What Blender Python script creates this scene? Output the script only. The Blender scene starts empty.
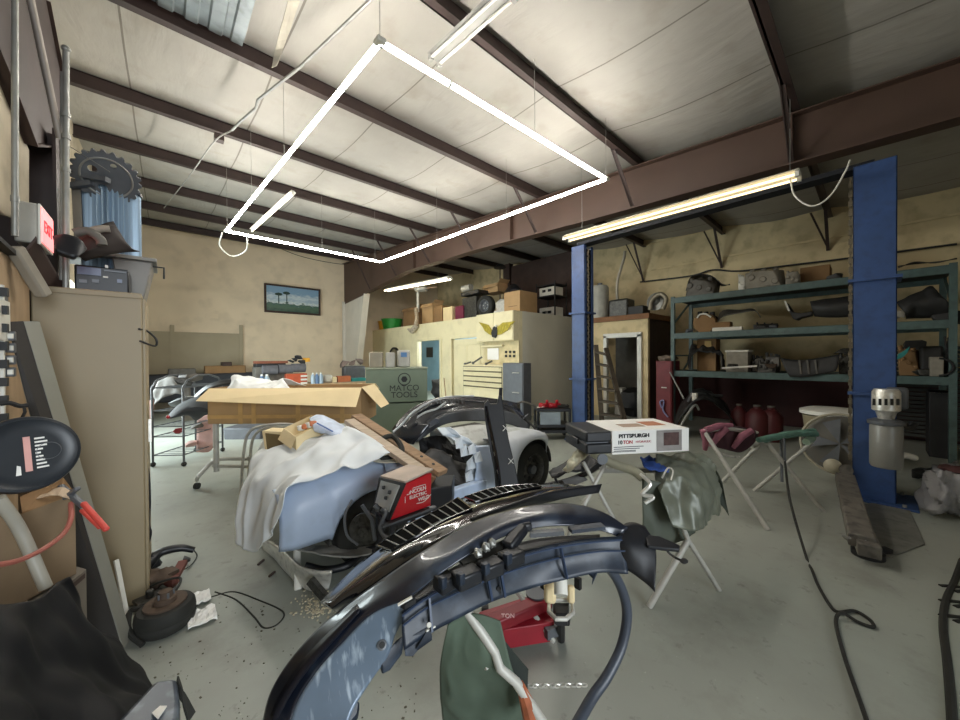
import bpy, bmesh, math, random
from mathutils import Vector, Matrix, Euler, noise
random.seed(7)
PI = math.pi
SC = bpy.context.scene
COL = SC.collection
# ---------------------------------------------------------------- camera
FPX = 353.0
CAM = Vector((0, 0, 1.5))
RW = Vector((.7456, -.6664, 0)).normalized()      # level direction to the right of the view
FW = Vector((.6664, .7456, 0)).normalized()       # level direction of the view
cf = (FW - .0085 * Vector((0, 0, 1))).normalized()
cx = (RW - .007 * Vector((0, 0, 1))); cx = (cx - cx.dot(cf) * cf).normalized()
cy = cx.cross(cf)
cd = bpy.data.cameras.new('camera'); cam = bpy.data.objects.new('camera', cd); COL.objects.link(cam)
cd.sensor_width = 36; cd.lens = FPX / 960 * 36; cd.clip_start = .03; cd.clip_end = 200
M = Matrix.Identity(4)
for i in range(3):
    M[i][0] = cx[i]; M[i][1] = cy[i]; M[i][2] = -cf[i]; M[i][3] = CAM[i]
cam.matrix_world = M
SC.camera = cam
# ---------------------------------------------------------------- light
wd = bpy.data.worlds.new('world'); SC.world = wd; wd.use_nodes = True
wd.node_tree.nodes['Background'].inputs[0].default_value = (.78, .88, 1, 1)
wd.node_tree.nodes['Background'].inputs[1].default_value = .9
SC.view_settings.view_transform = 'Standard'; SC.view_settings.look = 'None'
SC.view_settings.gamma = 1; SC.view_settings.use_curve_mapping = False
SC.view_settings.exposure = 0.8
def area(name, loc, tgt, sx, sy, power, color):
    l = bpy.data.lights.new(name, 'AREA'); l.shape = 'RECTANGLE'; l.size = sx; l.size_y = sy
    l.energy = power; l.color = color
    o = bpy.data.objects.new(name, l); COL.objects.link(o); o.location = loc
    o.rotation_euler = (Vector(tgt) - Vector(loc)).to_track_quat('-Z', 'Y').to_euler()
    return o
# front fill added behind the camera, as daylight through an assumed open door
dl = area('front_fill_light', (.3, -3.9, 1.9), (.6, 4.5, .3), 2.0, 3.0, 30, (.88, .95, 1)); dl.data.spread = math.radians(75)
# daylight from the open side door in the left wall, beyond the beige cabinet
area('daylight_side_door', (-1.3, 8.7, 1.4), (3, 7.6, 0.3), 3.0, 2.3, 170, (.84, .97, .98))
TUBE = 46; FLUO = 14
# ---------------------------------------------------------------- helpers
def ray(px, py):
    return cf + cx * ((px - 480) / FPX) - cy * ((py - 360) / FPX)
def W(px, py, d=None, x=None, y=None, z=None):
    r = ray(px, py)
    if d is not None: t = d
    elif x is not None: t = (x - CAM.x) / r.x
    elif y is not None: t = (y - CAM.y) / r.y
    else: t = (z - CAM.z) / r.z
    return CAM + r * t
def WF(px, py): return W(px, py, z=0)
def lin(h):
    h = h.lstrip('#'); c = [int(h[i:i+2], 16) / 255 for i in (0, 2, 4)]
    return tuple((v / 12.92 if v <= .04045 else ((v + .055) / 1.055) ** 2.4) for v in c) + (1,)
_m = {}
def mat(name, hexc, rough=.6, metal=0, var=.15, scale=6, bump=.0, spec=.5, dirt=None, dirt_amt=.35, trans=0, coat=0, stretch=None):
    if name in _m: return _m[name]
    m = bpy.data.materials.new(name); m.use_nodes = True; _m[name] = m
    nt = m.node_tree; n = nt.nodes; b = n['Principled BSDF']; L = nt.links.new
    c = lin(hexc)
    tc = n.new('ShaderNodeTexCoord'); mp = n.new('ShaderNodeMapping'); L(tc.outputs['Object'], mp.inputs[0])
    if stretch: mp.inputs['Scale'].default_value = stretch
    nz = n.new('ShaderNodeTexNoise'); nz.inputs['Scale'].default_value = scale; nz.inputs['Detail'].default_value = 5
    L(mp.outputs[0], nz.inputs['Vector'])
    rp = n.new('ShaderNodeValToRGB'); L(nz.outputs[0], rp.inputs[0])
    rp.color_ramp.elements[0].position = .3; rp.color_ramp.elements[1].position = .7
    rp.color_ramp.elements[0].color = tuple(v * (1 - var) for v in c[:3]) + (1,)
    rp.color_ramp.elements[1].color = tuple(min(1, v * (1 + var)) for v in c[:3]) + (1,)
    out = rp.outputs[0]
    if dirt:
        n2 = n.new('ShaderNodeTexNoise'); n2.inputs['Scale'].default_value = scale * 2.3; n2.inputs['Detail'].default_value = 8
        L(mp.outputs[0], n2.inputs['Vector'])
        r2 = n.new('ShaderNodeValToRGB'); r2.color_ramp.elements[0].position = .5; r2.color_ramp.elements[1].position = .68
        r2.color_ramp.elements[0].color = (0, 0, 0, 1); r2.color_ramp.elements[1].color = (dirt_amt,) * 3 + (1,)
        L(n2.outputs[0], r2.inputs[0])
        mx = n.new('ShaderNodeMix'); mx.data_type = 'RGBA'; L(r2.outputs[0], mx.inputs[0]); L(out, mx.inputs[6])
        mx.inputs[7].default_value = lin(dirt); out = mx.outputs[2]
    L(out, b.inputs['Base Color'])
    b.inputs['Roughness'].default_value = rough; b.inputs['Metallic'].default_value = metal
    b.inputs['Specular IOR Level'].default_value = spec
    if coat: b.inputs['Coat Weight'].default_value = coat; b.inputs['Coat Roughness'].default_value = .06
    if trans: b.inputs['Transmission Weight'].default_value = trans
    if bump:
        bp = n.new('ShaderNodeBump'); bp.inputs['Strength'].default_value = bump; bp.inputs['Distance'].default_value = .02
        L(nz.outputs[0], bp.inputs['Height']); L(bp.outputs[0], b.inputs['Normal'])
    return m
def emit(name, hexc, s):
    if name in _m: return _m[name]
    m = bpy.data.materials.new(name); m.use_nodes = True; _m[name] = m
    b = m.node_tree.nodes['Principled BSDF']; b.inputs['Base Color'].default_value = lin(hexc)
    b.inputs['Emission Color'].default_value = lin(hexc); b.inputs['Emission Strength'].default_value = s
    return m
def cr(pts, n):
    """Catmull-Rom resample of a list of Vectors to n points"""
    P = [Vector(p) for p in pts]
    if len(P) == 2: return [P[0].lerp(P[1], i / (n - 1)) for i in range(n)]
    Q = [P[0] * 2 - P[1]] + P + [P[-1] * 2 - P[-2]]
    out = []
    for i in range(n):
        t = i / (n - 1) * (len(P) - 1); k = min(int(t), len(P) - 2); u = t - k
        a, b, c, d = Q[k:k + 4]
        out.append(.5 * ((2 * b) + (c - a) * u + (2 * a - 5 * b + 4 * c - d) * u * u + (3 * b - a - 3 * c + d) * u ** 3))
    return out
class MB:
    def __init__(s): s.v = []; s.f = []
    def add(s, vs, fs):
        o = len(s.v); s.v += [Vector(v) for v in vs]; s.f += [tuple(i + o for i in f) for f in fs]; return s
    def box(s, c, sz, rz=0, rot=None):
        R = (rot or Euler((0, 0, rz))).to_matrix() if not isinstance(rot, Matrix) else rot
        c = Vector(c); vs = []
        for k in (-.5, .5):
            for i, j in ((-.5, -.5), (.5, -.5), (.5, .5), (-.5, .5)):
                vs.append(c + R @ Vector((i * sz[0], j * sz[1], k * sz[2])))
        return s.add(vs, [(3, 2, 1, 0), (4, 5, 6, 7), (0, 1, 5, 4), (1, 2, 6, 5), (2, 3, 7, 6), (3, 0, 4, 7)])
    def ab(s, a, b):
        a = Vector(a); b = Vector(b)
        return s.box((a + b) / 2, [abs(b[i] - a[i]) for i in range(3)])
    def bar(s, p0, p1, w, h, up=(0, 0, 1)):
        p0 = Vector(p0); p1 = Vector(p1); d = p1 - p0; L = d.length; zt = d.normalized(); up = Vector(up)
        if abs(zt.dot(up)) > .98: up = Vector((1, 0, 0))
        xt = up.cross(zt).normalized(); yt = zt.cross(xt)
        R = Matrix((xt, yt, zt)).transposed()
        return s.box((p0 + p1) / 2, (w, h, L), rot=R)
    def prism(s, poly, off):
        poly = [Vector(p) for p in poly]; off = Vector(off); n = len(poly)
        nm = Vector((0, 0, 0))
        for i in range(n): nm += poly[i].cross(poly[(i + 1) % n])
        if nm.dot(off) < 0: poly.reverse()
        return s.add(poly + [p + off for p in poly],
            [tuple(reversed(range(n))), tuple(range(n, 2 * n))] + [(i, (i + 1) % n, (i + 1) % n + n, i + n) for i in range(n)])
    def tube(s, pts, r, n=8, res=None, close=False):
        P = [Vector(p) for p in pts]
        if res: P = cr(P, res)
        m = len(P); rr = r if isinstance(r, (list, tuple)) else [r] * m
        if len(rr) != m: rr = [rr[0] + (rr[-1] - rr[0]) * i / (m - 1) for i in range(m)]
        vs = []; up = None
        for i, p in enumerate(P):
            if close: t = (P[(i + 1) % m] - P[i - 1]).normalized()
            else: t = (P[min(i + 1, m - 1)] - P[max(i - 1, 0)]).normalized()
            if up is None:
                up = Vector((0, 0, 1)) if abs(t.z) < .9 else Vector((1, 0, 0))
            a = (up - t * up.dot(t)).normalized(); up = a; b = t.cross(a)
            for k in range(n):
                th = 2 * PI * k / n; vs.append(p + (a * math.cos(th) + b * math.sin(th)) * rr[i])
        fs = []
        for i in range(m if close else m - 1):
            j = (i + 1) % m
            for k in range(n):
                l = (k + 1) % n; fs.append((i * n + k, i * n + l, j * n + l, j * n + k))
        if not close: fs += [tuple(reversed(range(n))), tuple(range((m - 1) * n, m * n))]
        return s.add(vs, fs)
    def lathe(s, prof, o, axis=(0, 0, 1), n=24):
        o = Vector(o); ax = Vector(axis).normalized()
        a = Vector((1, 0, 0)) if abs(ax.x) < .9 else Vector((0, 1, 0))
        a = (a - ax * a.dot(ax)).normalized(); b = ax.cross(a); vs = []
        for r, h in prof:
            r = max(r, 1e-4)
            for k in range(n):
                th = 2 * PI * k / n; vs.append(o + ax * h + (a * math.cos(th) + b * math.sin(th)) * r)
        fs = []
        for i in range(len(prof) - 1):
            for k in range(n):
                l = (k + 1) % n; fs.append((i * n + k, i * n + l, (i + 1) * n + l, (i + 1) * n + k))
        fs += [tuple(reversed(range(n))), tuple(range((len(prof) - 1) * n, len(prof) * n))]
        return s.add(vs, fs)
    def cyl(s, p0, p1, r, n=16, r2=None):
        p0 = Vector(p0); p1 = Vector(p1)
        return s.lathe([(r, 0), (r if r2 is None else r2, (p1 - p0).length)], p0, p1 - p0, n)
    def grid(s, rows, close=False):
        n = len(rows[0]); vs = [p for r in rows for p in r]; fs = []
        for i in range(len(rows) - 1):
            for k in range(n if close else n - 1):
                l = (k + 1) % n; fs.append((i * n + k, i * n + l, (i + 1) * n + l, (i + 1) * n + k))
        return s.add(vs, fs)
    def ball(s, c, r, n=12, sq=(1, 1, 1), jit=0):
        c = Vector(c); vs = []; fs = []
        for i in range(n // 2 + 1):
            ph = PI * i / (n // 2)
            for k in range(n):
                th = 2 * PI * k / n
                p = Vector((math.sin(ph) * math.cos(th), math.sin(ph) * math.sin(th), math.cos(ph)))
                q = 1 + jit * noise.noise(p * 2.3 + c * 3)
                vs.append(c + Vector((p.x * sq[0], p.y * sq[1], p.z * sq[2])) * r * q)
        return s.add(vs, [(i * n + k, (i + 1) * n + k, (i + 1) * n + (k + 1) % n, i * n + (k + 1) % n) for i in range(n // 2) for k in range(n)])
    def hull(s, pts):
        bm = bmesh.new()
        for p in pts: bm.verts.new(p)
        bmesh.ops.convex_hull(bm, input=bm.verts)
        bm.verts.index_update()
        vs = [v.co.copy() for v in bm.verts]; fs = [tuple(v.index for v in f.verts) for f in bm.faces]; bm.free()
        return s.add(vs, fs)
    def surf(s, rows, nu, nv, fold=0, freq=6, seed=0):
        """rows: control curves; loft with Catmull-Rom in both directions"""
        R = [cr(r, nu) for r in rows]
        cols = [cr([R[i][k] for i in range(len(R))], nv) for k in range(nu)]
        G = [[cols[k][j] for k in range(nu)] for j in range(nv)]
        if fold:
            H = [[p.copy() for p in r] for r in G]
            for j in range(nv):
                for k in range(nu):
                    a = H[min(j + 1, nv - 1)][k] - H[max(j - 1, 0)][k]; b = H[j][min(k + 1, nu - 1)] - H[j][max(k - 1, 0)]
                    nn = a.cross(b)
                    if nn.length > 1e-9: nn.normalize()
                    q = H[j][k]
                    w = noise.noise(Vector((q.x * freq + seed, q.y * freq, q.z * freq * .4))) + .5 * noise.noise(Vector((q.x * freq * 2.3, q.y * freq * 2.3 + seed, q.z * freq)))
                    w = 1 - 2 * abs(w) if fold > 0 else w
                    G[j][k] = q + nn * abs(fold) * w
        return s.grid(G)
    def build(s, name, m, parent=None, smooth=False, bevel=0, solid=0, sub=0, centre=True, ang=40, seg=2):
        me = bpy.data.meshes.new(name); vs = s.v
        root = parent
        o = bpy.data.objects.new(name, me); COL.objects.link(o)
        if parent is None:
            if centre:
                lo = [min(v[i] for v in vs) for i in range(3)]; hi = [max(v[i] for v in vs) for i in range(3)]
                og = Vector(((lo[0] + hi[0]) / 2, (lo[1] + hi[1]) / 2, lo[2]))
            else: og = Vector((0, 0, 0))
            o.location = og; vs = [v - og for v in vs]
        else:
            mw = Matrix.Identity(4); q = parent
            while q: mw = Matrix.LocRotScale(q.location, q.rotation_euler, None) @ mw; q = q.parent
            inv = mw.inverted(); vs = [inv @ v for v in vs]; o.parent = parent
        me.from_pydata([tuple(v) for v in vs], [], s.f); me.materials.append(m)
        bm = bmesh.new(); bm.from_mesh(me)
        if not solid: bmesh.ops.recalc_face_normals(bm, faces=bm.faces)
        bm.to_mesh(me); bm.free()
        if smooth:
            for p in me.polygons: p.use_smooth = True
            me.set_sharp_from_angle(angle=math.radians(ang))
        if solid:
            md = o.modifiers.new('thickness', 'SOLIDIFY'); md.thickness = solid; md.offset = 0
        if bevel:
            md = o.modifiers.new('bevel', 'BEVEL'); md.width = bevel; md.segments = seg; md.limit_method = 'ANGLE'; md.angle_limit = math.radians(45)
            for p in me.polygons: p.use_smooth = True
            me.set_sharp_from_angle(angle=math.radians(35))
        if sub:
            md = o.modifiers.new('sub', 'SUBSURF'); md.levels = sub; md.render_levels = sub
        return o
LABELS = {}
def tag(o, label, cat, group=None):
    o['label'] = label; o['category'] = cat
    if group: o['group'] = group
    return o
def thing(name, label, cat, loc=(0, 0, 0), group=None, rz=0):
    o = bpy.data.objects.new(name, None); COL.objects.link(o); o.empty_display_size = .1
    o.location = loc; o.rotation_euler = (0, 0, rz); return tag(o, label, cat, group)
def solo(name, mb, m, label, cat, group=None, **k):
    return tag(mb.build(name, m, None, **k), label, cat, group)
def struct(name, mb, m, parent=None, **k):
    o = mb.build(name, m, parent, centre=False, **k)
    if parent is None: o['kind'] = 'structure'
    return o
def text(name, body, m, parent, o, xdir, updir, size, extrude=.002, align='CENTER', bold=0, squash=1):
    """raised lettering on a real surface at point o, running along xdir"""
    c = bpy.data.curves.new(name, 'FONT'); c.body = body; c.size = size; c.extrude = extrude; c.align_x = align; c.align_y = 'CENTER'; c.offset = bold
    t = bpy.data.objects.new(name, c); COL.objects.link(t)
    dg = bpy.context.evaluated_depsgraph_get(); dg.update()
    me = bpy.data.meshes.new_from_object(t.evaluated_get(dg)); bpy.data.objects.remove(t)
    X = Vector(xdir).normalized(); U = Vector(updir); U = (U - X * U.dot(X)).normalized(); N = X.cross(U)
    mb = MB(); o = Vector(o)
    for v in me.vertices: mb.v.append(o + X * v.co.x * squash + U * v.co.y + N * v.co.z)
    mb.f = [tuple(p.vertices) for p in me.polygons]
    return mb.build(name, m, parent)
def dup(root, loc=None, rz=None, label=None, group=None):
    r = root.copy(); COL.objects.link(r)
    if loc is not None: r.location = loc
    if rz is not None: r.rotation_euler = (0, 0, rz)
    if label: r['label'] = label
    if group: r['group'] = group
    for ch in [o for o in bpy.data.objects if o.parent == root]:
        c = ch.copy(); COL.objects.link(c); c.parent = r
        for g in [o for o in bpy.data.objects if o.parent == ch]:
            d = g.copy(); COL.objects.link(d); d.parent = c
    return r
Z = Vector((0, 0, 1))
def FL(px, py, z=.012): return W(px, py, z=z)
# ================================================================ materials
FLOOR = mat('floor_concrete', '#94978e', .45, 0, .12, .9, .03)
def floor_mat():
    m = FLOOR; nt = m.node_tree; n = nt.nodes; L = nt.links.new; b = n['Principled BSDF']
    tc = [x for x in n if x.type == 'TEX_COORD'][0]
    old = b.inputs['Base Color'].links[0].from_socket
    def spots(scale, lo, hi, amt, col, prev, det=8, off=0):
        mp = n.new('ShaderNodeMapping'); mp.inputs['Location'].default_value = (off, off * .7, 0); L(tc.outputs['Object'], mp.inputs[0])
        z = n.new('ShaderNodeTexNoise'); z.inputs['Scale'].default_value = scale; z.inputs['Detail'].default_value = det; z.inputs['Roughness'].default_value = .65
        L(mp.outputs[0], z.inputs['Vector'])
        r = n.new('ShaderNodeValToRGB'); r.color_ramp.elements[0].position = lo; r.color_ramp.elements[1].position = hi
        r.color_ramp.elements[0].color = (0, 0, 0, 1); r.color_ramp.elements[1].color = (amt,) * 3 + (1,)
        L(z.outputs[0], r.inputs[0]); x = n.new('ShaderNodeMix'); x.data_type = 'RGBA'
        L(r.outputs[0], x.inputs[0]); L(prev, x.inputs[6]); x.inputs[7].default_value = lin(col); return x.outputs[2]
    o = spots(.55, .45, .7, .55, '#a7b0a6', old)
    o = spots(2.2, .52, .75, .5, '#6c6a60', o, off=4)
    o = spots(11, .6, .72, .5, '#4e4a42', o, off=9)
    o = spots(30, .66, .74, .6, '#c9c8bd', o, off=2)
    L(o, b.inputs['Base Color'])
floor_mat()
PLAST = mat('wall_plaster', '#e2d0b4', .85, 0, .06, 1.2, .02, dirt='#8d8068', dirt_amt=.15)
CREAMB = mat('wall_cream_block', '#cdbb92', .85, 0, .1, 1.5, .04, dirt='#6d6045', dirt_amt=.35)
LEFTW = mat('wall_left_panel', '#b9ae97', .8, 0, .1, 2, .02, dirt='#6d6558', dirt_amt=.3)
STEELB = mat('red_oxide_steel', '#382a26', .6, 0, .18, 3, .02, dirt='#2b2020', dirt_amt=.4)
BEAMC = mat('brown_beam_paint', '#4b382e', .55, 0, .1, 2, .01, dirt='#4a3530', dirt_amt=.35)
CREAM = mat('cream_paint', '#e0d6b0', .7, 0, .05, 1.5, .01, dirt='#a59872', dirt_amt=.2)
GREYW = mat('side_partition_paint', '#cfccbc', .75, 0, .06, 1.3, .02)
BLUE = mat('lift_blue', '#344e7e', .4, 0, .12, 5, .02, dirt='#2b3a60', dirt_amt=.4)
DARK = mat('dark_grime', '#1b1b1c', .6, 0, .2, 8)
BLACKP = mat('black_plastic', '#15171c', .42, 0, .15, 10, .01)
GLOSSB = mat('gloss_black_paint', '#0e1118', .16, 0, .15, 5, 0, coat=.8)
NAVYP = mat('navy_plastic', '#182230', .45, 0, .18, 8, .02, dirt='#445060', dirt_amt=.4)
GALV = mat('galvanised_steel', '#8d8d88', .45, .5, .15, 12, .01)
TUBEG = mat('dull_steel_tube', '#b4b2aa', .5, .15, .12, 10)
CHROME = mat('scuffed_chrome', '#dcdad2', .32, .5, .1, 12, .02, dirt='#7b776c', dirt_amt=.35)
CARD = mat('cardboard', '#ab8b62', .85, 0, .08, 4, .01)
CARDL = mat('cardboard_light', '#dfcba0', .85, 0, .06, 4, .01)
CARDD = mat('cardboard_old', '#8a6b48', .9, 0, .1, 4, .01)
WOOD = mat('weathered_wood', '#94785c', .8, 0, .22, 9, .05, stretch=(1, 6, 6))
PLY = mat('plywood', '#ad9475', .8, 0, .12, 4, .02, stretch=(4, 4, 1))
WHITEC = mat('white_cloth', '#d3d5d2', .9, 0, .05, 5, .02)
WHITEP = mat('white_plastic', '#d8d6cc', .45, 0, .05, 6)
RUB = mat('rubber_tyre', '#23231f', .8, 0, .2, 12, .05)
RED = mat('red_paint', '#b5202c', .4, 0, .1, 6)
REDD = mat('dull_red_paint', '#85282a', .5, 0, .15, 6)
CARBL = mat('pale_blue_car_paint', '#b2c2da', .38, 0, .04, 2.5, 0, dirt='#8c97a6', dirt_amt=.3)
LOCK = mat('locker_beige', '#8f8165', .5, 0, .05, 1.5, .01)
RACKG = mat('rack_green', '#4d625f', .5, 0, .15, 5, .01, dirt='#39443f', dirt_amt=.5)
RUST = mat('rusty_iron', '#544539', .75, .3, .3, 14, .08)
BRN = mat('dark_brown_wood', '#3d2c25', .7, 0, .2, 5, .02)
GREENC = mat('green_canvas', '#4c5a4c', .85, 0, .12, 6, .04)
GREYM = mat('grey_metal', '#5e6165', .45, .3, .12, 8)
YEL = mat('yellow_plastic', '#d49a2c', .5); GRN = mat('green_plastic', '#35a043', .45)
MAR = mat('maroon_fabric', '#6d1f3a', .7); TEAL = mat('teal_plastic', '#1f7d7a', .45)
WHT = mat('white_print', '#ecebe6', .6, 0, .02); BLK = mat('black_print', '#15161a', .6, 0, .02)
GLASSM = mat('picture_sky', '#9db4c4', .3)
ENG = mat('oily_engine_metal', '#4b4a46', .45, .5, .35, 18, .1, dirt='#1a1917', dirt_amt=.7)
# ================================================================ room shell
XL, XR, YB, YF = -.95, 9.8, 14.0, -4.2
def zp(y): return 4.15 + .075 * y            # underside of the purlins
def zr(y): return zp(y) + .2
struct('floor', MB().ab((XL - .2, YF - 3, -.1), (XR + 2.2, YB + .2, 0)), FLOOR)
struct('wall_back', MB().ab((XL - .1, YB, 0), (XR + 2.1, YB + .15, 5.6)), PLAST)
struct('wall_left', MB().ab((XL - .15, YF, 0), (XL, 7.2, 5.6)).ab((XL - .15, 10.2, 0), (XL, YB, 5.6)).ab((XL - .15, 7.2, 2.6), (XL, 10.2, 5.6)), LEFTW)
struct('wall_right', MB().ab((XR, YF, 0), (XR + .15, YB, 5.6)), CREAMB)
# front wall, unseen, with an opening placed to suit the front fill
fw = MB(); fw.ab((XL, YF, 0), (-.8, YF + .15, 5)); fw.ab((1.4, YF, 0), (XR, YF + .15, 5)); fw.ab((-.8, YF, 3.5), (1.4, YF + .15, 5))
struct('wall_front', fw, PLAST)
# ceiling: insulation blanket sagging between the purlins
PY = [-3.0, -1.2, .62, 2.4, 4.22, 6.05, 7.75, 9.55, 11.35, 13.15]
CEIL = mat('ceiling_insulation', '#a09c94', .7, 0, .1, 1.1, .0)
def ceil_mat():
    nt = CEIL.node_tree; n = nt.nodes; L = nt.links.new; b = n['Principled BSDF']
    tc = [x for x in n if x.type == 'TEX_COORD'][0]
    sp = n.new('ShaderNodeSeparateXYZ'); L(tc.outputs['Object'], sp.inputs[0])
    def mth(op, a, bb=None):
        q = n.new('ShaderNodeMath'); q.operation = op
        for i, v in enumerate((a, bb)):
            if v is None: continue
            if isinstance(v, (int, float)): q.inputs[i].default_value = v
            else: L(v, q.inputs[i])
        return q.outputs[0]
    fr = mth('FRACT', mth('ADD', mth('MULTIPLY', sp.outputs[0], 1 / 1.2), 10.233))
    line = mth('LESS_THAN', fr, .014)
    old = b.inputs['Base Color'].links[0].from_socket
    x = n.new('ShaderNodeMix'); x.data_type = 'RGBA'; L(mth('MULTIPLY', line, .75), x.inputs[0]); L(old, x.inputs[6]); x.inputs[7].default_value = lin('#5a544a')
    st = n.new('ShaderNodeTexNoise'); st.inputs['Scale'].default_value = 3; st.inputs['Detail'].default_value = 7
    L(tc.outputs['Object'], st.inputs['Vector'])
    r = n.new('ShaderNodeValToRGB'); r.color_ramp.elements[0].position = .55; r.color_ramp.elements[1].position = .75
    r.color_ramp.elements[0].color = (0, 0, 0, 1); r.color_ramp.elements[1].color = (.35,) * 3 + (1,); L(st.outputs[0], r.inputs[0])
    y = n.new('ShaderNodeMix'); y.data_type = 'RGBA'; L(r.outputs[0], y.inputs[0]); L(x.outputs[2], y.inputs[6]); y.inputs[7].default_value = lin('#7e7462')
    L(y.outputs[2], b.inputs['Base Color'])
    # wrinkles of the foil facing
    mp = n.new('ShaderNodeMapping'); mp.inputs['Scale'].default_value = (2.4, .7, 1); L(tc.outputs['Object'], mp.inputs[0])
    wz = n.new('ShaderNodeTexNoise'); wz.inputs['Scale'].default_value = 2.2; wz.inputs['Detail'].default_value = 4; wz.inputs['Distortion'].default_value = .35
    L(mp.outputs[0], wz.inputs['Vector'])
    bp = n.new('ShaderNodeBump'); bp.inputs['Strength'].default_value = .3; bp.inputs['Distance'].default_value = .05
    L(wz.outputs[0], bp.inputs['Height']); L(bp.outputs[0], b.inputs['Normal'])
ceil_mat()
ys = []
for a, b_ in zip([YF] + PY, PY + [YB]):
    for k in range(6): ys.append((a + (b_ - a) * k / 6, math.sin(PI * k / 6)))
ys.append((YB, 0)); rows = []
for y, sg in ys:
    row = []
    for i in range(0, 88):
        x = XL + (XR - XL) * i / 87; fr = ((x / 1.2 + 10.233) % 1)
        seam = math.exp(-(min(fr, 1 - fr) / .05) ** 2)
        row.append(Vector((x, y, zr(y) - sg * (.075 + .02 * noise.noise(Vector((x * 1.7, y * 1.1, 0))) - .03 * seam))))
    rows.append(row)
struct('ceiling', MB().grid(rows), CEIL, smooth=True, ang=60)
struct('wall_roof_deck', MB().prism([(XL - .2, YF, zr(YF) + .05), (XL - .2, YB + .1, zr(YB) + .05), (XR + .2, YB + .1, zr(YB) + .05), (XR + .2, YF, zr(YF) + .05)], (0, 0, .06)), GALV)
# purlins (Z sections)
nm = ['first', 'second', 'third', 'fourth', 'fifth', 'sixth', 'seventh', 'eighth', 'ninth', 'tenth']
for i, y in enumerate(PY):
    if y < .3: continue
    m_ = MB(); z = zp(y)
    m_.ab((XL, y - .008, z), (XR, y + .008, z + .19))
    m_.ab((XL, y - .07, z), (XR, y + .008, z + .012)); m_.ab((XL, y - .008, z + .178), (XR, y + .07, z + .19))
    k = len(PY) - 1 - i
    solo('roof_purlin', m_, STEELB, 'dark brown steel roof purlin, the %s one from the far back wall' % nm[k], 'roof beam', 'roof purlins')
# corrugated bare metal patch between purlins
rows = []
for j in range(2):
    y = (2.5, 4.12)[j]; rows.append([Vector((XL + 1.55 * i / 120, y, zr(y) - .11 + .018 * (1 if math.sin(i * 2 * PI / 120 * 9) > .3 else 0))) for i in range(121)])
solo('corrugated_roof_sheet', MB().grid(rows), mat('corrugated_zinc', '#8b9396', .4, .6, .15, 4, dirt='#4e4c48'), 'bare corrugated metal roof sheet at top left where insulation is missing', 'roof sheet', solid=.004)
solo('hanging_insulation_strip', MB().surf([[W(288, 0, z=4.28), W(276, 46, z=4.22), W(272, 68, z=4.05)], [W(300, 0, z=4.3), W(285, 44, z=4.24), W(277, 66, z=4.07)]], 8, 3, fold=-.01), mat('vinyl_strip', '#a39d8f', .7), 'torn grey strip of insulation facing hanging beside the corrugated sheet', 'insulation', solid=.004)
# main rafter
XB_ = 5.3
bt = thing('roof_rafter', 'huge brown tapered steel rafter crossing above the blue lift', 'roof beam', (XB_, 6, 3.6))
bot = [(-4.1, 3.42), (-.5, 3.57), (3, 3.72), (6, 3.9), (9, 3.98), (11.8, 3.75)]
def zb(y):
    for (a, za), (b, zb_) in zip(bot, bot[1:]):
        if y <= b: return za + (zb_ - za) * (y - a) / (b - a)
    return bot[-1][1]
top = [(YB - .1, zp(YB) - .02), (-4.1, zp(-4.1) - .02)]
MB().prism([(XB_ - .006, y, z) for y, z in bot] + [(XB_ - .006, YB - .1, 3.6)] + [(XB_ - .006, y, z) for y, z in top], (.012, 0, 0)).build('web', BEAMC, bt)
g = MB()
for (a, za), (b, zb_) in zip(bot, bot[1:]): g.bar((XB_, a, za), (XB_, b + .01, zb_), .2, .014, (0, 0, 1)) if False else g.prism([(XB_ - .1, a, za), (XB_ + .1, a, za), (XB_ + .1, b, zb_), (XB_ - .1, b, zb_)], (0, 0, .014))
g.build('bottom_flange', BEAMC, bt)
MB().prism([(XB_ - .1, -4.1, zp(-4.1) - .02), (XB_ + .1, -4.1, zp(-4.1) - .02), (XB_ + .1, YB - .1, zp(YB) - .02), (XB_ - .1, YB - .1, zp(YB) - .02)], (0, 0, -.014)).build('top_flange', BEAMC, bt)
for y in (.62, 4.9, 8.6):
    MB().ab((XB_ - .09, y - .006, zb(y) + .014), (XB_ + .09, y + .006, zp(y) - .03)).build('stiffener_plate', BEAMC, bt)
# column of that frame by the back wall
ct = thing('tapered_steel_column', 'pale tapered steel column standing at the back wall by the office', 'column', (XB_, 13.2, 0))
PC = mat('column_pale_paint', '#cfc8bb', .6, 0, .06, 2)
MB().prism([(XB_ - .008, 13.85, 0), (XB_ - .008, 12.9, 0), (XB_ - .008, 11.85, 3.74), (XB_ - .008, 13.85, 3.6)], (.016, 0, 0)).build('web', PC, ct)
MB().bar((XB_, 12.9, 0), (XB_, 11.85, 3.74), .22, .02, (0, 1, 0)).build('inner_flange', PC, ct)
MB().ab((XB_ - .11, 13.83, 0), (XB_ + .11, 13.86, 3.7)).build('outer_flange', PC, ct)
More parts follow.
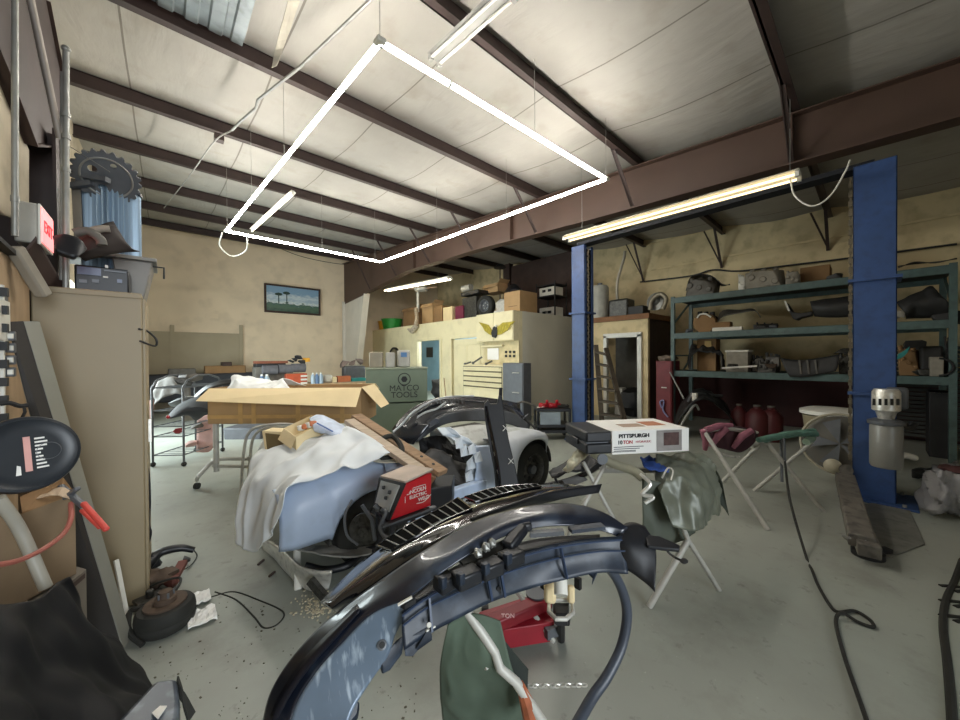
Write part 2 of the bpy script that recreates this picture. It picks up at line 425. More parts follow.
# knee braces from purlins to the beam flange
for i, y in enumerate(PY[2:9]):
    m_ = MB(); m_.bar((XB_ - .72, y, zp(y) + .06), (XB_ - .1, y, zb(y) + .03), .045, .01); m_.bar((XB_ - .72, y + .02, zp(y) + .06), (XB_ - .1, y + .02, zb(y) + .03), .01, .04)
    solo('knee_brace', m_, STEELB, 'thin diagonal steel brace from %s purlin (counted from back wall) to rafter' % nm[7 - i - 0], 'brace', 'rafter knee braces')
for i, y in enumerate(PY[1:6]):
    m_ = MB(); m_.bar((XR - .62, y, zp(y) + .05), (XR - .03, y, 3.55), .05, .012); m_.bar((XR - .6, y + .2, zp(y)), (XR - .03, y, 3.6), .03, .012)
    solo('wall_brace', m_, STEELB, 'dark diagonal brace against the cream side wall below the %s purlin from the back wall' % nm[8 - i], 'brace', 'side wall braces')
# frame along the left wall
lt = thing('wall_frame_column', 'dark brown steel column on the left wall behind the exit sign', 'column', (-.65, 3.65, 0))
MB().ab((-.8, 3.64, 0), (-.51, 3.66, 3.0)).build('web', STEELB, lt)
MB().ab((-.525, 3.54, 0), (-.51, 3.76, 3.0)).build('inner_flange', STEELB, lt)
MB().ab((-.8, 3.54, 0), (-.785, 3.76, 3.0)).build('outer_flange', STEELB, lt)
rt = thing('wall_frame_rafter', 'dark steel beam running up along the left wall top', 'roof beam', (-.7, 3, 3))
PL_ = [W(px, py, x=-.56) for px, py in ((-40, -20), (0, 70), (30, 145), (62, 147), (60, 70), (46, 0), (40, -60), (-40, -60))]
MB().prism(PL_, (-.012, 0, 0)).build('web', STEELB, rt)
for a_, b_ in zip(PL_[:3], PL_[1:4]): MB().prism([a_ + Vector((-.1, 0, 0)), b_ + Vector((-.1, 0, 0)), b_ + Vector((.03, 0, 0)), a_ + Vector((.03, 0, 0))], (0, 0, .014)).build('flange', BRN, rt)
for a_, b_ in zip(PL_[3:5], PL_[4:6]): MB().prism([a_ + Vector((-.1, 0, 0)), b_ + Vector((-.1, 0, 0)), b_ + Vector((.02, 0, 0)), a_ + Vector((.02, 0, 0))], (0, .012, 0)).build('flange', BRN, rt)
solo('angled_steel_pipe', MB().tube([W(22, -40, d=1.75), W(60, 139, d=2.0)], .016, 10), mat('pipe_grey', '#8a827a', .5, .3), 'grey brown slanting pipe at top left above the exit sign', 'pipe', smooth=True)
ct_ = thing('conduit_pipe', 'thin grey vertical conduit at the left edge of the wall', 'conduit', W(15, 240, d=1.55))
MB().tube([W(15, -30, d=1.55), W(15, 236, d=1.55)], .011, 10).build('pipe', GALV, ct_, smooth=True)
MB().tube([W(15, 196, d=1.55), W(15, 202, d=1.55)], .014, 10).build('coupling', GALV, ct_, smooth=True)
cp = thing('conduit_pipe', 'grey vertical conduit with a capped end beside the toothed wheel', 'conduit', W(66, 290, y=3.05))
MB().tube([W(66, 290, y=3.05), W(66, 50, y=3.05)], .014, 10).build('pipe', GALV, cp, smooth=True)
MB().tube([W(62, 72, y=3.07), W(61, 280, y=3.07)], .007, 8).build('thin_pipe', GALV, cp, smooth=True)
MB().ball(W(66, 49, y=3.05), .02).build('end_cap', GALV, cp, smooth=True)
for py in (115, 137, 170): MB().tube([W(66, py - 2, y=3.05), W(66, py + 2, y=3.05)], .019, 10).build('coupling', GALV, cp, smooth=True)
struct('wall_left_lining', MB().prism([W(a_, b_, x=-.58) for a_, b_ in ((-90, -20), (0, 78), (29, 150), (29, 222), (-90, 190))], (-.02, 0, 0)), LEFTW)
# wood panel on the left wall
solo('plywood_wall_panel', MB().ab((-.94, 1.2, 0), (-.53, 2.99, 1.98)), PLY, 'tan plywood lining on the left wall beside the beige cabinet', 'panel', bevel=.003)
# back wall patch
t = thing('wall_board', 'greyish painted board panel with lighter edge trims low on back wall', 'panel', (W(190, 360, y=13.9)))
PATCH = mat('patch_paint', '#a79c83', .8, 0, .05, 2)
a, b_ = W(60, 338, y=13.98), W(243, 338, y=13.98)
MB().ab((a.x, 13.955, .3), (b_.x, 13.995, W(150, 331, y=13.98).z)).build('board', PATCH, t)
for px in (172, 241):
    c = W(px, 325, y=13.93); MB().ab((c.x - .05, 13.92, .3), (c.x + .05, 13.955, c.z)).build('edge_strip', PATCH, t)
for i, (px, py) in enumerate(((212, 267), (212, 316), (313, 280), (312, 322))):
    c = W(px, py, y=13.98); m_ = MB().ab((c.x - .16, 13.97, c.z - .07), (c.x + .16, 13.995, c.z + .07))
    m_.ab((c.x - .06, 13.955, c.z - .03), (c.x - .03, 13.975, c.z + .04)); m_.ab((c.x + .04, 13.955, c.z - .03), (c.x + .07, 13.975, c.z + .04))
    solo('wall_anchor_plate', m_, PLAST, ['painted anchor plate high left on the back wall', 'painted anchor plate midway down left on back wall', 'painted anchor plate above the picture', 'painted anchor plate under the framed picture'][i], 'wall plate', 'painted wall plates')
# painting
A, B, C_, D_ = W(264, 282.5, y=13.95), W(320, 290, y=13.95), W(264, 311, y=13.95), W(319.5, 316.5, y=13.95)
zt, zl = (A.z + B.z) / 2, (C_.z + D_.z) / 2; x0, x1 = A.x, B.x
pt = thing('framed_picture', 'wide framed landscape picture with two trees and clouds on the back wall', 'picture', ((x0 + x1) / 2, 13.93, zl))
m_ = MB(); fwd = .06
m_.ab((x0, 13.9, zl), (x1, 13.99, zl + fwd)); m_.ab((x0, 13.9, zt - fwd), (x1, 13.99, zt)); m_.ab((x0, 13.9, zl + fwd), (x0 + fwd, 13.99, zt - fwd)); m_.ab((x1 - fwd, 13.9, zl + fwd), (x1, 13.99, zt - fwd))
m_.build('frame', BRN, pt, bevel=.01)
PIC = bpy.data.materials.new('landscape_print'); PIC.use_nodes = True
nt = PIC.node_tree; n = nt.nodes; L = nt.links.new
tc = n.new('ShaderNodeTexCoord'); sp = n.new('ShaderNodeSeparateXYZ'); L(tc.outputs['Generated'], sp.inputs[0])
nz = n.new('ShaderNodeTexNoise'); nz.inputs['Scale'].default_value = 4; nz.inputs['Detail'].default_value = 6
mp = n.new('ShaderNodeMapping'); mp.inputs['Scale'].default_value = (2.4, 1, 4); L(tc.outputs['Generated'], mp.inputs[0]); L(mp.outputs[0], nz.inputs['Vector'])
ad = n.new('ShaderNodeMath'); ad.operation = 'MULTIPLY_ADD'; L(nz.outputs[0], ad.inputs[0]); ad.inputs[1].default_value = .5; L(sp.outputs[2], ad.inputs[2])
rp = n.new('ShaderNodeValToRGB'); L(ad.outputs[0], rp.inputs[0]); e = rp.color_ramp.elements
e[0].position = .2; e[0].color = lin('#2c4640'); e[1].position = 1.0; e[1].color = lin('#7f9fba')
for p, c in ((.45, '#4e6a55'), (.56, '#3b5c58'), (.6, '#d5dcd9'), (.72, '#9fb6c6'), (.85, '#c9d4d8')):
    q = e.new(p); q.color = lin(c)
L(rp.outputs[0], n['Principled BSDF'].inputs['Base Color']); n['Principled BSDF'].inputs['Roughness'].default_value = .35
MB().ab((x0 + fwd, 13.94, zl + fwd), (x1 - fwd, 13.96, zt - fwd)).build('canvas', PIC, pt)
m_ = MB(); TG = mat('print_tree', '#2a3f38', .8)
for q, hh in ((.24, .32), (.38, .38)):
    xx = x0 + (x1 - x0) * q; zz = zl + (zt - zl) * .34
    m_.ab((xx - .015, 13.93, zz), (xx + .015, 13.942, zz + hh)); m_.ball((xx, 13.936, zz + hh), .12, 10, (1, .05, .45), .3)
m_.build('painted_trees', TG, pt)
# ================================================================ lights
q = 2.2; ZL = 1.5 + q
cA, cB, cC, cD = Vector((.507 * q, 1.04 * q, ZL)), Vector((1.85 * q, 1.02 * q, ZL)), Vector((1.70 * q, 3.47 * q, ZL)), Vector((.36 * q, 3.44 * q, ZL))
cA, cB, cC, cD = W(380, 42, z=ZL), W(606, 179, z=ZL), W(381, 262, z=ZL), W(226, 231, z=ZL)
lt = thing('led_ring_light', 'large glowing rectangle of white LED tubes hung under the roof', 'ceiling light', (2.4, 4.9, ZL))
LEDM = emit('led_white', '#fffaf1', TUBE)
for a, b_, k in ((cA, cB, 5), (cB, cC, 9), (cC, cD, 5), (cD, cA, 9)):
    for i in range(k):
        p, r = a.lerp(b_, (i + .012) / k), a.lerp(b_, (i + .988) / k)
        MB().tube([p, r], .019, 8).build('led_tube', LEDM, lt, smooth=True)
        if i: MB().tube([a.lerp(b_, (i - .02) / k), a.lerp(b_, (i + .02) / k)], .022, 8).build('tube_connector', WHITEP, lt, smooth=True)
for c in (cA, cB, cC, cD): MB().box(c, (.07, .07, .035)).build('corner_joint', WHITEP, lt, bevel=.008)
for a, b_, fs in ((cA, cB, (0, .55)), (cB, cC, (0, .3, .62)), (cC, cD, (.05, .45)), (cD, cA, (.02, .33, .6))):
    for f_ in fs:
        p = a.lerp(b_, f_); MB().tube([p, (p.x, p.y, zp(p.y) + .14)], .0025, 5).build('hanging_wire', GALV, lt)
def loopcord(name, pts, r, m, label, parent=None, cat='cable'):
    mb = MB().tube(pts, r, 6, res=len(pts) * 7)
    if parent: return mb.build(name, m, parent, smooth=True)
    return solo(name, mb, m, label, cat, smooth=True)
loopcord('power_cord', [W(222, 233, z=ZL), W(220, 246, z=ZL - .12), W(232, 256, z=ZL - .22), (W(246, 250, z=ZL - .15)), W(247, 234, z=ZL)], .012, WHITEP, '', lt)
def strip(name, p0, p1, label, w=.12, h=.07, lit=True, tubes=2, strength=FLUO, up=0, hue='#fff1d0'):
    WHITEP = globals()['WHITEP'] if lit else mat('dull_fixture', '#8b8a85', .6)
    """fluorescent batten: steel body, lampholders, tubes below, hanging wires"""
    p0 = Vector(p0); p1 = Vector(p1); t = thing(name, label, 'strip light', (p0 + p1) / 2)
    d = (p1 - p0).normalized(); s = d.cross(Z).normalized()
    MB().bar(p0 + Z * .045, p1 + Z * .045, w * .55, h * .7).build('housing', WHITEP, t, bevel=.006)
    refl = MB().prism([p0 + Z * .03 + s * w / 2, p0 + Z * .03 - s * w / 2, p0 + Z * .05 - s * w / 3, p0 + Z * .05 + s * w / 3], p1 - p0); refl.build('reflector', WHITEP, t)
    for k in range(tubes):
        o = s * (w * .3 * (k - (tubes - 1) / 2) * 2)
        MB().tube([p0 + o + d * .03, p1 + o - d * .03], .013, 10).build('tube', emit('fluo_tube_%s' % strength, hue, strength) if lit else mat('dead_tube', '#c9c6bd', .3), t, smooth=True)
        for e_, f_ in ((p0, 1), (p1, -1)): MB().box(e_ + o + d * .015 * f_, (.035, .035, .05)).build('lamp_holder', WHITEP, t)
    return t
s1 = strip('fluorescent_strip_light', W(512, -8, z=4.15), W(434, 62, z=4.15), 'unlit white fluorescent batten on the ceiling at the top', .16, .09, False)
s2 = strip('fluorescent_strip_light', W(252, 231, y=8.6), W(293, 194, y=6.6), 'short warm lit fluorescent batten inside the LED rectangle', .1, .06, True, 1, 5)
s3 = strip('fluorescent_strip_light', W(566, 240, x=4.95), W(800, 176, x=4.95), 'long lit twin tube fluorescent batten hung in front of the blue lift', .26, .05, True, 2, 1.5, hue='#ffe6b4')
for px, py in ((582, 228), (790, 172)):
    a = W(px, py, x=4.95); MB().tube([a, (a.x, a.y, zp(a.y) + .14)], .003, 5).build('hanging_wire', GALV, s3)
loopcord('power_cord', [W(790, 178, x=4.95), W(795, 196, x=4.95), W(812, 206, x=4.95), W(830, 196, x=4.95), W(845, 172, x=4.97), W(850, 160, x=5.0)], .008, WHITEP, '', s3)
s4 = strip('fluorescent_strip_light', W(386, 291, x=6.0), W(450, 279, x=6.0), 'lit fluorescent batten above the boxes stored on the office roof', .22, .1, True, 2, 8)
for px, py in ((400, 284), (438, 277)):
    a = W(px, py, x=6.0); MB().tube([a, (a.x, a.y, zp(a.y) + .14)], .003, 5).build('hanging_wire', GALV, s4)
# ceiling conduit
c_ = thing('ceiling_conduit', 'long grey bent conduit running across the ceiling at top left', 'conduit', W(300, 60, z=4.2))
MB().tube([W(377, -6, z=4.22), W(300, 67, z=4.22), W(258, 100, z=4.22), W(256, 108, z=4.25), W(240, 122, z=4.3), W(232, 130, z=4.3)], .014, 8).build('pipe', GALV, c_, smooth=True)
MB().tube([W(232, 130, z=4.3), W(214, 142, z=4.25), W(190, 175, z=4.3), W(164, 208, z=4.5)], .008, 8, res=20).build('flexible_cable', GALV, c_, smooth=True)
MB().box(W(219, 138, z=4.32), (.1, .1, .08)).build('junction_box', STEELB, c_)
loopcord('ceiling_cable', [W(262, 240, y=12.5), W(300, 256, y=12.9), W(340, 264, y=13.2), W(352, 262, y=13.4)], .01, DARK, 'dark cable sagging across the top of the back wall')
# ================================================================ office partition (X = 6.5 plane)
XP = 6.5; YC = W(519, 315, x=XP).y; ZT = 2.63
def PX(px, py, X=XP): return W(px, py, x=X)
d1a, d1b = PX(418, 350).y, PX(440, 350).y     # first doorway
d2a, d2b = PX(452, 350).y, PX(483, 350).y
ZD = 2.05
pw = MB(); T = .12
pw.ab((XP, YB, 0), (XP + T, d1a, ZT)); pw.ab((XP, d1b, 0), (XP + T, d2a, ZT)); pw.ab((XP, d2b, 0), (XP + T, YC, ZT))
pw.ab((XP, d1a, ZD), (XP + T, d1b, ZT)); pw.ab((XP, d2a, ZD), (XP + T, d2b, ZT))
struct('wall_office_front', pw, CREAM)
struct('wall_office_side', MB().ab((XP + T, YC, 0), (9.7, YC + .12, ZT)), GREYW)
struct('ceiling_office_roof', MB().ab((XP + T, YC + .12, ZT - .1), (9.7, YB, ZT)), PLY)
for i, (a, b_) in enumerate(((d1a, d1b), (d2a, d2b))):
    m_ = MB(); m_.ab((XP - .03, a, 0), (XP + .02, a + .09, ZD + .07)); m_.ab((XP - .03, b_ - .09, 0), (XP + .02, b_, ZD + .07)); m_.ab((XP - .03, a, ZD), (XP + .02, b_, ZD + .09))
    struct('trim_%d' % (i + 1), m_, CREAM, bevel=.006)
# blue-lit room behind first doorway
struct('wall_office_inner', MB().ab((XP + 2.4, d2a - .6, 0), (XP + 2.5, YB, ZT - .1)), mat('room_blue', '#7fa3b8', .7, 0, .1, 2))
wl = bpy.data.lights.new('office_lamp', 'POINT'); wl.energy = 130; wl.color = (.75, .9, 1); wl.shadow_soft_size = .12
wo = bpy.data.objects.new('office_lamp', wl); COL.objects.link(wo); wo.location = (XP + 1.2, (d1a + d1b) / 2 + .2, 2.2)
dr = MB().ab((XP + .05, d2b + .02 + .0, 0.02), (XP + .09, d2a - .02, ZD - .02)); 
dd = struct('door_1', dr, CREAM)
pp = MB()
lo, hi = min(d2a, d2b) + .15, max(d2a, d2b) - .15; mid = (lo + hi) / 2
for a, b_, z0, z1 in ((lo, mid - .04, .2, .9), (mid + .04, hi, .2, .9), (lo, mid - .04, 1.05, 1.85), (mid + .04, hi, 1.05, 1.85)):
    pp.ab((XP + .035, a, z0), (XP + .05, b_, z1))
pp.build('door_panel', CREAM, dd, bevel=.01)
m_ = MB().cyl((XP - .02, lo - .06, 1.0), (XP + .05, lo - .06, 1.0), .03); m_.build('door_handle', CHROME, dd, smooth=True)
# things in doorway one
solo('office_wall_poster', MB().ab((XP + 2.38, W(428, 360, x=XP + 2.3).y - .25, 1.5), (XP + 2.4, W(428, 360, x=XP + 2.3).y + .25, 1.95)), DARK, 'dark poster on the blue wall inside the first office doorway', 'poster')
solo('black_bag', MB().ball((XP + .5, (d1a + d1b) / 2 - .1, .42), .42, 14, (1, 1, 1), .4), DARK, 'black lumpy bag on the floor inside the first office doorway', 'bag', smooth=True)
solo('broom_handle', MB().tube([PX(446, 398, 6.2), PX(444, 378, 6.45)], .015), WOOD, 'thin wooden handle leaning between the two office doorways', 'broom handle')
# round wall clock / arch object
o = PX(394, 357, 6.44); m_ = thing('round_mirror', 'dark rimmed round mirror on the office wall above the green box', 'mirror', o)
MB().lathe([(.0, 0), (.42, 0), (.42, .05), (.36, .05), (.36, .03), (0, .03)], o + Vector((0.04, 0, -.05)), (-1, 0, 0), 28).build('rim', DARK, m_, smooth=True)
MB().lathe([(.0, .031), (.35, .031), (.35, .036), (0, .036)], o + Vector((.04, 0, -.05)), (-1, 0, 0), 28).build('glass', mat('mirror_glass', '#b9bdb6', .1, .9), m_)
# upper hutch with eagle
ya, yb = PX(482, 345).y, PX(519, 345).y
h = thing('wall_cupboard', 'cream overhead cupboard with the winged emblem on it', 'cupboard', (XP - .2, (ya + yb) / 2, 2.0))
zc0 = PX(500, 341, XP - .2).z
MB().ab((XP - .2, yb - .0, zc0), (XP - .002, ya, ZT)).build('body', CREAM, h, bevel=.006)
MB().ab((XP - .215, yb + .02, zc0 + .02), (XP - .2, (ya + yb) / 2 + .0, ZT - .02)).build('door', CREAM, h, bevel=.004)
MB().ab((XP - .215, (ya + yb) / 2 + .01, zc0 + .02), (XP - .2, ya - .02, ZT - .02)).build('door', CREAM, h, bevel=.004)
GOLD = mat('antique_gold', '#b3a23e', .4, .5, .25, 14)
eg = thing('eagle_plaque', 'gold spread winged eagle emblem on the cream overhead cupboard', 'wall ornament', PX(496, 330, XP - .24))
def EP(px, py, o=0): return W(px, py, x=XP - .225 - o)
MB().prism([EP(*p) for p in ((492, 333), (494, 327), (496.5, 326), (498, 330), (498, 334), (496, 338), (493, 337))], (-.04, 0, 0)).build('body', DARK, eg, bevel=.008)
MB().prism([EP(*p) for p in ((493, 332), (489, 325), (479, 322), (483, 327), (485, 331), (489, 334), (493, 336))], (-.02, 0, 0)).build('wing', GOLD, eg, bevel=.004)
MB().prism([EP(*p) for p in ((497, 333), (498, 327), (503, 322.5), (509, 322), (516, 321), (511, 325), (508, 330), (502, 334), (498, 335))], (-.02, 0, 0)).build('wing', GOLD, eg, bevel=.004)
m_ = MB()
for k in range(5): m_.bar(EP(500 + k * 2.4, 333 - k * .8, .02), EP(503 + k * 2.6, 324 - k * .3, .02), .012, .012)
m_.build('feathers', GOLD, eg)
MB().ball(EP(496, 326, .03), .03, 10).build('head', WHITEP, eg, smooth=True)
# pegboard and tool chest
XT = XP - .55
pb = thing('pegboard', 'cream pegboard with hanging papers above the drawer chest', 'pegboard', PX(500, 355, XP - .03))
MB().ab((XP - .03, PX(519, 350, XP - .03).y, 1.28), (XP - .005, PX(483, 350, XP - .03).y, zc0)).build('board', mat('peg_cream', '#cdbf95', .7), pb)
m_ = MB()
for i in range(3):
    for j in range(2): c = PX(506 + i * 4, 352 + j * 4, XP - .05); m_.box(c, (.02, .06, .06))
m_.build('hooks', DARK, pb)
c = PX(493, 354, XP - .05); MB().box(c, (.01, .42, .3)).build('paper', WHT, pb)
c = PX(492, 346, XP - .08); MB().box(c, (.08, .8, .04)).build('rail', CREAM, pb)
tb0, tb1 = W(463, 380, x=XT).y, W(503, 380, x=XT).y
tc_ = thing('tool_chest', 'cream drawer tool chest in front of the office wall', 'tool chest', (XT + .2, (tb0 + tb1) / 2, 0))
zt = W(480, 365, x=XT).z
MB().ab((XT, tb1, .08), (XP - .04, tb0, zt)).build('body', CREAM, tc_, bevel=.01)
MB().ab((XT - .006, tb1 + .02, .1), (XT - .001, tb0 - .02, zt - .03)).build('drawer_gap', mat('gap_shadow', '#5b543f', .8), tc_)
nd = 5; zz = zt - .05
for k in range(nd):
    hgt = .13 if k < 4 else .3
    dw = MB().ab((XT - .02, tb1 + .04, zz - hgt + .035), (XT, tb0 - .04, zz)).build('drawer', CREAM, tc_, bevel=.005)
    MB().ab((XT - .045, tb1 + .08, zz - .03), (XT - .02, tb0 - .08, zz - .002)).build('drawer_pull', CREAM, dw, bevel=.003)
    zz -= hgt
m_ = MB()
for yy in (tb1 + .1, tb0 - .1):
    m_.cyl((XT + .1, yy - .02, .04), (XT + .1, yy + .02, .04), .04)
m_.build('casters', RUB, tc_)
sc = thing('side_locker', 'dark grey tall side locker attached right of the cream drawer chest', 'locker', (XT, tb1 - .3, 0))
sx0, sx1 = W(505, 380, x=XT).y, W(524, 380, x=XT).y
zt2 = W(515, 363, x=XT).z
MB().ab((XT - .02, sx1, .05), (XP - .3, tb1 - .01, zt2)).build('body', GREYM, sc, bevel=.01)
MB().ab((XT - .035, sx1 + .02, .1), (XT - .02, sx0 - .02, zt2 - .03)).build('door', GREYM, sc, bevel=.004)
a = W(519, 373, x=XT - .06); MB().tube([a, a + Vector((0, .2, 0)), a + Vector((0, .2, -.02))], .01).build('handle', CHROME, sc)
a = W(519, 393, x=XT - .06); MB().tube([a, a + Vector((0, .2, 0))], .01).build('handle', CHROME, sc)
CLT = mat('tool_steel', '#6a6a66', .4, .6)
for i, (px0, py0, px1, py1, lb) in enumerate(((473, 363, 482, 357, 'long wrench'), (486, 364, 492, 361, 'small grey tool tray'), (465, 364, 471, 362, 'black spray nozzle'))):
    m_ = MB(); m_.bar(W(px0, py0, x=XT + .1), W(px1, py1, x=XT + .25), .05, .04); m_.ball(W(px0, py0, x=XT + .1), .04, 8)
    solo(('wrench', 'tool_tray', 'spray_nozzle')[i], m_, CLT, lb + ' lying on the cream drawer chest', 'tool')
# --- storage on the office roof
def obx(px0, px1, py, m, name, label, cat, X=6.75, dep=.35, base=ZT, bevel=.01, build=True):
    a = W(px0, py, x=X); b = W(px1, py, x=X); z = (a.z + b.z) / 2
    mb = MB().ab((X, b.y, base), (X + dep, a.y, z))
    if not build: return mb, a, b, z
    return solo(name, mb, m, label, cat, bevel=bevel)
def openbox(px0, px1, py, m, label, X=6.75, dep=.4, base=ZT, name='cardboard_box'):
    a = W(px0, py, x=X); b = W(px1, py, x=X); z = (a.z + b.z) / 2
    t = thing(name, label, 'box', (X + dep / 2, (a.y + b.y) / 2, base))
    m_ = MB(); w = .012
    m_.ab((X, b.y, base), (X + dep, a.y, base + w)); m_.ab((X, b.y, base), (X + w, a.y, z)); m_.ab((X + dep - w, b.y, base), (X + dep, a.y, z))
    m_.ab((X, b.y, base), (X + dep, b.y + w, z)); m_.ab((X, a.y - w, base), (X + dep, a.y, z)); m_.build('body', m, t)
    f_ = MB(); f_.prism([(X, b.y, z), (X, a.y, z), (X - .08, a.y, z - .12), (X - .08, b.y, z - .12)], (-.006, 0, 0)); f_.build('flap', m, t)
    f_ = MB(); f_.prism([(X, b.y, z), (X + dep, b.y, z), (X + dep, b.y - .1, z + .1), (X, b.y - .1, z + .1)], (0, 0, .006)); f_.build('flap', m, t)
    return t
def basin(c, r0, r1, h, m, name, label, cat, n=24):
    return solo(name, MB().lathe([(0, 0), (r0, 0), (r1, h), (r1 + .02, h), (r1 + .02, h + .015), (r1 - .015, h + .015), (r0 - .01, .02), (0, .02)], c, (0, 0, 1), n), m, label, cat, smooth=True)
c = W(379, 325, x=7.0); basin((6.72 + .12, 13.6, ZT + .01), .2, .26, .35, YEL, 'yellow_basin', 'orange yellow tub at the far end of the office roof', 'tub')
c = W(392, 325, x=7.0); basin((7.0, c.y, ZT + .01), .34, .42, .42, GRN, 'green_basin', 'round green tub standing on the office roof', 'tub')
openbox(403, 416, 308, CARDD, 'brown open carton beside the green tub', 7.0)
openbox(422, 433, 304, CARD, 'tan carton with open side in middle of the office roof', 6.8)
obx(434, 442, 306, CARDD, 'cardboard_box', 'small dark brown carton beside the tan carton', 'box', 6.85)
obx(443, 452, 307, CARDL, 'cardboard_box', 'pale upright carton left of the maroon box', 'box', 6.85)
obx(455, 463, 306, MAR, 'maroon_box', 'maroon box on the office roof edge', 'box', 6.8)
solo('knotted_cloth', MB().tube([W(416, 309, x=6.75), W(417, 318, x=6.5), W(416, 326, x=6.36), W(412, 331, x=6.34), W(408, 329, x=6.36)], [.07, .06, .09, .1, .03], 8, res=5), mat('rag_grey', '#a89c8a', .9, 0, .3, 20, .1), 'knotted grey cloth hanging over the office roof edge', 'cloth', smooth=True)
# ceiling-fan-like lamp post
f_ = thing('ceiling_fan', 'upturned white ceiling fan standing among the cartons', 'fan', W(418, 310, x=6.9))
MB().tube([W(418, 312, x=6.9), W(418, 290, x=6.9)], .05, 10).build('stem', WHITEP, f_, smooth=True)
a = W(421, 289, x=6.9); MB().lathe([(.05, 0), (.22, .03), (.25, .12), (.2, .2), (.05, .22)], a - Z * .1, (0, 0, 1), 20).build('motor', WHITEP, f_, smooth=True)
for k in range(4):
    th = k * PI / 2 + .6; d_ = Vector((math.cos(th), math.sin(th), .05)); MB().bar(a + d_ * .2, a + d_ * .62, .14, .02).build('blade', mat('fan_blade', '#c9a88a', .5), f_)
# machine parts pile
e1 = thing('engine_block', 'oily grey engine block with a flat lid on the office roof', 'engine', W(469, 315, x=7.0))
m_ = obx(462, 476, 297, ENG, '', '', '', 6.85, .4, build=False)[0]; m_.build('block', ENG, e1, bevel=.02)
m_ = obx(461, 478, 291, ENG, '', '', '', 6.8, .45, base=W(468, 295, x=6.8).z, build=False)[0]; m_.build('plate', BLACKP, e1, bevel=.01)
MB().cyl(W(463, 289, x=7.0), W(471, 287, x=7.0), .1).build('canister', CHROME, e1, smooth=True)
def wheel(c, ax, R, w, label, name='spare_wheel', rimm=None, group=None, cat='wheel'):
    c = Vector(c); ax = Vector(ax).normalized(); t = thing(name, label, cat, c - Z * R * .98, group)
    pr = [(R * .62, -w / 2), (R * .8, -w / 2 * 1.02), (R * .95, -w * .42), (R, -w * .3), (R, w * .3), (R * .95, w * .42), (R * .8, w / 2 * 1.02), (R * .62, w / 2), (R * .6, w * .3), (R * .6, -w * .3), (R * .62, -w / 2)]
    MB().lathe(pr, c, ax, 32).build('tyre', RUB, t, smooth=True)
    rr = [(0, w * .2), (R * .15, w * .22), (R * .2, w * .1), (R * .45, w * .05), (R * .5, w * .3), (R * .62, w * .45), (R * .63, w * .2), (R * .6, -w * .3), (0, -w * .3)]
    rm = MB().lathe(rr, c, ax, 28).build('rim', rimm or GREYM, t, smooth=True)
    n_ = MB()
    a1 = Vector((0, 0, 1)); b1 = ax.cross(a1)
    for k in range(5):
        th = 2 * PI * k / 5; n_.cyl(c + ax * w * .1 + (a1 * math.cos(th) + b1 * math.sin(th)) * R * .26, c + ax * w * .18 + (a1 * math.cos(th) + b1 * math.sin(th)) * R * .26, R * .04, 8)
    n_.build('lug_nuts', CHROME, rm)
    return t
wheel(W(486, 306, x=6.85), (-1, -.1, 0), .3, .2, 'black tyre standing upright on the office roof above the eagle')
openbox(484, 498, 284, CARD, 'tan carton perched on top of the parts heap', 7.2, .4, base=W(490, 293, x=7.2).z)
solo('black_fender_liner', MB().surf([[W(503, 302, x=7.2), W(506, 290, x=7.2), (W(514, 284, x=7.3)), W(522, 290, x=7.4)], [W(505, 303, x=6.9), W(508, 294, x=6.9), W(515, 289, x=7.0), W(523, 294, x=7.1)]], 14, 4), BLACKP, 'curved black fender liner behind the silver part', 'car part', solid=.02, smooth=True)
sv = thing('silver_headlamp', 'silver headlamp unit lying at the office roof edge', 'headlamp', W(505, 312, x=6.7))
MB().hull([W(496, 312, x=6.65), W(495, 303, x=6.65), W(500, 299, x=6.7), W(515, 300, x=6.7), W(517, 308, x=6.65), W(514, 311.5, x=6.65)] + [p + Vector((.3, 0, 0)) for p in (W(496, 311, x=6.7), W(500, 299, x=6.7), W(515, 300, x=6.7), W(516, 310, x=6.7))]).build('lens', CHROME, sv, bevel=.02)
MB().prism([W(494, 313, x=6.64), W(517, 312, x=6.64), W(517, 310.5, x=6.64), W(494, 311, x=6.64)], (.2, 0, 0)).build('trim', WHITEP, sv)
st = thing('floor_lamp', 'thin pole with a small black cap behind the parts heap', 'lamp', W(500, 300, x=7.6))
MB().tube([W(500, 302, x=7.6), W(500, 268, x=7.6)], .018).build('pole', RUST, st, smooth=True)
MB().lathe([(.0, 0), (.2, .0), (.1, .1), (.03, .12)], W(500, 268, x=7.6), (0, 0, 1), 16).build('cap', DARK, st, smooth=True)
bx_ = thing('cardboard_box', 'orange brown carton at the office roof corner', 'box', W(530, 311, x=6.9))
a = W(519, 290, x=6.62); b_ = W(531, 290, x=6.62)
MB().ab((6.62, 5.9, ZT), (7.3, 6.45, a.z)).build('body', CARD, bx_, bevel=.008)
MB().ab((6.615, 6.0, ZT + .15), (6.62, 6.3, ZT + .16)).build('tape', BRN, bx_)
for i, (z0, z1, w) in enumerate(((ZT, ZT + .28, .5), (ZT + .62, ZT + .86, .45))):
    t = thing('plastic_crate', ['white plastic crate on the lower storage shelf left of the blue post', 'white crate with black fittings on the upper storage shelf'][i], 'crate', (8.4, 6.1, z0))
    MB().ab((8.2, 6.0, z0), (8.6, 6.55, z1)).build('body', WHITEP, t, bevel=.015)
    for k in range(2): MB().ab((8.17, 6.12 + .2 * k, z0 + .1), (8.2, 6.22 + .2 * k, z0 + .17)).build('latch', DARK, t)
sh = thing('storage_shelf', 'small dark shelf unit holding white crates on the office roof', 'shelf', (8.45, 6.3, ZT))
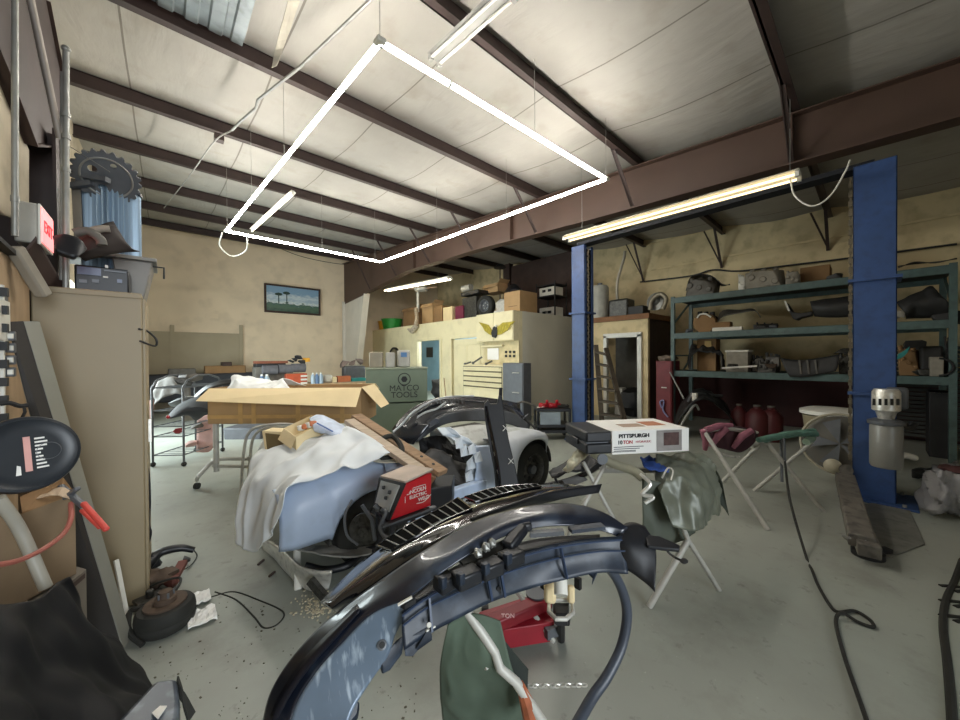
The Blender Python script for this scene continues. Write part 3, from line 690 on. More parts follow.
for z in (ZT + .58, ZT + .9): MB().ab((8.15, 5.96, z), (8.75, 6.65, z + .03)).build('shelf_board', DARK, sh)
for x in (8.17, 8.72):
    for y in (5.975, 6.635): MB().ab((x - .015, y - .015, ZT), (x + .015, y + .015, ZT + 1.0)).build('post', DARK, sh)
# brown timber wall behind storage
struct('wall_loft_timber', MB().ab((9.2, 6.0, ZT), (9.3, 8.6, 4.7)), BRN)
struct('trim_6', MB().ab((9.1, 8.6, ZT), (9.3, 8.9, 4.8)), BRN)
# ================================================================ two post lift
def lift_post(name, pxl, pxr, pyf, d, label, ztop=3.5):
    a, b_ = W(pxl, 400, d=d), W(pxr, 400, d=d)
    c = (a + b_) / 2; c.z = 0
    t = thing(name, label, 'vehicle lift post', c, 'blue lift posts')
    w = .36; dp = .27
    # C section column: back, two sides, open slot facing the other post
    return t, c
def make_post(c, s, label, pw_, pd_):
    """s=+1: carriage slot faces +Y"""
    t = thing('lift_post', label, 'lift post', (c[0], c[1], 0))
    x, y = c[0], c[1]; T_ = .012; H = 3.45
    m_ = MB()
    m_.ab((x - pw_ / 2, y - pd_ / 2, .02), (x - pw_ / 2 + T_, y + pd_ / 2, H)); m_.ab((x + pw_ / 2 - T_, y - pd_ / 2, .02), (x + pw_ / 2, y + pd_ / 2, H))
    yb = y - s * pd_ / 2
    m_.ab((x - pw_ / 2, min(yb, yb + s * T_), .02), (x + pw_ / 2, max(yb, yb + s * T_), H))
    yf = y + s * pd_ / 2
    m_.ab((x - pw_ / 2, min(yf, yf - s * T_), .02), (x - pw_ / 2 + .07, max(yf, yf - s * T_), H)); m_.ab((x + pw_ / 2 - .07, min(yf, yf - s * T_), .02), (x + pw_ / 2, max(yf, yf - s * T_), H))
    m_.build('column', BLUE, t, bevel=.004)
    MB().ab((x - pw_ / 2 - .1, y - pd_ / 2 - .14, 0), (x + pw_ / 2 + .1, y + pd_ / 2 + .1, .02)).build('base_plate', BLUE, t, bevel=.004)
    MB().ab((x - pw_ / 2 + .04, y - pd_ / 2 + .03, .1), (x + pw_ / 2 - .04, y + pd_ / 2 + .0, 3.4)).build('carriage_rail', DARK, t)
    for z in (1.08, 2.25): MB().ab((x - pw_ / 2 - .035, y - pd_ / 2 - .035, z), (x + pw_ / 2 + .02, y + pd_ / 2 + .035, z + .03)).build('stiffener', BLUE, t)
    n_ = MB()
    for i in range(60): n_.box((x - pw_ / 2 + .1 + (.012 if i % 2 else -.012), y + s * (pd_ / 2 + .02), .4 + i * .05), (.03 if i % 2 else .012, .016 if i % 2 else .03, .062))
    n_.build('lifting_chain', mat('chain_metal', '#7a7262', .4, .6, .3, 30), t)
    for i in (-1, 1):
        for j in (-1, 1): MB().cyl((x + i * (pw_ / 2 + .06), y + j * (pd_ / 2 + .05), .02), (x + i * (pw_ / 2 + .06), y + j * (pd_ / 2 + .05), .045), .016, 6).build('anchor_bolt', GALV, t)
    return t
pR = W(874, 400, d=3.7); pL = W(583, 400, d=6.35)
post_r = make_post((pR.x, pR.y), 1, 'nearer right blue lift post with the hydraulic power unit', .34, .3)
make_post((pL.x, pL.y), -1, 'farther blue lift post beside the office wall corner', .3, .26)
ob = thing('overhead_beam', 'dark blue crossbeam joining the two lift posts at the top', 'lift crossbeam', ((pR.x + pL.x) / 2, (pR.y + pL.y) / 2, 3.4))
MB().ab((pR.x - .1, pR.y, 3.45), (pR.x + .1, pL.y, 3.5)).build('beam', mat('crossbeam_navy', '#10141d', .7), ob)
# power unit on right post
pu = thing('hydraulic_power_unit', 'silver and white hydraulic pump hanging on the right blue post', 'hydraulic pump', W(884, 465, d=3.35))
c = W(886, 445, d=3.38); ax = Z
top_, bt_ = W(886, 424, d=3.38), W(886, 467, d=3.38)
MB().lathe([(0, 0), (.1, 0), (.11, .02), (.11, top_.z - bt_.z - .02), (.1, top_.z - bt_.z), (0, top_.z - bt_.z)], bt_, Z, 24).build('reservoir', mat('tank_white', '#8f8f8a', .35, .2, .06, 5), pu, smooth=True)
MB().lathe([(0, 0), (.125, 0), (.125, .03), (.08, .05), (0, .05)], top_, Z, 24).build('manifold', GREYM, pu, smooth=True)
a, b_ = W(886, 412, d=3.38), W(886, 389, d=3.38)
MB().lathe([(.05, -.08), (.07, 0), (.095, .02), (.095, b_.z - a.z - .03), (.08, b_.z - a.z), (0, b_.z - a.z)], a, Z, 20).build('motor', CHROME, pu, smooth=True)
MB().box(W(897, 398, d=3.4), (.14, .14, .2)).build('motor_cap', GREYM, pu, bevel=.02)
MB().tube([W(900, 428, d=3.35), W(911, 428, d=3.35), W(914, 423, d=3.35)], .03, 10).build('handle', BLACKP, pu, smooth=True)
MB().tube([W(898, 460, d=3.35), W(903, 455, d=3.35), W(915, 458, d=3.35)], .028, 10, res=8).build('elbow_fitting', WHITEP, pu, smooth=True)
m_ = MB()
for k in range(5): m_.box(W(874 + k * 6, 402, d=3.28), (.02, .02, .06))
m_.build('bolts', DARK, pu)
MB().bar(W(880, 425, d=3.4), W(880, 425, d=3.6), .12, .12).build('bracket', BLUE, pu)
# lift arm and feet near right post
ARM = mat('arm_paint', '#6f6a62', .55, .2, .25, 7, .05, dirt='#2d2a27', dirt_amt=.6)
la = MB().bar(W(845, 478, z=.24), W(862, 542, z=.14), .14, .1).build('lift_arm', ARM, post_r, bevel=.01)
MB().bar(W(850, 505, z=.2), W(870, 552, z=.1), .12, .1).build('inner_tube', ARM, la, bevel=.01)
MB().lathe([(0, 0), (.09, 0), (.09, .04), (.05, .05), (.04, .1), (0, .1)], W(868, 556, z=.0), Z, 16).build('pad_mount', DARK, la, smooth=True)
MB().bar(W(855, 552, z=.03), W(889, 550, z=.03), .05, .03).build('lock_lever', DARK, la)
MB().tube([W(850, 538, z=.2), W(843, 536, z=.12), W(858, 546, z=.1), W(866, 540, z=.16)], .008, 6, res=20).build('spring', GALV, la, smooth=True)
MB().cyl(W(846, 470, z=.1), W(846, 470, z=.3), .055).build('pivot', ARM, la, smooth=True)
solo('lift_floor_plate', MB().prism([WF(862, 505), WF(905, 500), WF(925, 545), WF(880, 562)], Z * .012), mat('plate', '#7b7b74', .6, .3, .2, 6, dirt='#2a2928'), 'flat worn steel plate on floor in front of the right post', 'plate', bevel=.002)
# round guard/fan
fg = thing('drum_fan', 'round fan with pale ring guard leaning by the right post', 'fan', WF(838, 490))
c = W(840, 444, d=3.95); nrm = (CAM - c).normalized(); nrm = (nrm + Vector((-.3, .1, .1))).normalized()
R_ = .33
a1 = Z - nrm * nrm.z; a1.normalize(); b1 = nrm.cross(a1)
MB().tube([c + (a1 * math.cos(t) + b1 * math.sin(t)) * R_ for t in [2 * PI * i / 40 for i in range(40)]], .014, 8, close=True).build('ring', mat('ring_cream', '#9a937f', .5), fg, smooth=True)
MB().lathe([(0, -.06), (R_ * .95, -.1), (R_ * .97, -.08), (0, -.04)], c, nrm, 32).build('shroud', mat('fan_grey', '#5b5850', .6, 0, .15, 6), fg, smooth=True)
m_ = MB()
for k in range(5):
    th = 2 * PI * k / 5; m_.prism([c, c + (a1 * math.cos(th) + b1 * math.sin(th)) * R_ * .85, c + (a1 * math.cos(th + .6) + b1 * math.sin(th + .6)) * R_ * .8], nrm * .01)
m_.build('blades', GREYM, fg)
k_ = W(833, 466, d=3.8); MB().lathe([(0, 0), (.07, 0), (.075, .02), (.05, .045), (.02, .05), (0, .05)], k_, nrm, 20).build('hub_cap', mat('cap_cream', '#b3ab94', .5), fg, smooth=True)
MB().bar(c - a1 * R_, W(846, 484, z=.0), .06, .04).build('stand', GREYM, fg)
# ================================================================ side room box with door
struct('wall_closet_front', MB().ab((8.2, W(597, 360, x=8.2).y + .3, 0), (8.3, W(604, 360, x=8.2).y, 1.97)).ab((8.2, W(648, 360, x=8.2).y, 0), (8.3, W(641, 360, x=8.2).y, 1.97)).ab((8.2, W(648, 360, x=8.2).y, 1.97), (8.3, W(597, 360, x=8.2).y + .3, 2.35)), CREAMB)
struct('wall_closet_side', MB().ab((8.3, W(648, 360, x=8.2).y, 0), (9.7, W(648, 360, x=8.2).y + .08, 2.35)), BRN)
struct('ceiling_closet_roof', MB().ab((8.14, W(648, 360, x=8.2).y - .05, 2.35), (9.7, 5.4, 2.47)), mat('fascia_wood', '#7d5432', .7, 0, .15, 5))
ya, yb = W(604, 360, x=8.18).y, W(642, 360, x=8.18).y
m_ = MB(); m_.ab((8.14, ya, 0), (8.24, ya - .09, 2.0)); m_.ab((8.14, yb, 0), (8.24, yb + .1, 2.0)); m_.ab((8.14, yb, 1.94), (8.24, ya, 2.05)); struct('trim_3', m_, WHITEP, bevel=.006)
struct('door_2', MB().ab((8.3, yb + .1, .02), (9.0, yb + .14, 1.94)), mat('door_grey', '#8a8676', .6)) 
struct('wall_closet_inner', MB().ab((9.55, yb, 0), (9.6, ya + .4, 2.34)), mat('closet_grey', '#6c6b66', .8))
solo('white_jug', MB().ab((8.5, W(618, 400, x=8.5).y - .1, 0), (8.75, W(618, 400, x=8.5).y + .1, W(620, 388, x=8.5).z)), WHITEP, 'whitish slab standing in the dark closet doorway', 'panel', bevel=.02)
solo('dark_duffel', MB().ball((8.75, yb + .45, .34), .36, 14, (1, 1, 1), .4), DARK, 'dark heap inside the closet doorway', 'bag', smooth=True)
# closet roof clutter
b0 = 2.47
def cbx(px0, px1, py, m, name, label, cat, X=8.5, dep=.4, base=b0, bevel=.01): return obx(px0, px1, py, m, name, label, cat, X, dep, base, bevel)
t = thing('white_cylinder', 'tall white water filter cylinder standing behind the farther blue post', 'cylinder', W(600, 300, x=8.5))
a = W(600, 305, x=8.5); MB().lathe([(0, 0), (.21, 0), (.22, .03), (.22, .8), (.18, .86), (0, .86)], (8.5, a.y, b0), Z, 20).build('body', mat('cyl_white', '#a9a79c', .5), t, smooth=True)
MB().lathe([(0, .86), (.06, .86), (.06, .93), (0, .93)], (8.5, a.y, b0), Z, 12).build('cap', GREYM, t)
solo('bent_exhaust_pipe', MB().tube([W(618, 308, x=8.6), W(617, 285, x=8.6), W(621, 268, x=8.6), (W(624, 258, x=8.6)), W(625, 251, x=8.6)], .035, 10, res=16), mat('pipe_pale', '#a39c8c', .5, .2), 'pale bent pipe standing on the closet roof', 'pipe', smooth=True)
cbx(608, 628, 299, ENG, 'gearbox', 'dark oily gearbox casing on the closet roof', 'car part', bevel=.05)
cbx(628, 643, 306, DARK, 'black_tray', 'black tray on the closet roof near its right end', 'tray', 8.4)
solo('engine_pulley', MB().lathe([(0, 0), (.2, 0), (.22, .05), (.1, .08), (.06, .14), (0, .14)], W(657, 302, x=8.7), (-1, 0, .2), 20), GALV, 'metal pulley wheel between the closet roof and the rack', 'car part', smooth=True)
solo('silver_hose', MB().tube([W(650, 310, x=8.5), W(652, 300, x=8.5), W(660, 294, x=8.5), W(666, 299, x=8.5), W(663, 309, x=8.5)], .05, 10, res=20), mat('hose_silver', '#8c8370', .5, .3), 'crumpled silver duct hose looped beside the rack top', 'hose', smooth=True)
# step ladder
ld = thing('step_ladder', 'grey wooden step ladder leaning in front of the closet door', 'ladder', WF(610, 425))
a0, a1_ = W(596, 345, x=7.7), W(602, 425, x=7.3); b0_, b1_ = W(606, 348, x=7.7), W(626, 422, x=7.3)
LADW = mat('ladder_wood', '#554c40', .8, 0, .2, 8)
a1_ = Vector((7.3, a1_.y, 0)); b1_ = Vector((7.3, b1_.y, 0))
MB().bar(a0, a1_, .1, .05).build('side_rail', LADW, ld); MB().bar(b0_, b1_, .1, .05).build('side_rail', LADW, ld)
for k in range(6):
    f_ = (k + .6) / 6.3; MB().bar(a0.lerp(a1_, f_), b0_.lerp(b1_, f_), .2, .04, (0, 0, 1)).build('step', LADW, ld)
# red cabinet
rc = thing('red_cabinet', 'tall dull red metal cabinet beside the closet', 'cabinet', (8.1, W(664, 400, x=7.9).y, 0))
y0, y1 = W(656, 400, x=7.9).y, W(672, 400, x=7.9).y; zt = W(664, 361, x=7.9).z
MB().ab((7.9, y1, 0), (8.35, y0, zt)).build('body', mat('cabinet_red', '#6f2428', .5, 0, .15, 6), rc, bevel=.01)
MB().ab((7.885, y1 + .02, .08), (7.9, y0 - .02, zt - .04)).build('door', mat('cabinet_red', '#6f2428', .5), rc, bevel=.004)
MB().ab((7.87, y1 + .1, W(664, 388, x=7.9).z), (7.885, y0 - .12, W(664, 387, x=7.9).z)).build('label_strip', WHITEP, rc)
MB().tube([W(662, 408, x=7.85), W(660, 402, x=7.85), W(664, 401, x=7.85), W(663, 410, x=7.85), W(668, 417, x=7.85)], .018, 8, res=14).build('hook', mat('lavender', '#8582a8', .5), rc, smooth=True)
solo('paint_can_heap', MB().ball((8.1, (y0 + y1) / 2, zt + .05), .13, 12, (1, 1.4, .6), .5), mat('heap', '#77695c', .8, 0, .4, 20), 'small heap of rags on top of the red cabinet', 'rags', smooth=True)
solo('leaning_rod', MB().tube([W(670, 372, x=7.6), W(684, 399, x=7.4)], .015), GALV, 'thin pale rod leaning right of the red cabinet', 'rod')
# ================================================================ storage rack
XK = 8.0; yL, yR = W(671, 330, x=XK).y, W(957, 330, x=XK).y
rk = thing('pallet_rack', 'long green steel storage rack along the cream side wall', 'rack', (XK + .5, (yL + yR) / 2, 0))
SHZ = [W(680, 297, x=XK).z, W(680, 333, x=XK).z, W(690, 371, x=XK).z]
DARKB = mat('shelf_board', '#3a3f3a', .8)
for z in SHZ:
    MB().ab((XK, yR, z - .12), (XK + .05, yL, z)).build('front_beam', RACKG, rk, bevel=.006)
    MB().ab((XK + 1.1, yR, z - .12), (XK + 1.15, yL, z)).build('rear_beam', RACKG, rk)
    MB().ab((XK + .05, yR, z - .04), (XK + 1.1, yL, z - .01)).build('shelf_board', DARKB, rk)
for y in (yL - .03, yR + .03):
    for x in (XK + .03, XK + 1.12): MB().ab((x - .035, y - .035, 0), (x + .035, y + .035, SHZ[0] + .02)).build('upright', RACKG, rk)
    n_ = MB()
    for k in range(4): n_.bar((XK + .03, y, .2 + k * .65), (XK + 1.12, y, .2 + k * .65 + (.6 if k % 2 else -.0)), .03, .03)
    n_.build('cross_brace', RACKG, rk)
# lower maroon wall band and dark ribbed shutter
struct('wall_right_lower', MB().ab((XR - .03, -4, 0), (XR, 3.6, 1.15)), mat('maroon_wall', '#3d1f1e', .8, 0, .2, 2))
m_ = MB()
for k in range(22): m_.ab((XR - .35, -4, .1 + k * .07), (XR - .31, -.2, .15 + k * .07))
solo('ribbed_panel', m_, mat('rib_grey', '#3a3a36', .6), 'dark horizontally ribbed panel on the wall at far right', 'panel')
solo('wall_cable', MB().tube([W(640, 282, x=9.7), W(690, 276, x=9.7), W(712, 270, x=9.7), W(740, 271, x=9.7), W(800, 264, x=9.7), W(850, 258, x=9.7), W(957, 244, x=9.7)], .018, 6, res=40), DARK, 'dark cable running along the cream side wall over the rack', 'cable')
for i, py in enumerate((262, 232)):
    solo('wall_ledge', MB().ab((XR - .03, -2, W(700, py, x=9.78).z), (XR, 4.4, W(700, py, x=9.78).z + .04)), CREAMB, ['lower', 'upper'][i] + ' cream ledge line running along the top of the side wall', 'ledge')
# rack contents
def rx(px, py, X=8.25): return W(px, py, x=X)
def rbox(px0, px1, py, lvl, m, name, label, cat='box', X=8.12, dep=.45, bevel=.01, lid=None):
    a = W(px0, py, x=X); b = W(px1, py, x=X); z = (a.z + b.z) / 2; base = SHZ[lvl] - .01
    if z < base + .03: z = base + .05
    if lid:
        t = thing(name, label, cat, (X + dep / 2, (a.y + b.y) / 2, base))
        MB().ab((X, b.y, base), (X + dep, a.y, z - .04)).build('body', m, t, bevel=bevel)
        MB().ab((X - .015, b.y - .015, z - .04), (X + dep + .015, a.y + .015, z)).build('lid', lid, t, bevel=bevel); return t
    if cat == 'car part':      # irregular castings: chamfered, lopsided bodies with bosses
        w_, h_ = a.y - b.y, z - base; m_ = MB(); pts = []
        for i in range(26):
            fx, fy, fz = random.random(), random.random(), random.random(); k = i % 3
            if k == 0: fy = round(fy)
            elif k == 1: fx = round(fx)
            else: fz = round(fz)
            pts.append((X + dep * fx, b.y + w_ * (.02 + .96 * fy), base + h_ * (fz * (.82 + .18 * random.random()))))
        pts += [(X, b.y + w_ * .05, base), (X, a.y - w_ * .05, base), (X + dep, b.y + w_ * .1, base), (X + dep, a.y - w_ * .1, base)]
        m_.hull(pts)
        for i in range(3):
            yy = b.y + w_ * (.2 + .3 * i); m_.cyl((X - .03, yy, base + h_ * (.3 + .15 * i)), (X + .1, yy, base + h_ * (.3 + .15 * i)), min(h_, w_) * .14, 10)
            m_.cyl((X + dep * .4, yy, base + h_ * .5), (X + dep * .4, yy + .02, z + .015 * i), min(h_, w_) * .12, 8)
        return solo(name, m_, m, label, cat, bevel=min(bevel, .012))
    return solo(name, MB().ab((X, b.y, base), (X + dep, a.y, z)), m, label, cat, bevel=bevel)
def panelpart(rows, m, name, label, cat='car part', solid=.012, nu=16, nv=8, fold=0):
    return solo(name, MB().surf(rows, nu, nv, fold=fold), m, label, cat, solid=solid, smooth=True)
GP = mat('grey_part_plastic', '#5f5b54', .65, 0, .25, 9, .03); LG = mat('dusty_light_part', '#8d877a', .7, 0, .2, 8, .03)
DK = mat('dusty_black_part', '#2b2a29', .6, 0, .25, 9, .03)
# top shelf
rbox(684, 715, 277, 0, GP, 'air_box', 'dark grey box shaped air intake at left end of the top rack shelf', 'car part', bevel=.06)
panelpart([[rx(686, 291), rx(690, 278), rx(700, 274), rx(712, 276), rx(722, 284), rx(730, 285)], [rx(686, 290, 8.7), rx(690, 282, 8.7), rx(702, 279, 8.7), rx(712, 281, 8.7), rx(722, 286, 8.7), rx(730, 284, 8.7)]], DK, 'black_duct', 'black curved duct on top of the air intake on the top shelf')
rbox(744, 783, 268, 0, LG, 'long_grey_part', 'long pale grey bumper beam box on the top rack shelf', 'car part', bevel=.05)
rbox(785, 800, 271, 0, LG, 'pale_part', 'pale round ended car part mid top shelf', 'car part', 8.1, .3, .07)
rbox(800, 830, 266, 0, CARDD, 'brown_carton', 'flat brown carton on the top shelf left of the chain', 'box', 8.4)
rbox(738, 745, 275, 0, WHITEP, 'small_white_part', 'small pale upright piece beside the long grey part', 'car part', 8.3, .1, .02)
panelpart([[rx(898, 268), rx(915, 262), rx(935, 263), rx(957, 258)], [rx(898, 266, 8.7), rx(915, 264, 8.7), rx(935, 262, 8.7), rx(957, 259, 8.7)]], DK, 'dark_trim_part', 'flat dark trim on the top shelf right of the blue post')
# middle shelf
t = thing('brake_drum', 'brown drum shaped part with a white arc on the middle shelf', 'car part', rx(704, 328))
a = rx(704, 321, 8.2); MB().lathe([(0, 0), (.2, 0), (.2, .15), (0, .15)], (8.2, a.y, SHZ[1] + .19), (1, 0, 0), 20).build('drum', CARDD, t, smooth=True)
MB().tube([W(697, 318, x=8.17), W(700, 314.5, x=8.17), W(706, 314, x=8.17), W(711, 317, x=8.17)], .018, 8, res=10).build('arc', WHITEP, t, smooth=True)
rbox(695, 716, 312, 1, DK, 'dark_housing', 'dark housing behind the brown drum on the middle shelf', 'car part', 8.5, .3, .06)
rbox(712, 730, 322, 1, CARDD, 'small_carton', 'small brown labelled carton on the middle shelf', 'box', 8.1, .2)
rbox(712, 742, 327, 1, WHITEP, 'white_flat_box', 'thin white flat box lying under the small carton', 'box', 8.06, .1)
panelpart([[rx(716, 325, 8.3), rx(722, 317, 8.3), rx(740, 313, 8.3), rx(755, 311, 8.3), rx(761, 318, 8.3)], [rx(716, 325, 8.8), rx(722, 311, 8.8), rx(740, 310, 8.8), rx(753, 309, 8.8), rx(760, 316, 8.8)]], GP, 'grey_splash_shield', 'grey green splash shield panel on the middle shelf')
rbox(752, 777, 323, 1, DK, 'oily_rod_set', 'dark low set of rods on the middle shelf', 'car part', 8.2, .3, .03)
mr = thing('side_mirror', 'dark wing shaped side mirror with pale edge standing on middle shelf', 'car part', rx(790, 320))
MB().prism([rx(784, 301), rx(787, 303), rx(793, 312), rx(802, 313), rx(812, 311), rx(812, 315), rx(800, 318), rx(797, 320), rx(793, 319), rx(788, 309)], (.25, 0, 0)).build('housing', DK, mr, bevel=.015)
MB().prism([W(784, 301, x=8.22), W(786, 301, x=8.22), W(790, 311, x=8.22), W(788, 311, x=8.22)], (.02, 0, 0)).build('edge', WHITEP, mr)
panelpart([[rx(810, 302, 8.15), rx(825, 299.5, 8.15), rx(840, 298, 8.15), rx(856, 295, 8.15)], [rx(812, 308, 8.1), rx(826, 308, 8.05), rx(840, 306, 8.05), rx(856, 304, 8.05)], [rx(815, 316, 8.2), rx(828, 317, 8.15), rx(842, 317, 8.15), rx(856, 316, 8.15)]], DK, 'black_bumper_section', 'black bumper section on the middle shelf left of the chain', solid=.03)
panelpart([[rx(897, 303, 8.15), rx(912, 296, 8.15), rx(922, 292, 8.15), rx(930, 287, 8.15), (rx(932, 292, 8.15))], [rx(904, 312, 8.05), rx(914, 304, 8.05), rx(925, 303, 8.05), rx(936, 300, 8.05), rx(948, 302, 8.05)], [rx(906, 317, 8.2), rx(916, 317, 8.2), rx(925, 317, 8.2), rx(936, 316, 8.2), rx(950, 314, 8.2)]], DK, 'headlight_bucket', 'black ragged headlight bucket on the middle shelf right of the blue post', solid=.03, fold=.02)
t = solo('paint_rag', MB().ball(rx(901, 314, 8.1), .06, 10, (1, 1.2, 1), .5), LG, 'small pale ball on the middle shelf right of the post', 'rag', smooth=True)
# third shelf
rbox(697, 716, 339, 2, CARDD, 'carton_with_label', 'brown carton with a bright label above the black heap on third shelf', 'box', 8.5, .3)
MBl = solo('carton_label', MB().box(W(708, 344, x=8.48), (.01, .12, .12)), mat('label_gold', '#c8a25a', .5), 'small gold label stuck on the brown carton', 'label')
solo('black_part_heap', MB().surf([[rx(688, 369, 8.15), rx(690, 355, 8.2), rx(700, 350, 8.2), rx(713, 351, 8.2), rx(722, 356, 8.2), rx(725, 369, 8.15)], [rx(688, 366, 8.7), rx(690, 346, 8.7), rx(700, 344, 8.7), rx(713, 345, 8.7), rx(722, 352, 8.7), rx(725, 366, 8.7)]], 24, 10, fold=.05), DK, 'heap of black parts on the third shelf under the labelled carton', 'car parts', solid=.02)
rbox(726, 748, 350, 2, LG, 'white_carton', 'dusty white lidded carton on the third shelf', 'box', 8.2, .35, lid=WHITEP)
for k, (p0, p1, y0_) in enumerate(((751, 764, 356), (764, 780, 354), (756, 776, 362))):
    rbox(p0, p1, y0_, 2, ENG, 'engine_part', ['small oily engine part right of the white carton', 'second oily engine part touching the leaning grille', 'low oily bracket in front of the two engine parts'][k], 'car part', 8.15 if k == 2 else 8.4, .2, .03)
solo('white_trim_strip', MB().bar(W(722, 368, x=8.02), W(757, 366, x=8.02), .04, .03), WHITEP, 'white strip at the front edge of the third shelf', 'trim')
panelpart([[rx(780, 358, 8.0), rx(800, 360, 8.0), rx(825, 357, 8.0), rx(840, 354, 8.0)], [rx(785, 369, 7.95), rx(802, 370, 7.95), rx(822, 368, 7.95), rx(838, 366, 7.95)], [rx(790, 377, 7.95), rx(806, 377, 7.95), rx(822, 374, 7.95), rx(836, 371, 7.95)]], DK, 'black_grille', 'black radiator grille hanging over the third shelf edge', solid=.02)
m_ = MB()
for k in range(3): m_.bar(W(799 + k * 8, 360, x=7.93), W(801 + k * 8, 374, x=7.93), .02, .02)
solo('grille_ribs', m_, GP, 'grey ribs across the black grille on the third shelf', 'car part')
rbox(838, 856, 353, 2, ENG, 'alternator', 'rusty alternator heap left of the chain on the third shelf', 'car part', 8.2, .3, .06)
rbox(898, 920, 347, 2, CARDD, 'brown_seat_part', 'brown dusty part on the third shelf right of the blue post', 'car part', 8.3, .3, .05)
rbox(920, 944, 346, 2, DK, 'dark_carton', 'dark carton on the third shelf near the far right', 'box', 8.3, .3, .03)
rbox(946, 958, 338, 2, DK, 'dark_round_part', 'dark rounded part at the extreme right of the third shelf', 'car part', 8.2, .3, .1)
panelpart([[rx(898, 354, 8.1), rx(905, 350, 8.1), rx(910, 346, 8.1)], [rx(896, 360, 8.1), rx(903, 357, 8.1), rx(908, 352, 8.1)]], TEAL, 'teal_bracket', 'teal bracket beside the blue post on the third shelf')
t = thing('grey_canister', 'pale box with a dark ring on the third shelf far right', 'box', rx(937, 380, 8.05))
MB().ab((8.0, W(944, 370, x=8).y, SHZ[2] - .0), (8.2, W(930, 370, x=8).y, W(936, 357, x=8).z)).build('body', LG, t, bevel=.01)
cc = W(939, 367, x=7.98); MB().tube([cc + Vector((0, math.cos(q_) * .12, math.sin(q_) * .12)) for q_ in [PI / 2 + PI * i / 14 for i in range(15)]], .014, 6).build('ring', DARK, t)
rbox2 = solo('cream_carton', MB().ab((8.3, W(951, 395, x=8.3).y, .95), (8.6, W(931, 395, x=8.3).y, W(940, 394, x=8.3).z)), mat('cream_box', '#a79b74', .7), 'cream flat carton below the third shelf at far right', 'box', bevel=.01)
solo('lower_rack_crate', MB().ab((8.3, W(953, 395, x=8.3).y, 0), (8.8, W(929, 395, x=8.3).y, .95)), DARK, 'dark crate on floor under the cream carton at far right', 'crate', bevel=.01)
JK = [(765, 289, .08, LG, 'lumpy pale chunk on the front edge of the top shelf'), (833, 279, .09, DK, 'dark chunk on the top shelf just left of the chain'), (690, 331, .07, GREYM, 'small grey cap at the left end of the middle shelf'), (772, 327, .05, GREYM, 'little grey fitting on the middle shelf beside the rods'), (733, 366, .06, ENG, 'small oily fitting in front of the white carton'), (770, 366, .07, RUST, 'rusty fitting beside the leaning grille'), (845, 352, .1, ENG, 'oily knob on top of the alternator heap'), (912, 345, .09, DK, 'black lump on top of the brown seat part'), (925, 372, .08, ENG, 'oily lump in front of the dark carton'), (950, 318, .12, DK, 'dark lump at the right end of the middle shelf')]
for px, py, r_, m__, lb in JK:
    c = rx(px, py, 8.15); solo('loose_fitting', MB().hull([c + Vector((random.uniform(-1, 1), random.uniform(-1.6, 1.6), random.uniform(-.8, .9))) * r_ for _ in range(14)]), m__, lb, 'car part', bevel=.006)
# ---------------------------------------------------------------- floor stuff under the rack
def jug(px, py0, py1, X, m, label, name='plastic_jug', r=None):
    a = W(px, py0, x=X); z1 = a.z; r = r or .13; c = Vector((X, a.y, 0)); t = thing(name, label, 'jug', c)
    MB().lathe([(0, 0), (r, 0), (r * 1.05, .03), (r * 1.05, z1 * .7), (r * .5, z1 * .88), (r * .3, z1 * .9), (r * .3, z1 * .96), (0, z1 * .96)], c, Z, 16).build('body', m, t, smooth=True)
    MB().lathe([(0, z1 * .96), (r * .35, z1 * .96), (r * .35, z1), (0, z1)], c, Z, 12).build('cap', GP if 'GP' in globals() else GREYM, t, smooth=True)
    return t
JR = mat('dark_red_plastic', '#4d1a1d', .55)
jug(739, 404, 0, 7.9, JR, 'dull red container on the floor left of the red bottle pair'); jug(757, 405, 0, 7.8, JR, 'dark red container behind the pink wrapped stand', r=.17); jug(771, 406, 0, 7.9, JR, 'dark red container farthest right under the rack', r=.16)
wb = thing('waste_bin', 'beige lidded bin on the floor left of the right blue post', 'bin', WF(830, 460))
c = W(831, 414, x=6.9); c0 = Vector((6.9, c.y, 0)); hz = c.z
MB().lathe([(0, 0), (.22, 0), (.3, hz - .02), (0, hz - .02)], c0, Z, 24).build('body', mat('bin_beige', '#8a8067', .6), wb, smooth=True)
MB().lathe([(0, 0), (.33, 0), (.33, .05), (.25, .08), (0, .09)], c0 + Z * hz, Z, 24).build('lid', WHITEP, wb, smooth=True)
bg = thing('white_bin_bag', 'grey white crumpled plastic bag on the floor at the right edge', 'bag', WF(945, 515))
MB().surf([[WF(915, 508), WF(935, 516), WF(960, 520), WF(985, 518)], [W(918, 482, z=.25), W(936, 492, z=.28), W(960, 500, z=.25), W(985, 500, z=.25)], [W(921, 470, z=.42), W(940, 467, z=.5), W(960, 468, z=.5), W(985, 470, z=.5)], [W(925, 470, z=.3), W(942, 462, z=.42), W(960, 462, z=.45), W(985, 462, z=.4)]], 40, 30, fold=.06, freq=7).build('body', mat('bag_grey', '#9b9a9c', .6, 0, .12, 9), bg, solid=.006, smooth=True)
MB().ball(W(955, 470, z=.47), .1, 12, (1, 1, .4), .4).build('dark_cloth', mat('dark_red_cloth', '#4b2d2c', .9), bg, smooth=True)
panelpart([[WF(912, 478) , WF(930, 480), WF(950, 486)], [W(912, 470, z=.18), W(930, 468, z=.25), W(950, 472, z=.2)]], DK, 'black_trim', 'black trim lying behind the crumpled bag', fold=.02)
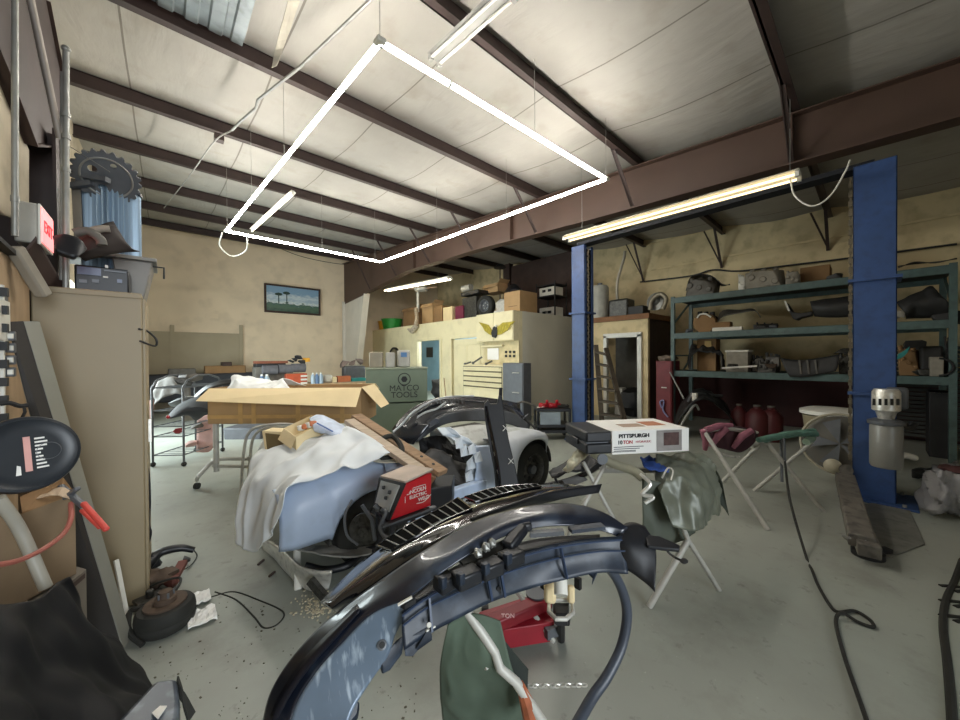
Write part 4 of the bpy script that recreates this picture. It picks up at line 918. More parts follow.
# dark tarp things left of stands
tp = thing('covered_mower', 'dark covered machine with upright handlebar beside the red cabinet', 'mower', WF(705, 445))
MB().surf([[W(676, 425, d=7.0), W(684, 402, d=7), W(700, 390, d=7), W(722, 402, d=7), W(735, 424, d=7)], [W(672, 440, d=6.4), W(682, 418, d=6.3), W(702, 400, d=6.2), W(724, 412, d=6.3), W(738, 436, d=6.4)]], 24, 12, fold=.04).build('cover', DARK, tp, solid=.02, smooth=True)
MB().tube([W(678, 432, d=6), W(684, 420, d=6), W(692, 408, d=6), W(696, 405, d=6), W(699, 410, d=6)], .02, 8, res=16).build('handlebar', GALV, tp, smooth=True)
MB().tube([W(688, 402, d=6.5), W(692, 393, d=6.5), W(722, 396, d=6.8)], .025, 8).build('frame_tube', GREYM, tp, smooth=True)
MB().box(W(695, 397, d=6.4), (.08, .08, .14)).build('bolt_block', WHITEP, tp, bevel=.01)
# utility cart by office corner
ut = thing('utility_cart', 'black steel cart with red tools between wall and farther blue post', 'cart', WF(558, 450))
a, b_ = W(537, 409, d=6.3), W(571, 409, d=6.3); u = (b_ - a).normalized(); w = Vector((-u.y, u.x, 0)); Ln = (b_ - a).length; zt = a.z
def cpt(s, t_, z): p = a + u * s + w * t_; p.z = z; return p
for z in (zt, zt * .5, .18): MB().prism([cpt(0, 0, z - .05), cpt(Ln, 0, z - .05), cpt(Ln, .42, z - .05), cpt(0, .42, z - .05)], Z * .05).build('shelf', BLACKP, ut)
for s in (.02, Ln - .02):
    for t_ in (.02, .4): MB().bar(cpt(s, t_, .06), cpt(s, t_, zt), .03, .03).build('leg', BLACKP, ut)
m_ = MB()
for s in (.03, Ln - .03):
    for t_ in (.03, .39): m_.ball(cpt(s, t_, .04), .04, 8)
m_.build('casters', RUB, ut, smooth=True)
MB().prism([cpt(.06, .01, zt * .5), cpt(.42, .01, zt * .5), cpt(.42, .01, zt - .06), cpt(.06, .01, zt - .06)], w * .03).build('side_panel', mat('panel_bluegrey', '#8d9aa3', .5), ut)
for i, (s, lb) in enumerate(((.18, 'left'), (.36, 'right'))):
    m_ = MB(); p = cpt(s, .15, zt + .04)
    m_.bar(p - u * .08, p + u * .1 + w * .05, .07, .07); m_.bar(p + u * .02, p + u * .02 + Z * .1 - w * .06, .05, .05); m_.cyl(p - u * .12, p - u * .05, .05)
    solo('red_air_tool', m_, RED, 'red air tool lying on the %s half of the black cart' % lb, 'tool', bevel=.01)
solo('black_hose_coil', MB().tube([cpt(.5 + .1 * math.cos(i), .15 + .1 * math.sin(i), zt + .02 + i * .002) for i in range(14)], .014, 6, res=60), RUB, 'black coiled hose on the right end of the black cart', 'hose', smooth=True)
solo('white_paper_scraps', MB().prism([cpt(.02, .1, zt + .005), cpt(.14, .05, zt + .03), cpt(.16, .2, zt + .02), cpt(.03, .22, zt + .008)], Z * .004), WHT, 'white paper scrap on the left corner of the black cart', 'paper')
# ================================================================ left foreground
lc = thing('storage_locker', 'tall beige steel cabinet standing against the left wall', 'cabinet', (-.33, 3.25, 0))
zt = 1.905
MB().ab((-.53, 3.01, 0.0), (-.1, 3.52, zt)).build('body', LOCK, lc, bevel=.006)
for i, (y0, y1) in enumerate(((3.02, 3.26), (3.27, 3.51))): MB().ab((-.1, y0, .05), (-.085, y1, zt - .03)).build('door', LOCK, lc, bevel=.003)
MB().ab((-.085, 3.22, .95), (-.07, 3.25, 1.1)).build('handle', CHROME, lc)
MB().ab((-.53, 3.005, zt - .035), (-.098, 3.012, zt - .03)).build('seam', mat('seam', '#7b6d52', .6), lc)
# cables hanging on locker side
solo('black_cable_loop', MB().tube([W(139, 329, y=2.98), W(147, 331, d=2.25), W(156, 339, d=2.25), W(155, 346, d=2.25), W(140, 341, y=2.98)], .006, 6, res=24), DARK, 'black cable loop sticking out of the beige cabinet edge', 'cable', smooth=True)
for i, (dx, lb) in enumerate(((0, 'nearest to the cabinet'), (6, 'outermost'))):
    solo('hanging_cable', MB().tube([W(141, 440 + dx * 3, d=2.3), W(145 + dx * .5, 470, d=2.3), W(147 + dx * .5, 500, d=2.3), W(143 + dx, 524, d=2.3), W(149 + dx * .3, 535, d=2.3), W(143, 560, d=2.3)], .006, 6, res=30), DARK, 'thin dark cable hanging beside the beige cabinet, ' + lb, 'cable', smooth=True)
# on the locker: radio, tote, filter, wheel
def Yp(px, py, y=3.06): return W(px, py, y=y)
rd = thing('radio', 'black radio stereo on top of the beige cabinet', 'radio', (-.3, 3.2, zt))
a, b_ = Yp(74, 262, 3.1), Yp(129, 286, 3.1)
MB().ab((a.x, 3.1, zt), (b_.x, 3.34, a.z - .01)).build('body', BLACKP, rd, bevel=.008)
FACE = mat('radio_face', '#59637c', .35, 0, .1, 10)
def rf(px0, py0, px1, py1, m, nm_): 
    p, q_ = Yp(px0, py0, 3.09), Yp(px1, py1, 3.09); MB().ab((p.x, 3.09, min(p.z, q_.z)), (q_.x, 3.1, max(p.z, q_.z))).build(nm_, m, rd)
rf(77, 266, 101, 276, FACE, 'display'); rf(79, 279, 87, 283, GREYM, 'button_panel'); rf(105, 265, 108, 268, WHITEP, 'button'); rf(103, 276, 108, 278, WHITEP, 'button'); rf(117, 279, 122, 283, FACE, 'button_panel'); rf(104, 271, 126, 272, GREYM, 'trim_line'); rf(92, 279, 99, 283, GREYM, 'button_panel')
tt = thing('plastic_tote', 'grey plastic tote standing behind the radio on the cabinet', 'tote', (-.1, 3.5, zt))
T1 = mat('tote_grey', '#7d7a74', .5, 0, .06, 6)
a, b_ = W(113, 256, y=3.4), W(153, 256, y=3.4)
q0 = [W(118, 289, y=3.36), W(147, 293, y=3.36)]
MB().hull([(a.x + .03, 3.36, zt), (b_.x - .05, 3.36, zt), (a.x + .03, 3.7, zt), (b_.x - .05, 3.7, zt), (a.x, 3.34, a.z - .02), (b_.x, 3.34, a.z - .02), (a.x, 3.74, a.z - .02), (b_.x, 3.74, a.z - .02)]).build('bin', T1, tt, bevel=.01)
MB().ab((a.x - .25, 3.32, a.z - .02), (b_.x + .02, 3.76, a.z + .005)).build('rim', T1, tt, bevel=.005)
MB().tube([W(150, 266, y=3.4), W(164, 268, y=3.4), W(164, 279, y=3.4)], .006, 6).build('wire_hook', DARK, tt)
af = thing('air_filter', 'tall pleated blue and silver air filter behind the toothed wheel', 'air filter', W(112, 250, y=3.5))
a = W(112, 250, y=3.5); top_z = W(112, 190, y=3.5).z; r0 = .135; pr = []
m_ = MB(); n_ = 72; rows = []
for z in (zt, top_z):
    rows.append([Vector((a.x + (r0 + (.012 if k % 2 else -.004)) * math.cos(2 * PI * k / n_), 3.55 + (r0 + (.012 if k % 2 else -.004)) * math.sin(2 * PI * k / n_), z)) for k in range(n_)])
m_.grid(rows, close=True); m_.build('pleats', mat('filter_blue', '#8ea2b3', .4, .4, .35, 3, stretch=(8, 8, .1)), af)
MB().lathe([(0, 0), (r0 + .02, 0), (r0 + .02, .02), (0, .02)], (a.x, 3.55, top_z), Z, 32).build('end_cap', BLACKP, af)
for k in range(3): pass
tw = thing('toothed_wheel', 'round grey toothed wheel with three holes on top of the heap', 'gear wheel', W(107, 205, d=2.3))
c = W(107, 178, d=2.32); nrm = (CAM - c).normalized(); nrm = (nrm + Z * -.35).normalized()
a1 = (Z - nrm * nrm.z).normalized(); b1 = nrm.cross(a1); R_ = .15
ax2 = nrm.cross(b1)
def disc(c, a1, b1, nrm, R_, th, holes=(), n=64, teeth=0, td=.0):
    """flat disc with round holes, triangulated with bmesh"""
    bm = bmesh.new(); es = []
    def ring(cx_, cy_, r, nn, rev=False, tt=False):
        vs = []
        for i in range(nn):
            an = 2 * PI * i / nn; rr = r + (td if tt and i % 4 < 2 else 0)
            vs.append(bm.verts.new(c + a1 * (cy_ + rr * math.sin(an)) + b1 * (cx_ + rr * math.cos(an))))
        for i in range(nn): es.append(bm.edges.new((vs[i], vs[(i + 1) % nn])))
    ring(0, 0, R_, n, tt=teeth)
    for hx, hy, hr in holes: ring(hx, hy, hr, 16)
    bmesh.ops.triangle_fill(bm, edges=es, use_beauty=True)
    g = bmesh.ops.extrude_face_region(bm, geom=bm.faces[:])
    bmesh.ops.translate(bm, vec=-nrm * th, verts=[v for v in g['geom'] if isinstance(v, bmesh.types.BMVert)])
    bmesh.ops.recalc_face_normals(bm, faces=bm.faces); bm.verts.index_update()
    mb = MB(); mb.v = [v.co.copy() for v in bm.verts]; mb.f = [tuple(v.index for v in f.verts) for f in bm.faces]; bm.free(); return mb
disc(c, a1, b1, nrm, R_, .03, [(.065, .035, .022), (.02, -.07, .022), (-.03, .085, .015)], 88, True, .016).build('gear', GREYM, tw)
MB().tube([c + (a1 * math.cos(t) + b1 * math.sin(t)) * (R_ - .03) + nrm * .004 for t in [2 * PI * i / 40 for i in range(40)]], .006, 6, close=True).build('ridge', GALV, tw, smooth=True)
MB().bar(W(70, 174, d=2.25), W(108, 180, d=2.28), .04, .03).build('arm', GREYM, tw); MB().bar(W(70, 186, d=2.25), W(92, 183, d=2.28), .035, .03).build('arm', GREYM, tw)
MB().bar(W(76, 180, d=2.3), W(80, 258, d=2.3), .04, .04).build('upright', mat('arm_grey', '#6d665b', .5, .2), tw)
MB().tube([W(66, 144, d=2.2), W(110, 172, d=2.2)], .002, 5).build('wire', GALV, tw)
# odd pieces
panelpart([[Yp(68, 250, 3.0), Yp(85, 235, 3.0), Yp(103, 225, 3.0), Yp(112, 222, 3.05)], [Yp(76, 254, 2.9), Yp(95, 246, 2.9), Yp(115, 238, 2.95), Yp(126, 245, 3.0)], [Yp(84, 260, 2.95), Yp(105, 255, 2.95), Yp(122, 252, 3.0), Yp(139, 251, 3.05)]], mat('dark_card', '#2a211d', .8), 'dark_cardboard_flap', 'dark brown folded flap above the radio', 'cardboard', fold=.006)
panelpart([[Yp(54, 238, 2.8), Yp(66, 236, 2.8), Yp(78, 240, 2.8), Yp(84, 247, 2.8)], [Yp(56, 252, 2.75), Yp(66, 256, 2.75), Yp(76, 258, 2.75), Yp(84, 249, 2.8)]], BLACKP, 'black_duct_piece', 'curved black plastic duct right of the exit sign', solid=.03)
solo('grey_hose_piece', MB().tube([Yp(74, 233, 2.85), Yp(88, 231, 2.85), Yp(100, 239, 2.85), Yp(102, 245, 2.85)], .022, 10, res=14), GP, 'thick grey hose piece on the heap above the radio', 'hose', smooth=True)
solo('pale_tube_piece', MB().tube([Yp(86, 233, 2.95), Yp(100, 229, 2.95), Yp(110, 229, 2.95)], [.022, .03, .02], 10, res=8), LG, 'pale tapered tube on the dark flap', 'tube', smooth=True)
# left wall shelf + exit sign
ws = thing('wall_shelf', 'dark narrow shelf on the left wall under the exit sign', 'shelf', W(45, 290, d=1.75))
MB().prism([W(36, 240, d=1.72), W(73, 305, d=2.2), W(40, 302, d=2.0), W(20, 260, d=1.68)], Z * .02).build('board', BRN, ws)
MB().bar(W(14, 247, d=1.62), W(44, 296, d=1.75), .05, .05).build('brace', mat('grey_timber', '#8d8577', .8, 0, .12, 9), ws, bevel=.01)
MB().prism([(-.78, 2.2, 2.0), (-.5, 2.3, 2.0), (-.5, 2.95, 1.96), (-.78, 2.95, 1.96)], Z * .02).build('ledge', DARK, ws)
es = thing('exit_sign', 'white and red exit sign box glowing on the left wall shelf', 'exit sign', W(38, 255, d=1.7))
p1, p2, p3, p4 = W(39.5, 203, x=-.45), W(52, 219, x=-.45), W(52, 257, x=-.45), W(39.5, 241, x=-.45)
p1 = W(39.5, 204, x=-.45); yA, yB_ = p1.y, p2.y; zT, zB = (p1.z + p2.z) / 2, (p3.z + p4.z) / 2
MB().ab((-.53, yA, zB), (-.455, yB_, zT)).build('housing', mat('sign_grey', '#a8a59c', .5), es, bevel=.008)
MB().ab((-.455, yA, zB), (-.448, yB_, zT)).build('frame', WHITEP, es)
MB().ab((-.449, yA + .012, zB + .012), (-.444, yB_ - .012, zT - .012)).build('face', emit('exit_face', '#ff8f8f', .9), es)
text('lettering', 'EXIT', emit('exit_red', '#d01820', 1.0), es, (-.4435, (yA + yB_) / 2, (zT + zB) / 2), (0, 1, 0), Z, .085)
MB().ab((-.5, yB_, zB + .06), (-.45, yB_ + .03, zB + .11)).build('side_lamp', WHITEP, es, bevel=.006)
# tool rail
tr = thing('socket_rail', 'black and white striped tool rail at the left edge', 'tool rail', W(3, 400, d=1.45))
MB().bar(W(2, 285, d=1.45), W(3, 420, d=1.45), .018, .01).build('rail', WHITEP, tr)
for k in range(8): MB().box(W(3, 292 + k * 18, d=1.44), (.026, .026, .035)).build('socket', DARK, tr)
for i in range(4):
    t = thing('wall_switch', 'small grey metal box number one of a column on the left wall, ' + ['topmost', 'second from top', 'third from top', 'lowest'][i], 'metal box', W(10, 336 + 12 * i, d=1.5), 'small metal boxes')
    t['label'] = 'small grey metal box beside the striped rail, ' + ['topmost', 'second from top', 'third from top', 'lowest'][i] + ' of four'
    MB().box(W(10, 336 + 12 * i, d=1.5), (.03, .03, .04)).build('body', GREYM, t, bevel=.004); MB().box(W(10.5, 336 + 12 * i, d=1.483), (.014, .014, .02)).build('plate', WHITEP, t)
cb = thing('breaker_panel', 'pale grey panel at the left wall above the leaning post', 'panel', W(8, 300, d=1.5))
MB().ab((-.53, 2.0, 1.55), (-.5, 2.5, 1.78)).build('body', GREYM, cb, bevel=.006); MB().ab((-.5, 2.03, 1.58), (-.49, 2.47, 1.75)).build('door', WHITEP, cb, bevel=.004)
solo('black_clamp', MB().tube([W(0, 404, d=1.4), W(10, 403, d=1.42), W(20, 406, d=1.45), (W(29, 405, d=1.47))], .009, 8, res=10).tube([W(24, 406, d=1.46), W(25, 412, d=1.46), W(22, 418, d=1.46)], .005, 6), DARK, 'black clamp sticking out near the round black case', 'clamp', smooth=True)
# leaning post
lp = thing('leaning_steel_post', 'grey painted square steel post leaning against the beige cabinet', 'post', WF(118, 652))
f1, f2, f3 = W(99, 654, d=1.77), W(131, 636, d=1.88), W(110, 620, d=1.98)
g1, g2, g3 = W(7, 320, d=1.62), W(25, 322, d=1.68), W(42, 322, d=1.8)
off = (W(128, 630, d=1.95) - W(112, 648, d=1.8))
v_ = [W(88, 655, d=1.76), W(128, 650, d=1.84), None, None]
A0, B0, C0 = W(92, 668, d=1.70), W(124, 650, d=1.79), W(132, 636, d=1.88)
A1, B1, C1 = W(6, 322, d=1.50), W(24, 321, d=1.57), W(40, 321, d=1.66)
for p in (A0, B0, C0): p.z = max(p.z, .0)
D0, D1 = A0 + C0 - B0, A1 + C1 - B1
pm = MB().add([A0, B0, C0, D0, A1, B1, C1, D1], [(3, 2, 1, 0), (4, 5, 6, 7), (0, 1, 5, 4), (1, 2, 6, 5), (2, 3, 7, 6), (3, 0, 4, 7)])
pm.build('post', mat('post_grey', '#83837a', .5, .1, .06, 5), lp, bevel=.004)
nA = (B0 - A0).cross(A1 - A0).normalized(); nA = nA if nA.dot(CAM - A0) > 0 else -nA
MB().prism([A0.lerp(B0, .04), A0.lerp(B0, .96), A1.lerp(B1, .96), A1.lerp(B1, .04)], nA * .003).build('channel_shade_plate', mat('channel_shade', '#2a2622', .7, 0, .15, 6), lp)  # dark plate on the solid post, painting the shade of a hollow channel
MB().bar(W(128, 622, d=1.98), W(116, 560, d=2.0), .02, .012).build('white_strip', WHITEP, lp)
# round case
rc_ = thing('round_speaker_case', 'big round black flat case with a pink striped label', 'round case', W(30, 490, d=1.25))
c = W(27, 454, d=1.25); nrm = (CAM - c).normalized(); nrm = (nrm + Z * .15 + RW * .62).normalized()
R_ = .133
MB().lathe([(0, -.05), (R_ * .9, -.05), (R_ * .98, -.04), (R_, -.02), (R_, 0), (R_ * .97, .012), (R_ * .9, .015), (R_ * .8, .006), (R_ * .6, .004), (0, .004)], c, nrm, 48).build('body', mat('case_black', '#23282e', .4, 0, .1, 12), rc_, smooth=True)
a1 = (Z - nrm * nrm.z).normalized(); b1 = a1.cross(nrm)
MB().prism([c + nrm * .005 + b1 * x_ + a1 * y_ for x_, y_ in ((-.008, -.062), (.008, -.062), (.008, .06), (-.008, .06))], nrm * .002).build('pink_stripe', mat('label_pink', '#d8a39c', .6), rc_)
for k in range(9):
    yy = .05 - k * .013; L_ = .012 + .02 * random.random(); m_ = MB()
    m_.prism([c + nrm * .005 + b1 * x_ + a1 * y_ for x_, y_ in ((.018, yy - .003), (.018 + L_, yy - .003), (.018 + L_, yy + .003), (.018, yy + .003))], nrm * .002)
    m_.build('print_line', WHT, rc_)
m_ = MB()
m_.prism([c + nrm * .005 + b1 * x_ + a1 * y_ for x_, y_ in ((-.03, -.07), (-.018, -.07), (-.018, -.04), (-.026, -.035))], nrm * .002)
m_.build('print_mark', WHT, rc_)
MB().tube([c + nrm * .006 + b1 * (.05 + .03 * math.cos(t)) + a1 * .03 * math.sin(t) for t in [2 * PI * i / 24 for i in range(24)]], .0015, 5, close=True).build('print_ring', GREYM, rc_)
# cardboard carton below
cbx_ = thing('cardboard_carton', 'open brown carton under the round black case', 'box', W(35, 600, d=1.3))
a, b_, c3, d3 = W(-60, 512, d=1.1), W(22, 514, d=1.28), W(75, 494, d=1.45), W(20, 488, d=1.6)
def down(p, z): return Vector((p.x, p.y, z))
m_ = MB(); zl = .62
m_.prism([b_, c3, down(c3, zl), down(b_, zl)], (b_ - c3).cross(Z).normalized() * .006)
m_.prism([a, b_, down(b_, zl), down(a, zl)], (a - b_).cross(Z).normalized() * .006)
m_.prism([c3, d3, down(d3, zl), down(c3, zl)], (c3 - d3).cross(Z).normalized() * .006)
m_.prism([down(a, zl), down(b_, zl), down(c3, zl), down(d3, zl)], Z * .006)
m_.build('body', mat('card_dirty', '#7d6a52', .85, 0, .1, 5), cbx_)
MB().prism([b_, c3, W(63, 478, d=1.5), W(20, 498, d=1.33)], Z * .004).build('flap', CARDD, cbx_)
MB().surf([[W(45, 494, d=1.38), W(60, 488, d=1.4), W(72, 492, d=1.42)], [W(38, 500, d=1.36), W(55, 496, d=1.38), W(70, 499, d=1.4)]], 16, 8, fold=.01, freq=20).build('packing_paper', mat('pack_paper', '#c3a98c', .8), cbx_, solid=.003)
wp = thing('grey_drum', 'grey cylindrical drum standing under the open carton', 'drum', (0, 0, 0)); wp.location = W(40, 700, d=1.2)
a = W(36, 530, d=1.32); 
MB().prism([down(W(20, 540, d=1.2), .0), down(W(86, 560, d=1.5), .0), down(W(40, 540, d=1.6), 0)], Z * .61).build('body', mat('cabinet_greybrown', '#6e675c', .7, 0, .1, 4), wp)
wp['label'] = 'greybrown cabinet box standing under the open carton'; wp['category'] = 'cabinet'; wp.name = 'small_cabinet'
MB().prism([down(W(21, 540, d=1.195), .58), down(W(85, 560, d=1.49), .58), down(W(85, 560, d=1.49), .6), down(W(21, 540, d=1.195), .6)], (W(60, 540, d=1.9) - W(40, 540, d=1.4)).normalized() * -.01).build('edge_trim', BRN, wp)
# jumper clamp and cables
jc = thing('jumper_clamp', 'jumper cable clamp with red rubber grips on the carton edge', 'clamp', W(85, 510, d=1.42))
MB().bar(W(83, 503, d=1.38), W(107, 530, d=1.32), .018, .016).build('grip', mat('grip_red', '#c8483f', .5), jc, bevel=.005)
MB().bar(W(81, 510, d=1.4), W(100, 528, d=1.34), .012, .012).build('lower_grip', mat('grip_red', '#c8483f', .5), jc, bevel=.004)
MB().bar(W(60, 486, d=1.42), W(84, 506, d=1.4), .02, .018).build('jaw', GREYM, jc, bevel=.004)
MB().bar(W(62, 500, d=1.42), W(78, 488, d=1.4), .02, .015).build('jaw', GREYM, jc, bevel=.004)
MB().tube([W(-8, 566, d=1.0), W(20, 560, d=1.1), W(45, 548, d=1.2), W(64, 533, d=1.3), W(71, 518, d=1.36), W(71, 503, d=1.4)], .008, 8, res=30).build('red_cable', mat('cable_red', '#a85f52', .5), jc, smooth=True)
solo('white_plastic_pipe', MB().tube([W(-2, 498, d=1.15), W(20, 530, d=1.2), W(46, 588, d=1.22)], .017, 12, res=10), mat('pipe_white', '#99968a', .5), 'dull white plastic pipe slanting down at the left edge', 'pipe', smooth=True)
0 and solo('grey_cloth_bundle', MB().surf([[W(-10, 545, d=1.0), W(8, 560, d=1.0), W(30, 600, d=1.05)], [W(-10, 600, d=.95), W(5, 620, d=.97), W(28, 630, d=1.02)]], 14, 8, fold=.02), mat('cloth_grey', '#4c4b47', .9), 'dark grey cloth bundle beside the white pipe', 'cloth', solid=.01, smooth=True)
# black tarp
TARP = mat('black_tarp', '#050609', .62, 0, .3, 7, .05, spec=.3)
solo('black_tarp', MB().surf([
    [W(-60, 600, d=.9), W(0, 608, d=1.0), W(35, 600, d=1.1), W(52, 585, d=1.2), W(70, 577, d=1.25)],
    [W(-70, 640, d=.85), W(0, 640, d=.95), W(40, 630, d=1.08), W(70, 622, d=1.2), W(97, 622, d=1.35)],
    [W(-70, 690, d=.8), W(10, 690, d=.9), W(60, 680, d=1.03), W(100, 668, d=1.2), W(152, 678, d=1.45)],
    [W(-70, 760, d=.7), W(10, 760, d=.8), W(60, 750, d=.9), W(110, 740, d=1.0), W(140, 716, d=1.15)]], 60, 50, fold=-.035, freq=6), TARP, 'crumpled black tarp heaped in the bottom left corner', 'tarp', solid=.006, smooth=True)
# grey car console piece bottom left
cn = thing('car_console_piece', 'grey blue scuffed plastic car part at the bottom left', 'car part', W(160, 720, d=.95))
P = [W(112, 725, d=.85), W(155, 680, d=1.0), W(177, 677, d=1.02), W(180, 700, d=.95), W(176, 740, d=.85), W(120, 760, d=.8)]
MB().prism(P, -Z * .1).build('body', mat('console_grey', '#4a525c', .35, .1, .15, 8, .02, dirt='#9aa3ab', dirt_amt=.4), cn, bevel=.012)
MB().prism([W(152, 716, d=.9) + Z * .006, W(160, 709, d=.92) + Z * .006, W(167, 709, d=.92) + Z * .006, W(158, 722, d=.88) + Z * .006], Z * .003).build('white_sticker', WHT, cn)
MB().surf([[W(178, 676, d=1.02), W(183, 690, d=1.0), W(195, 712, d=1.0)], [W(176, 690, d=1.0), W(184, 708, d=.98), W(188, 722, d=.98)]], 8, 4).build('rubber_flap', RUB, cn, solid=.006)
# brake hub with tyre
hb = thing('brake_drum_hub', 'black round wheel hub with a rusty disc lying on the floor', 'wheel hub', WF(166, 628))
c = WF(166, 626)
MB().lathe([(0, 0), (.11, 0), (.13, .02), (.135, .05), (.13, .06), (.135, .075), (.13, .11), (.12, .125), (.09, .13), (0, .13)], c, Z, 36).build('tyre', RUB, hb, smooth=True)
MB().lathe([(0, .13), (.095, .13), (.095, .14), (.05, .142), (.05, .165), (.035, .17), (.03, .2), (0, .2)], c, (0, 0, 1), 32).build('disc', RUST, hb, smooth=True)
for k in range(5): th = 2 * PI * k / 5; MB().cyl(c + Vector((.035 * math.cos(th), .035 * math.sin(th), .165)), c + Vector((.035 * math.cos(th), .035 * math.sin(th), .195)), .006, 6).build('stud', GREYM, hb)
MB().tube([W(143, 645, z=.01), W(129, 632, z=.06), W(130, 612, z=.1), W(142, 608, z=.12)], .014, 8, res=14).build('rubber_strap', RUB, hb, smooth=True)
# pile behind
pile = [(166, 560, .1, 'black oily strut lying across the small parts pile', 'car_strut'), (158, 578, .07, 'brown greasy caliper in the small parts pile', 'brake_caliper'), (172, 582, .05, 'reddish brown bracket in front of the strut', 'metal_bracket'), (150, 598, .03, 'dirty grey bolt plate beside the wheel hub', 'metal_plate')]
for i, (px, py, z, lb, nm_) in enumerate(pile):
    c = W(px, py, z=z); m_ = MB()
    if i == 0:
        m_.tube([W(147, 566, z=.08), W(160, 553, z=.12), W(180, 548, z=.12), W(194, 550, z=.08)], [.035, .045, .04, .02], 10, res=16); m_.ball(W(150, 563, z=.06), .06, 10, jit=.4)
    elif i == 1: m_.ball(c, .07, 12, (1, 1.2, .8), .6); m_.box(c + Vector((.06, 0, 0)), (.06, .09, .06), .4)
    elif i == 2: m_.bar(c, W(183, 562, z=.09), .05, .03); m_.ball(c, .04, 8, jit=.5)
    else: m_.box(c, (.14, .1, .02), .3); m_.cyl(c, c + Z * .05, .02)
    solo(nm_, m_, [BLACKP, RUST, mat('red_rust', '#6d4038', .7, .2, .3, 12), ENG][i], lb, 'car part', bevel=.005 if i > 1 else 0, smooth=i < 2)
for i, (px, py, z, r_, lb) in enumerate(((150, 575, .05, .035, 'small black nut block at the left of the parts pile'), (180, 570, .04, .03, 'small grey link near the middle of the parts pile'), (164, 596, .03, .035, 'rounded brown bracket closest to the wheel hub'), (148, 612, .03, .03, 'dark small cap left of the wheel hub'), (186, 560, .03, .028, 'small dark joint at the right of the parts pile'))):
    c = W(px, py, z=z); m_ = MB().hull([c + Vector((random.uniform(-1, 1), random.uniform(-1.3, 1.3), random.uniform(-.7, .9))) * r_ for _ in range(12)])
    solo('steering_joint', m_, [BLACKP, GREYM, RUST, DARK, ENG][i], lb, 'car part', bevel=.004)
solo('brake_hose', MB().tube([W(143, 590, z=.05), W(160, 582, z=.1), W(180, 578, z=.1), W(176, 590, z=.12), W(160, 603, z=.14), (W(148, 606, z=.12))], .007, 6, res=40), RUB, 'thin black hose curling over the parts pile', 'hose', smooth=True)
solo('thin_wire_loop', MB().tube([W(192, 548, z=.06), W(197, 556, z=.02), W(190, 566, z=.02), W(178, 572, z=.05)], .004, 6, res=24), RUB, 'thin wire loop at the right end of the strut', 'wire', smooth=True)
for i, (px, py, s) in enumerate(((198, 598, .06), (202, 616, .065))):
    c = W(px, py, z=.02); m_ = MB(); rows = []
    for j in range(9):
        rows.append([c + Vector(((k - 4) / 4 * s, (j - 4) / 4 * s * 1.1, .02 * noise.noise(Vector((k * .7, j * .7, i * 5))) )) for k in range(9)])
    solo('paper_rag', m_.grid(rows), WHT, 'crumpled white paper rag ' + ['behind the wheel hub', 'right beside the wheel hub'][i], 'rag', solid=.006)
solo('floor_extension_cord', MB().tube([WF(196, 603), WF(215, 596), WF(234, 592), WF(258, 600), WF(283, 612), WF(278, 624), WF(264, 628), WF(254, 617), WF(236, 600), WF(215, 592)], .005, 6, res=70), RUB, 'thin black cord curling on the floor near the wheel hub', 'cord', smooth=True)
# small debris flakes on the floor
m_ = MB(); random.seed(3)
for k in range(160):
    px = random.gauss(318, 12) ; py = random.gauss(607, 7); c = WF(px, py); s = .003 + random.random() * .007
    m_.box(c + Z * .004, (s, s * 1.4, .006), random.random() * 3)
d_ = solo('paint_flakes', m_, mat('flake', '#c9c0a6', .8), 'scatter of pale paint flakes on the floor by the chrome bumper', 'debris'); d_['kind'] = 'stuff'
m_ = MB()
for k in range(200):
    px = random.uniform(140, 420); py = random.uniform(600, 719); c = WF(px, py); s = .0015 + random.random() ** 3 * .006
    m_.box(c + Z * .002, (s, s * 1.6, .003), random.random() * 3)
d_ = solo('floor_grit', m_, mat('grit', '#5a5448', .9), 'fine dark grit scattered on the floor at lower left', 'debris'); d_['kind'] = 'stuff'
for i, (px, py) in enumerate(((258, 566), (269, 578))):
    solo('wood_chip', MB().bar(WF(px, py) + Z * .01, WF(px + 6, py - 5) + Z * .01, .012, .012), BRN, 'small dark chip on the floor ' + ['farther from', 'closer to'][i] + ' the chrome bumper', 'debris')
# ================================================================ back left
wr = thing('wire_shelf_cart', 'grey tubular shelf trolley with arched top near the back wall', 'shelf trolley', WF(175, 462))
a, b_ = WF(153, 467), WF(196, 452); u = (b_ - a).normalized(); w_ = Vector((-u.y, u.x, 0)); 
if w_.dot(FW) < 0: w_ = -w_
Lx = (b_ - a).length; H = 1.22; dp = .42
def rp_(s, t_, z): return a + u * (s * Lx) + w_ * t_ + Z * z
FR = mat('trolley_grey', '#5a5d60', .45, .4, .1, 10)
for t_ in (0, dp):
    MB().tube([rp_(0, t_, .06), rp_(0, t_, H - .12), rp_(.1, t_, H - .02), rp_(.35, t_, H + .04), rp_(.65, t_, H + .04), rp_(.9, t_, H - .02), rp_(1, t_, H - .12), rp_(1, t_, .06)], .014, 8).build('frame', FR, wr, smooth=True)
for z in (.16, .42, .56, .78, 1.1):
    m_ = MB(); m_.tube([rp_(0, 0, z), rp_(1, 0, z), rp_(1, dp, z), rp_(0, dp, z), rp_(0, 0, z)], .008, 6)
    for k in range(1, 8): m_.tube([rp_(k / 8, 0, z), rp_(k / 8, dp, z)], .004, 5)
    m_.build('shelf', FR, wr)
m_ = MB()
for s in (0, 1):
    for t_ in (0, dp): m_.ball(rp_(s, t_, .035), .035, 8)
m_.build('casters', RUB, wr, smooth=True)
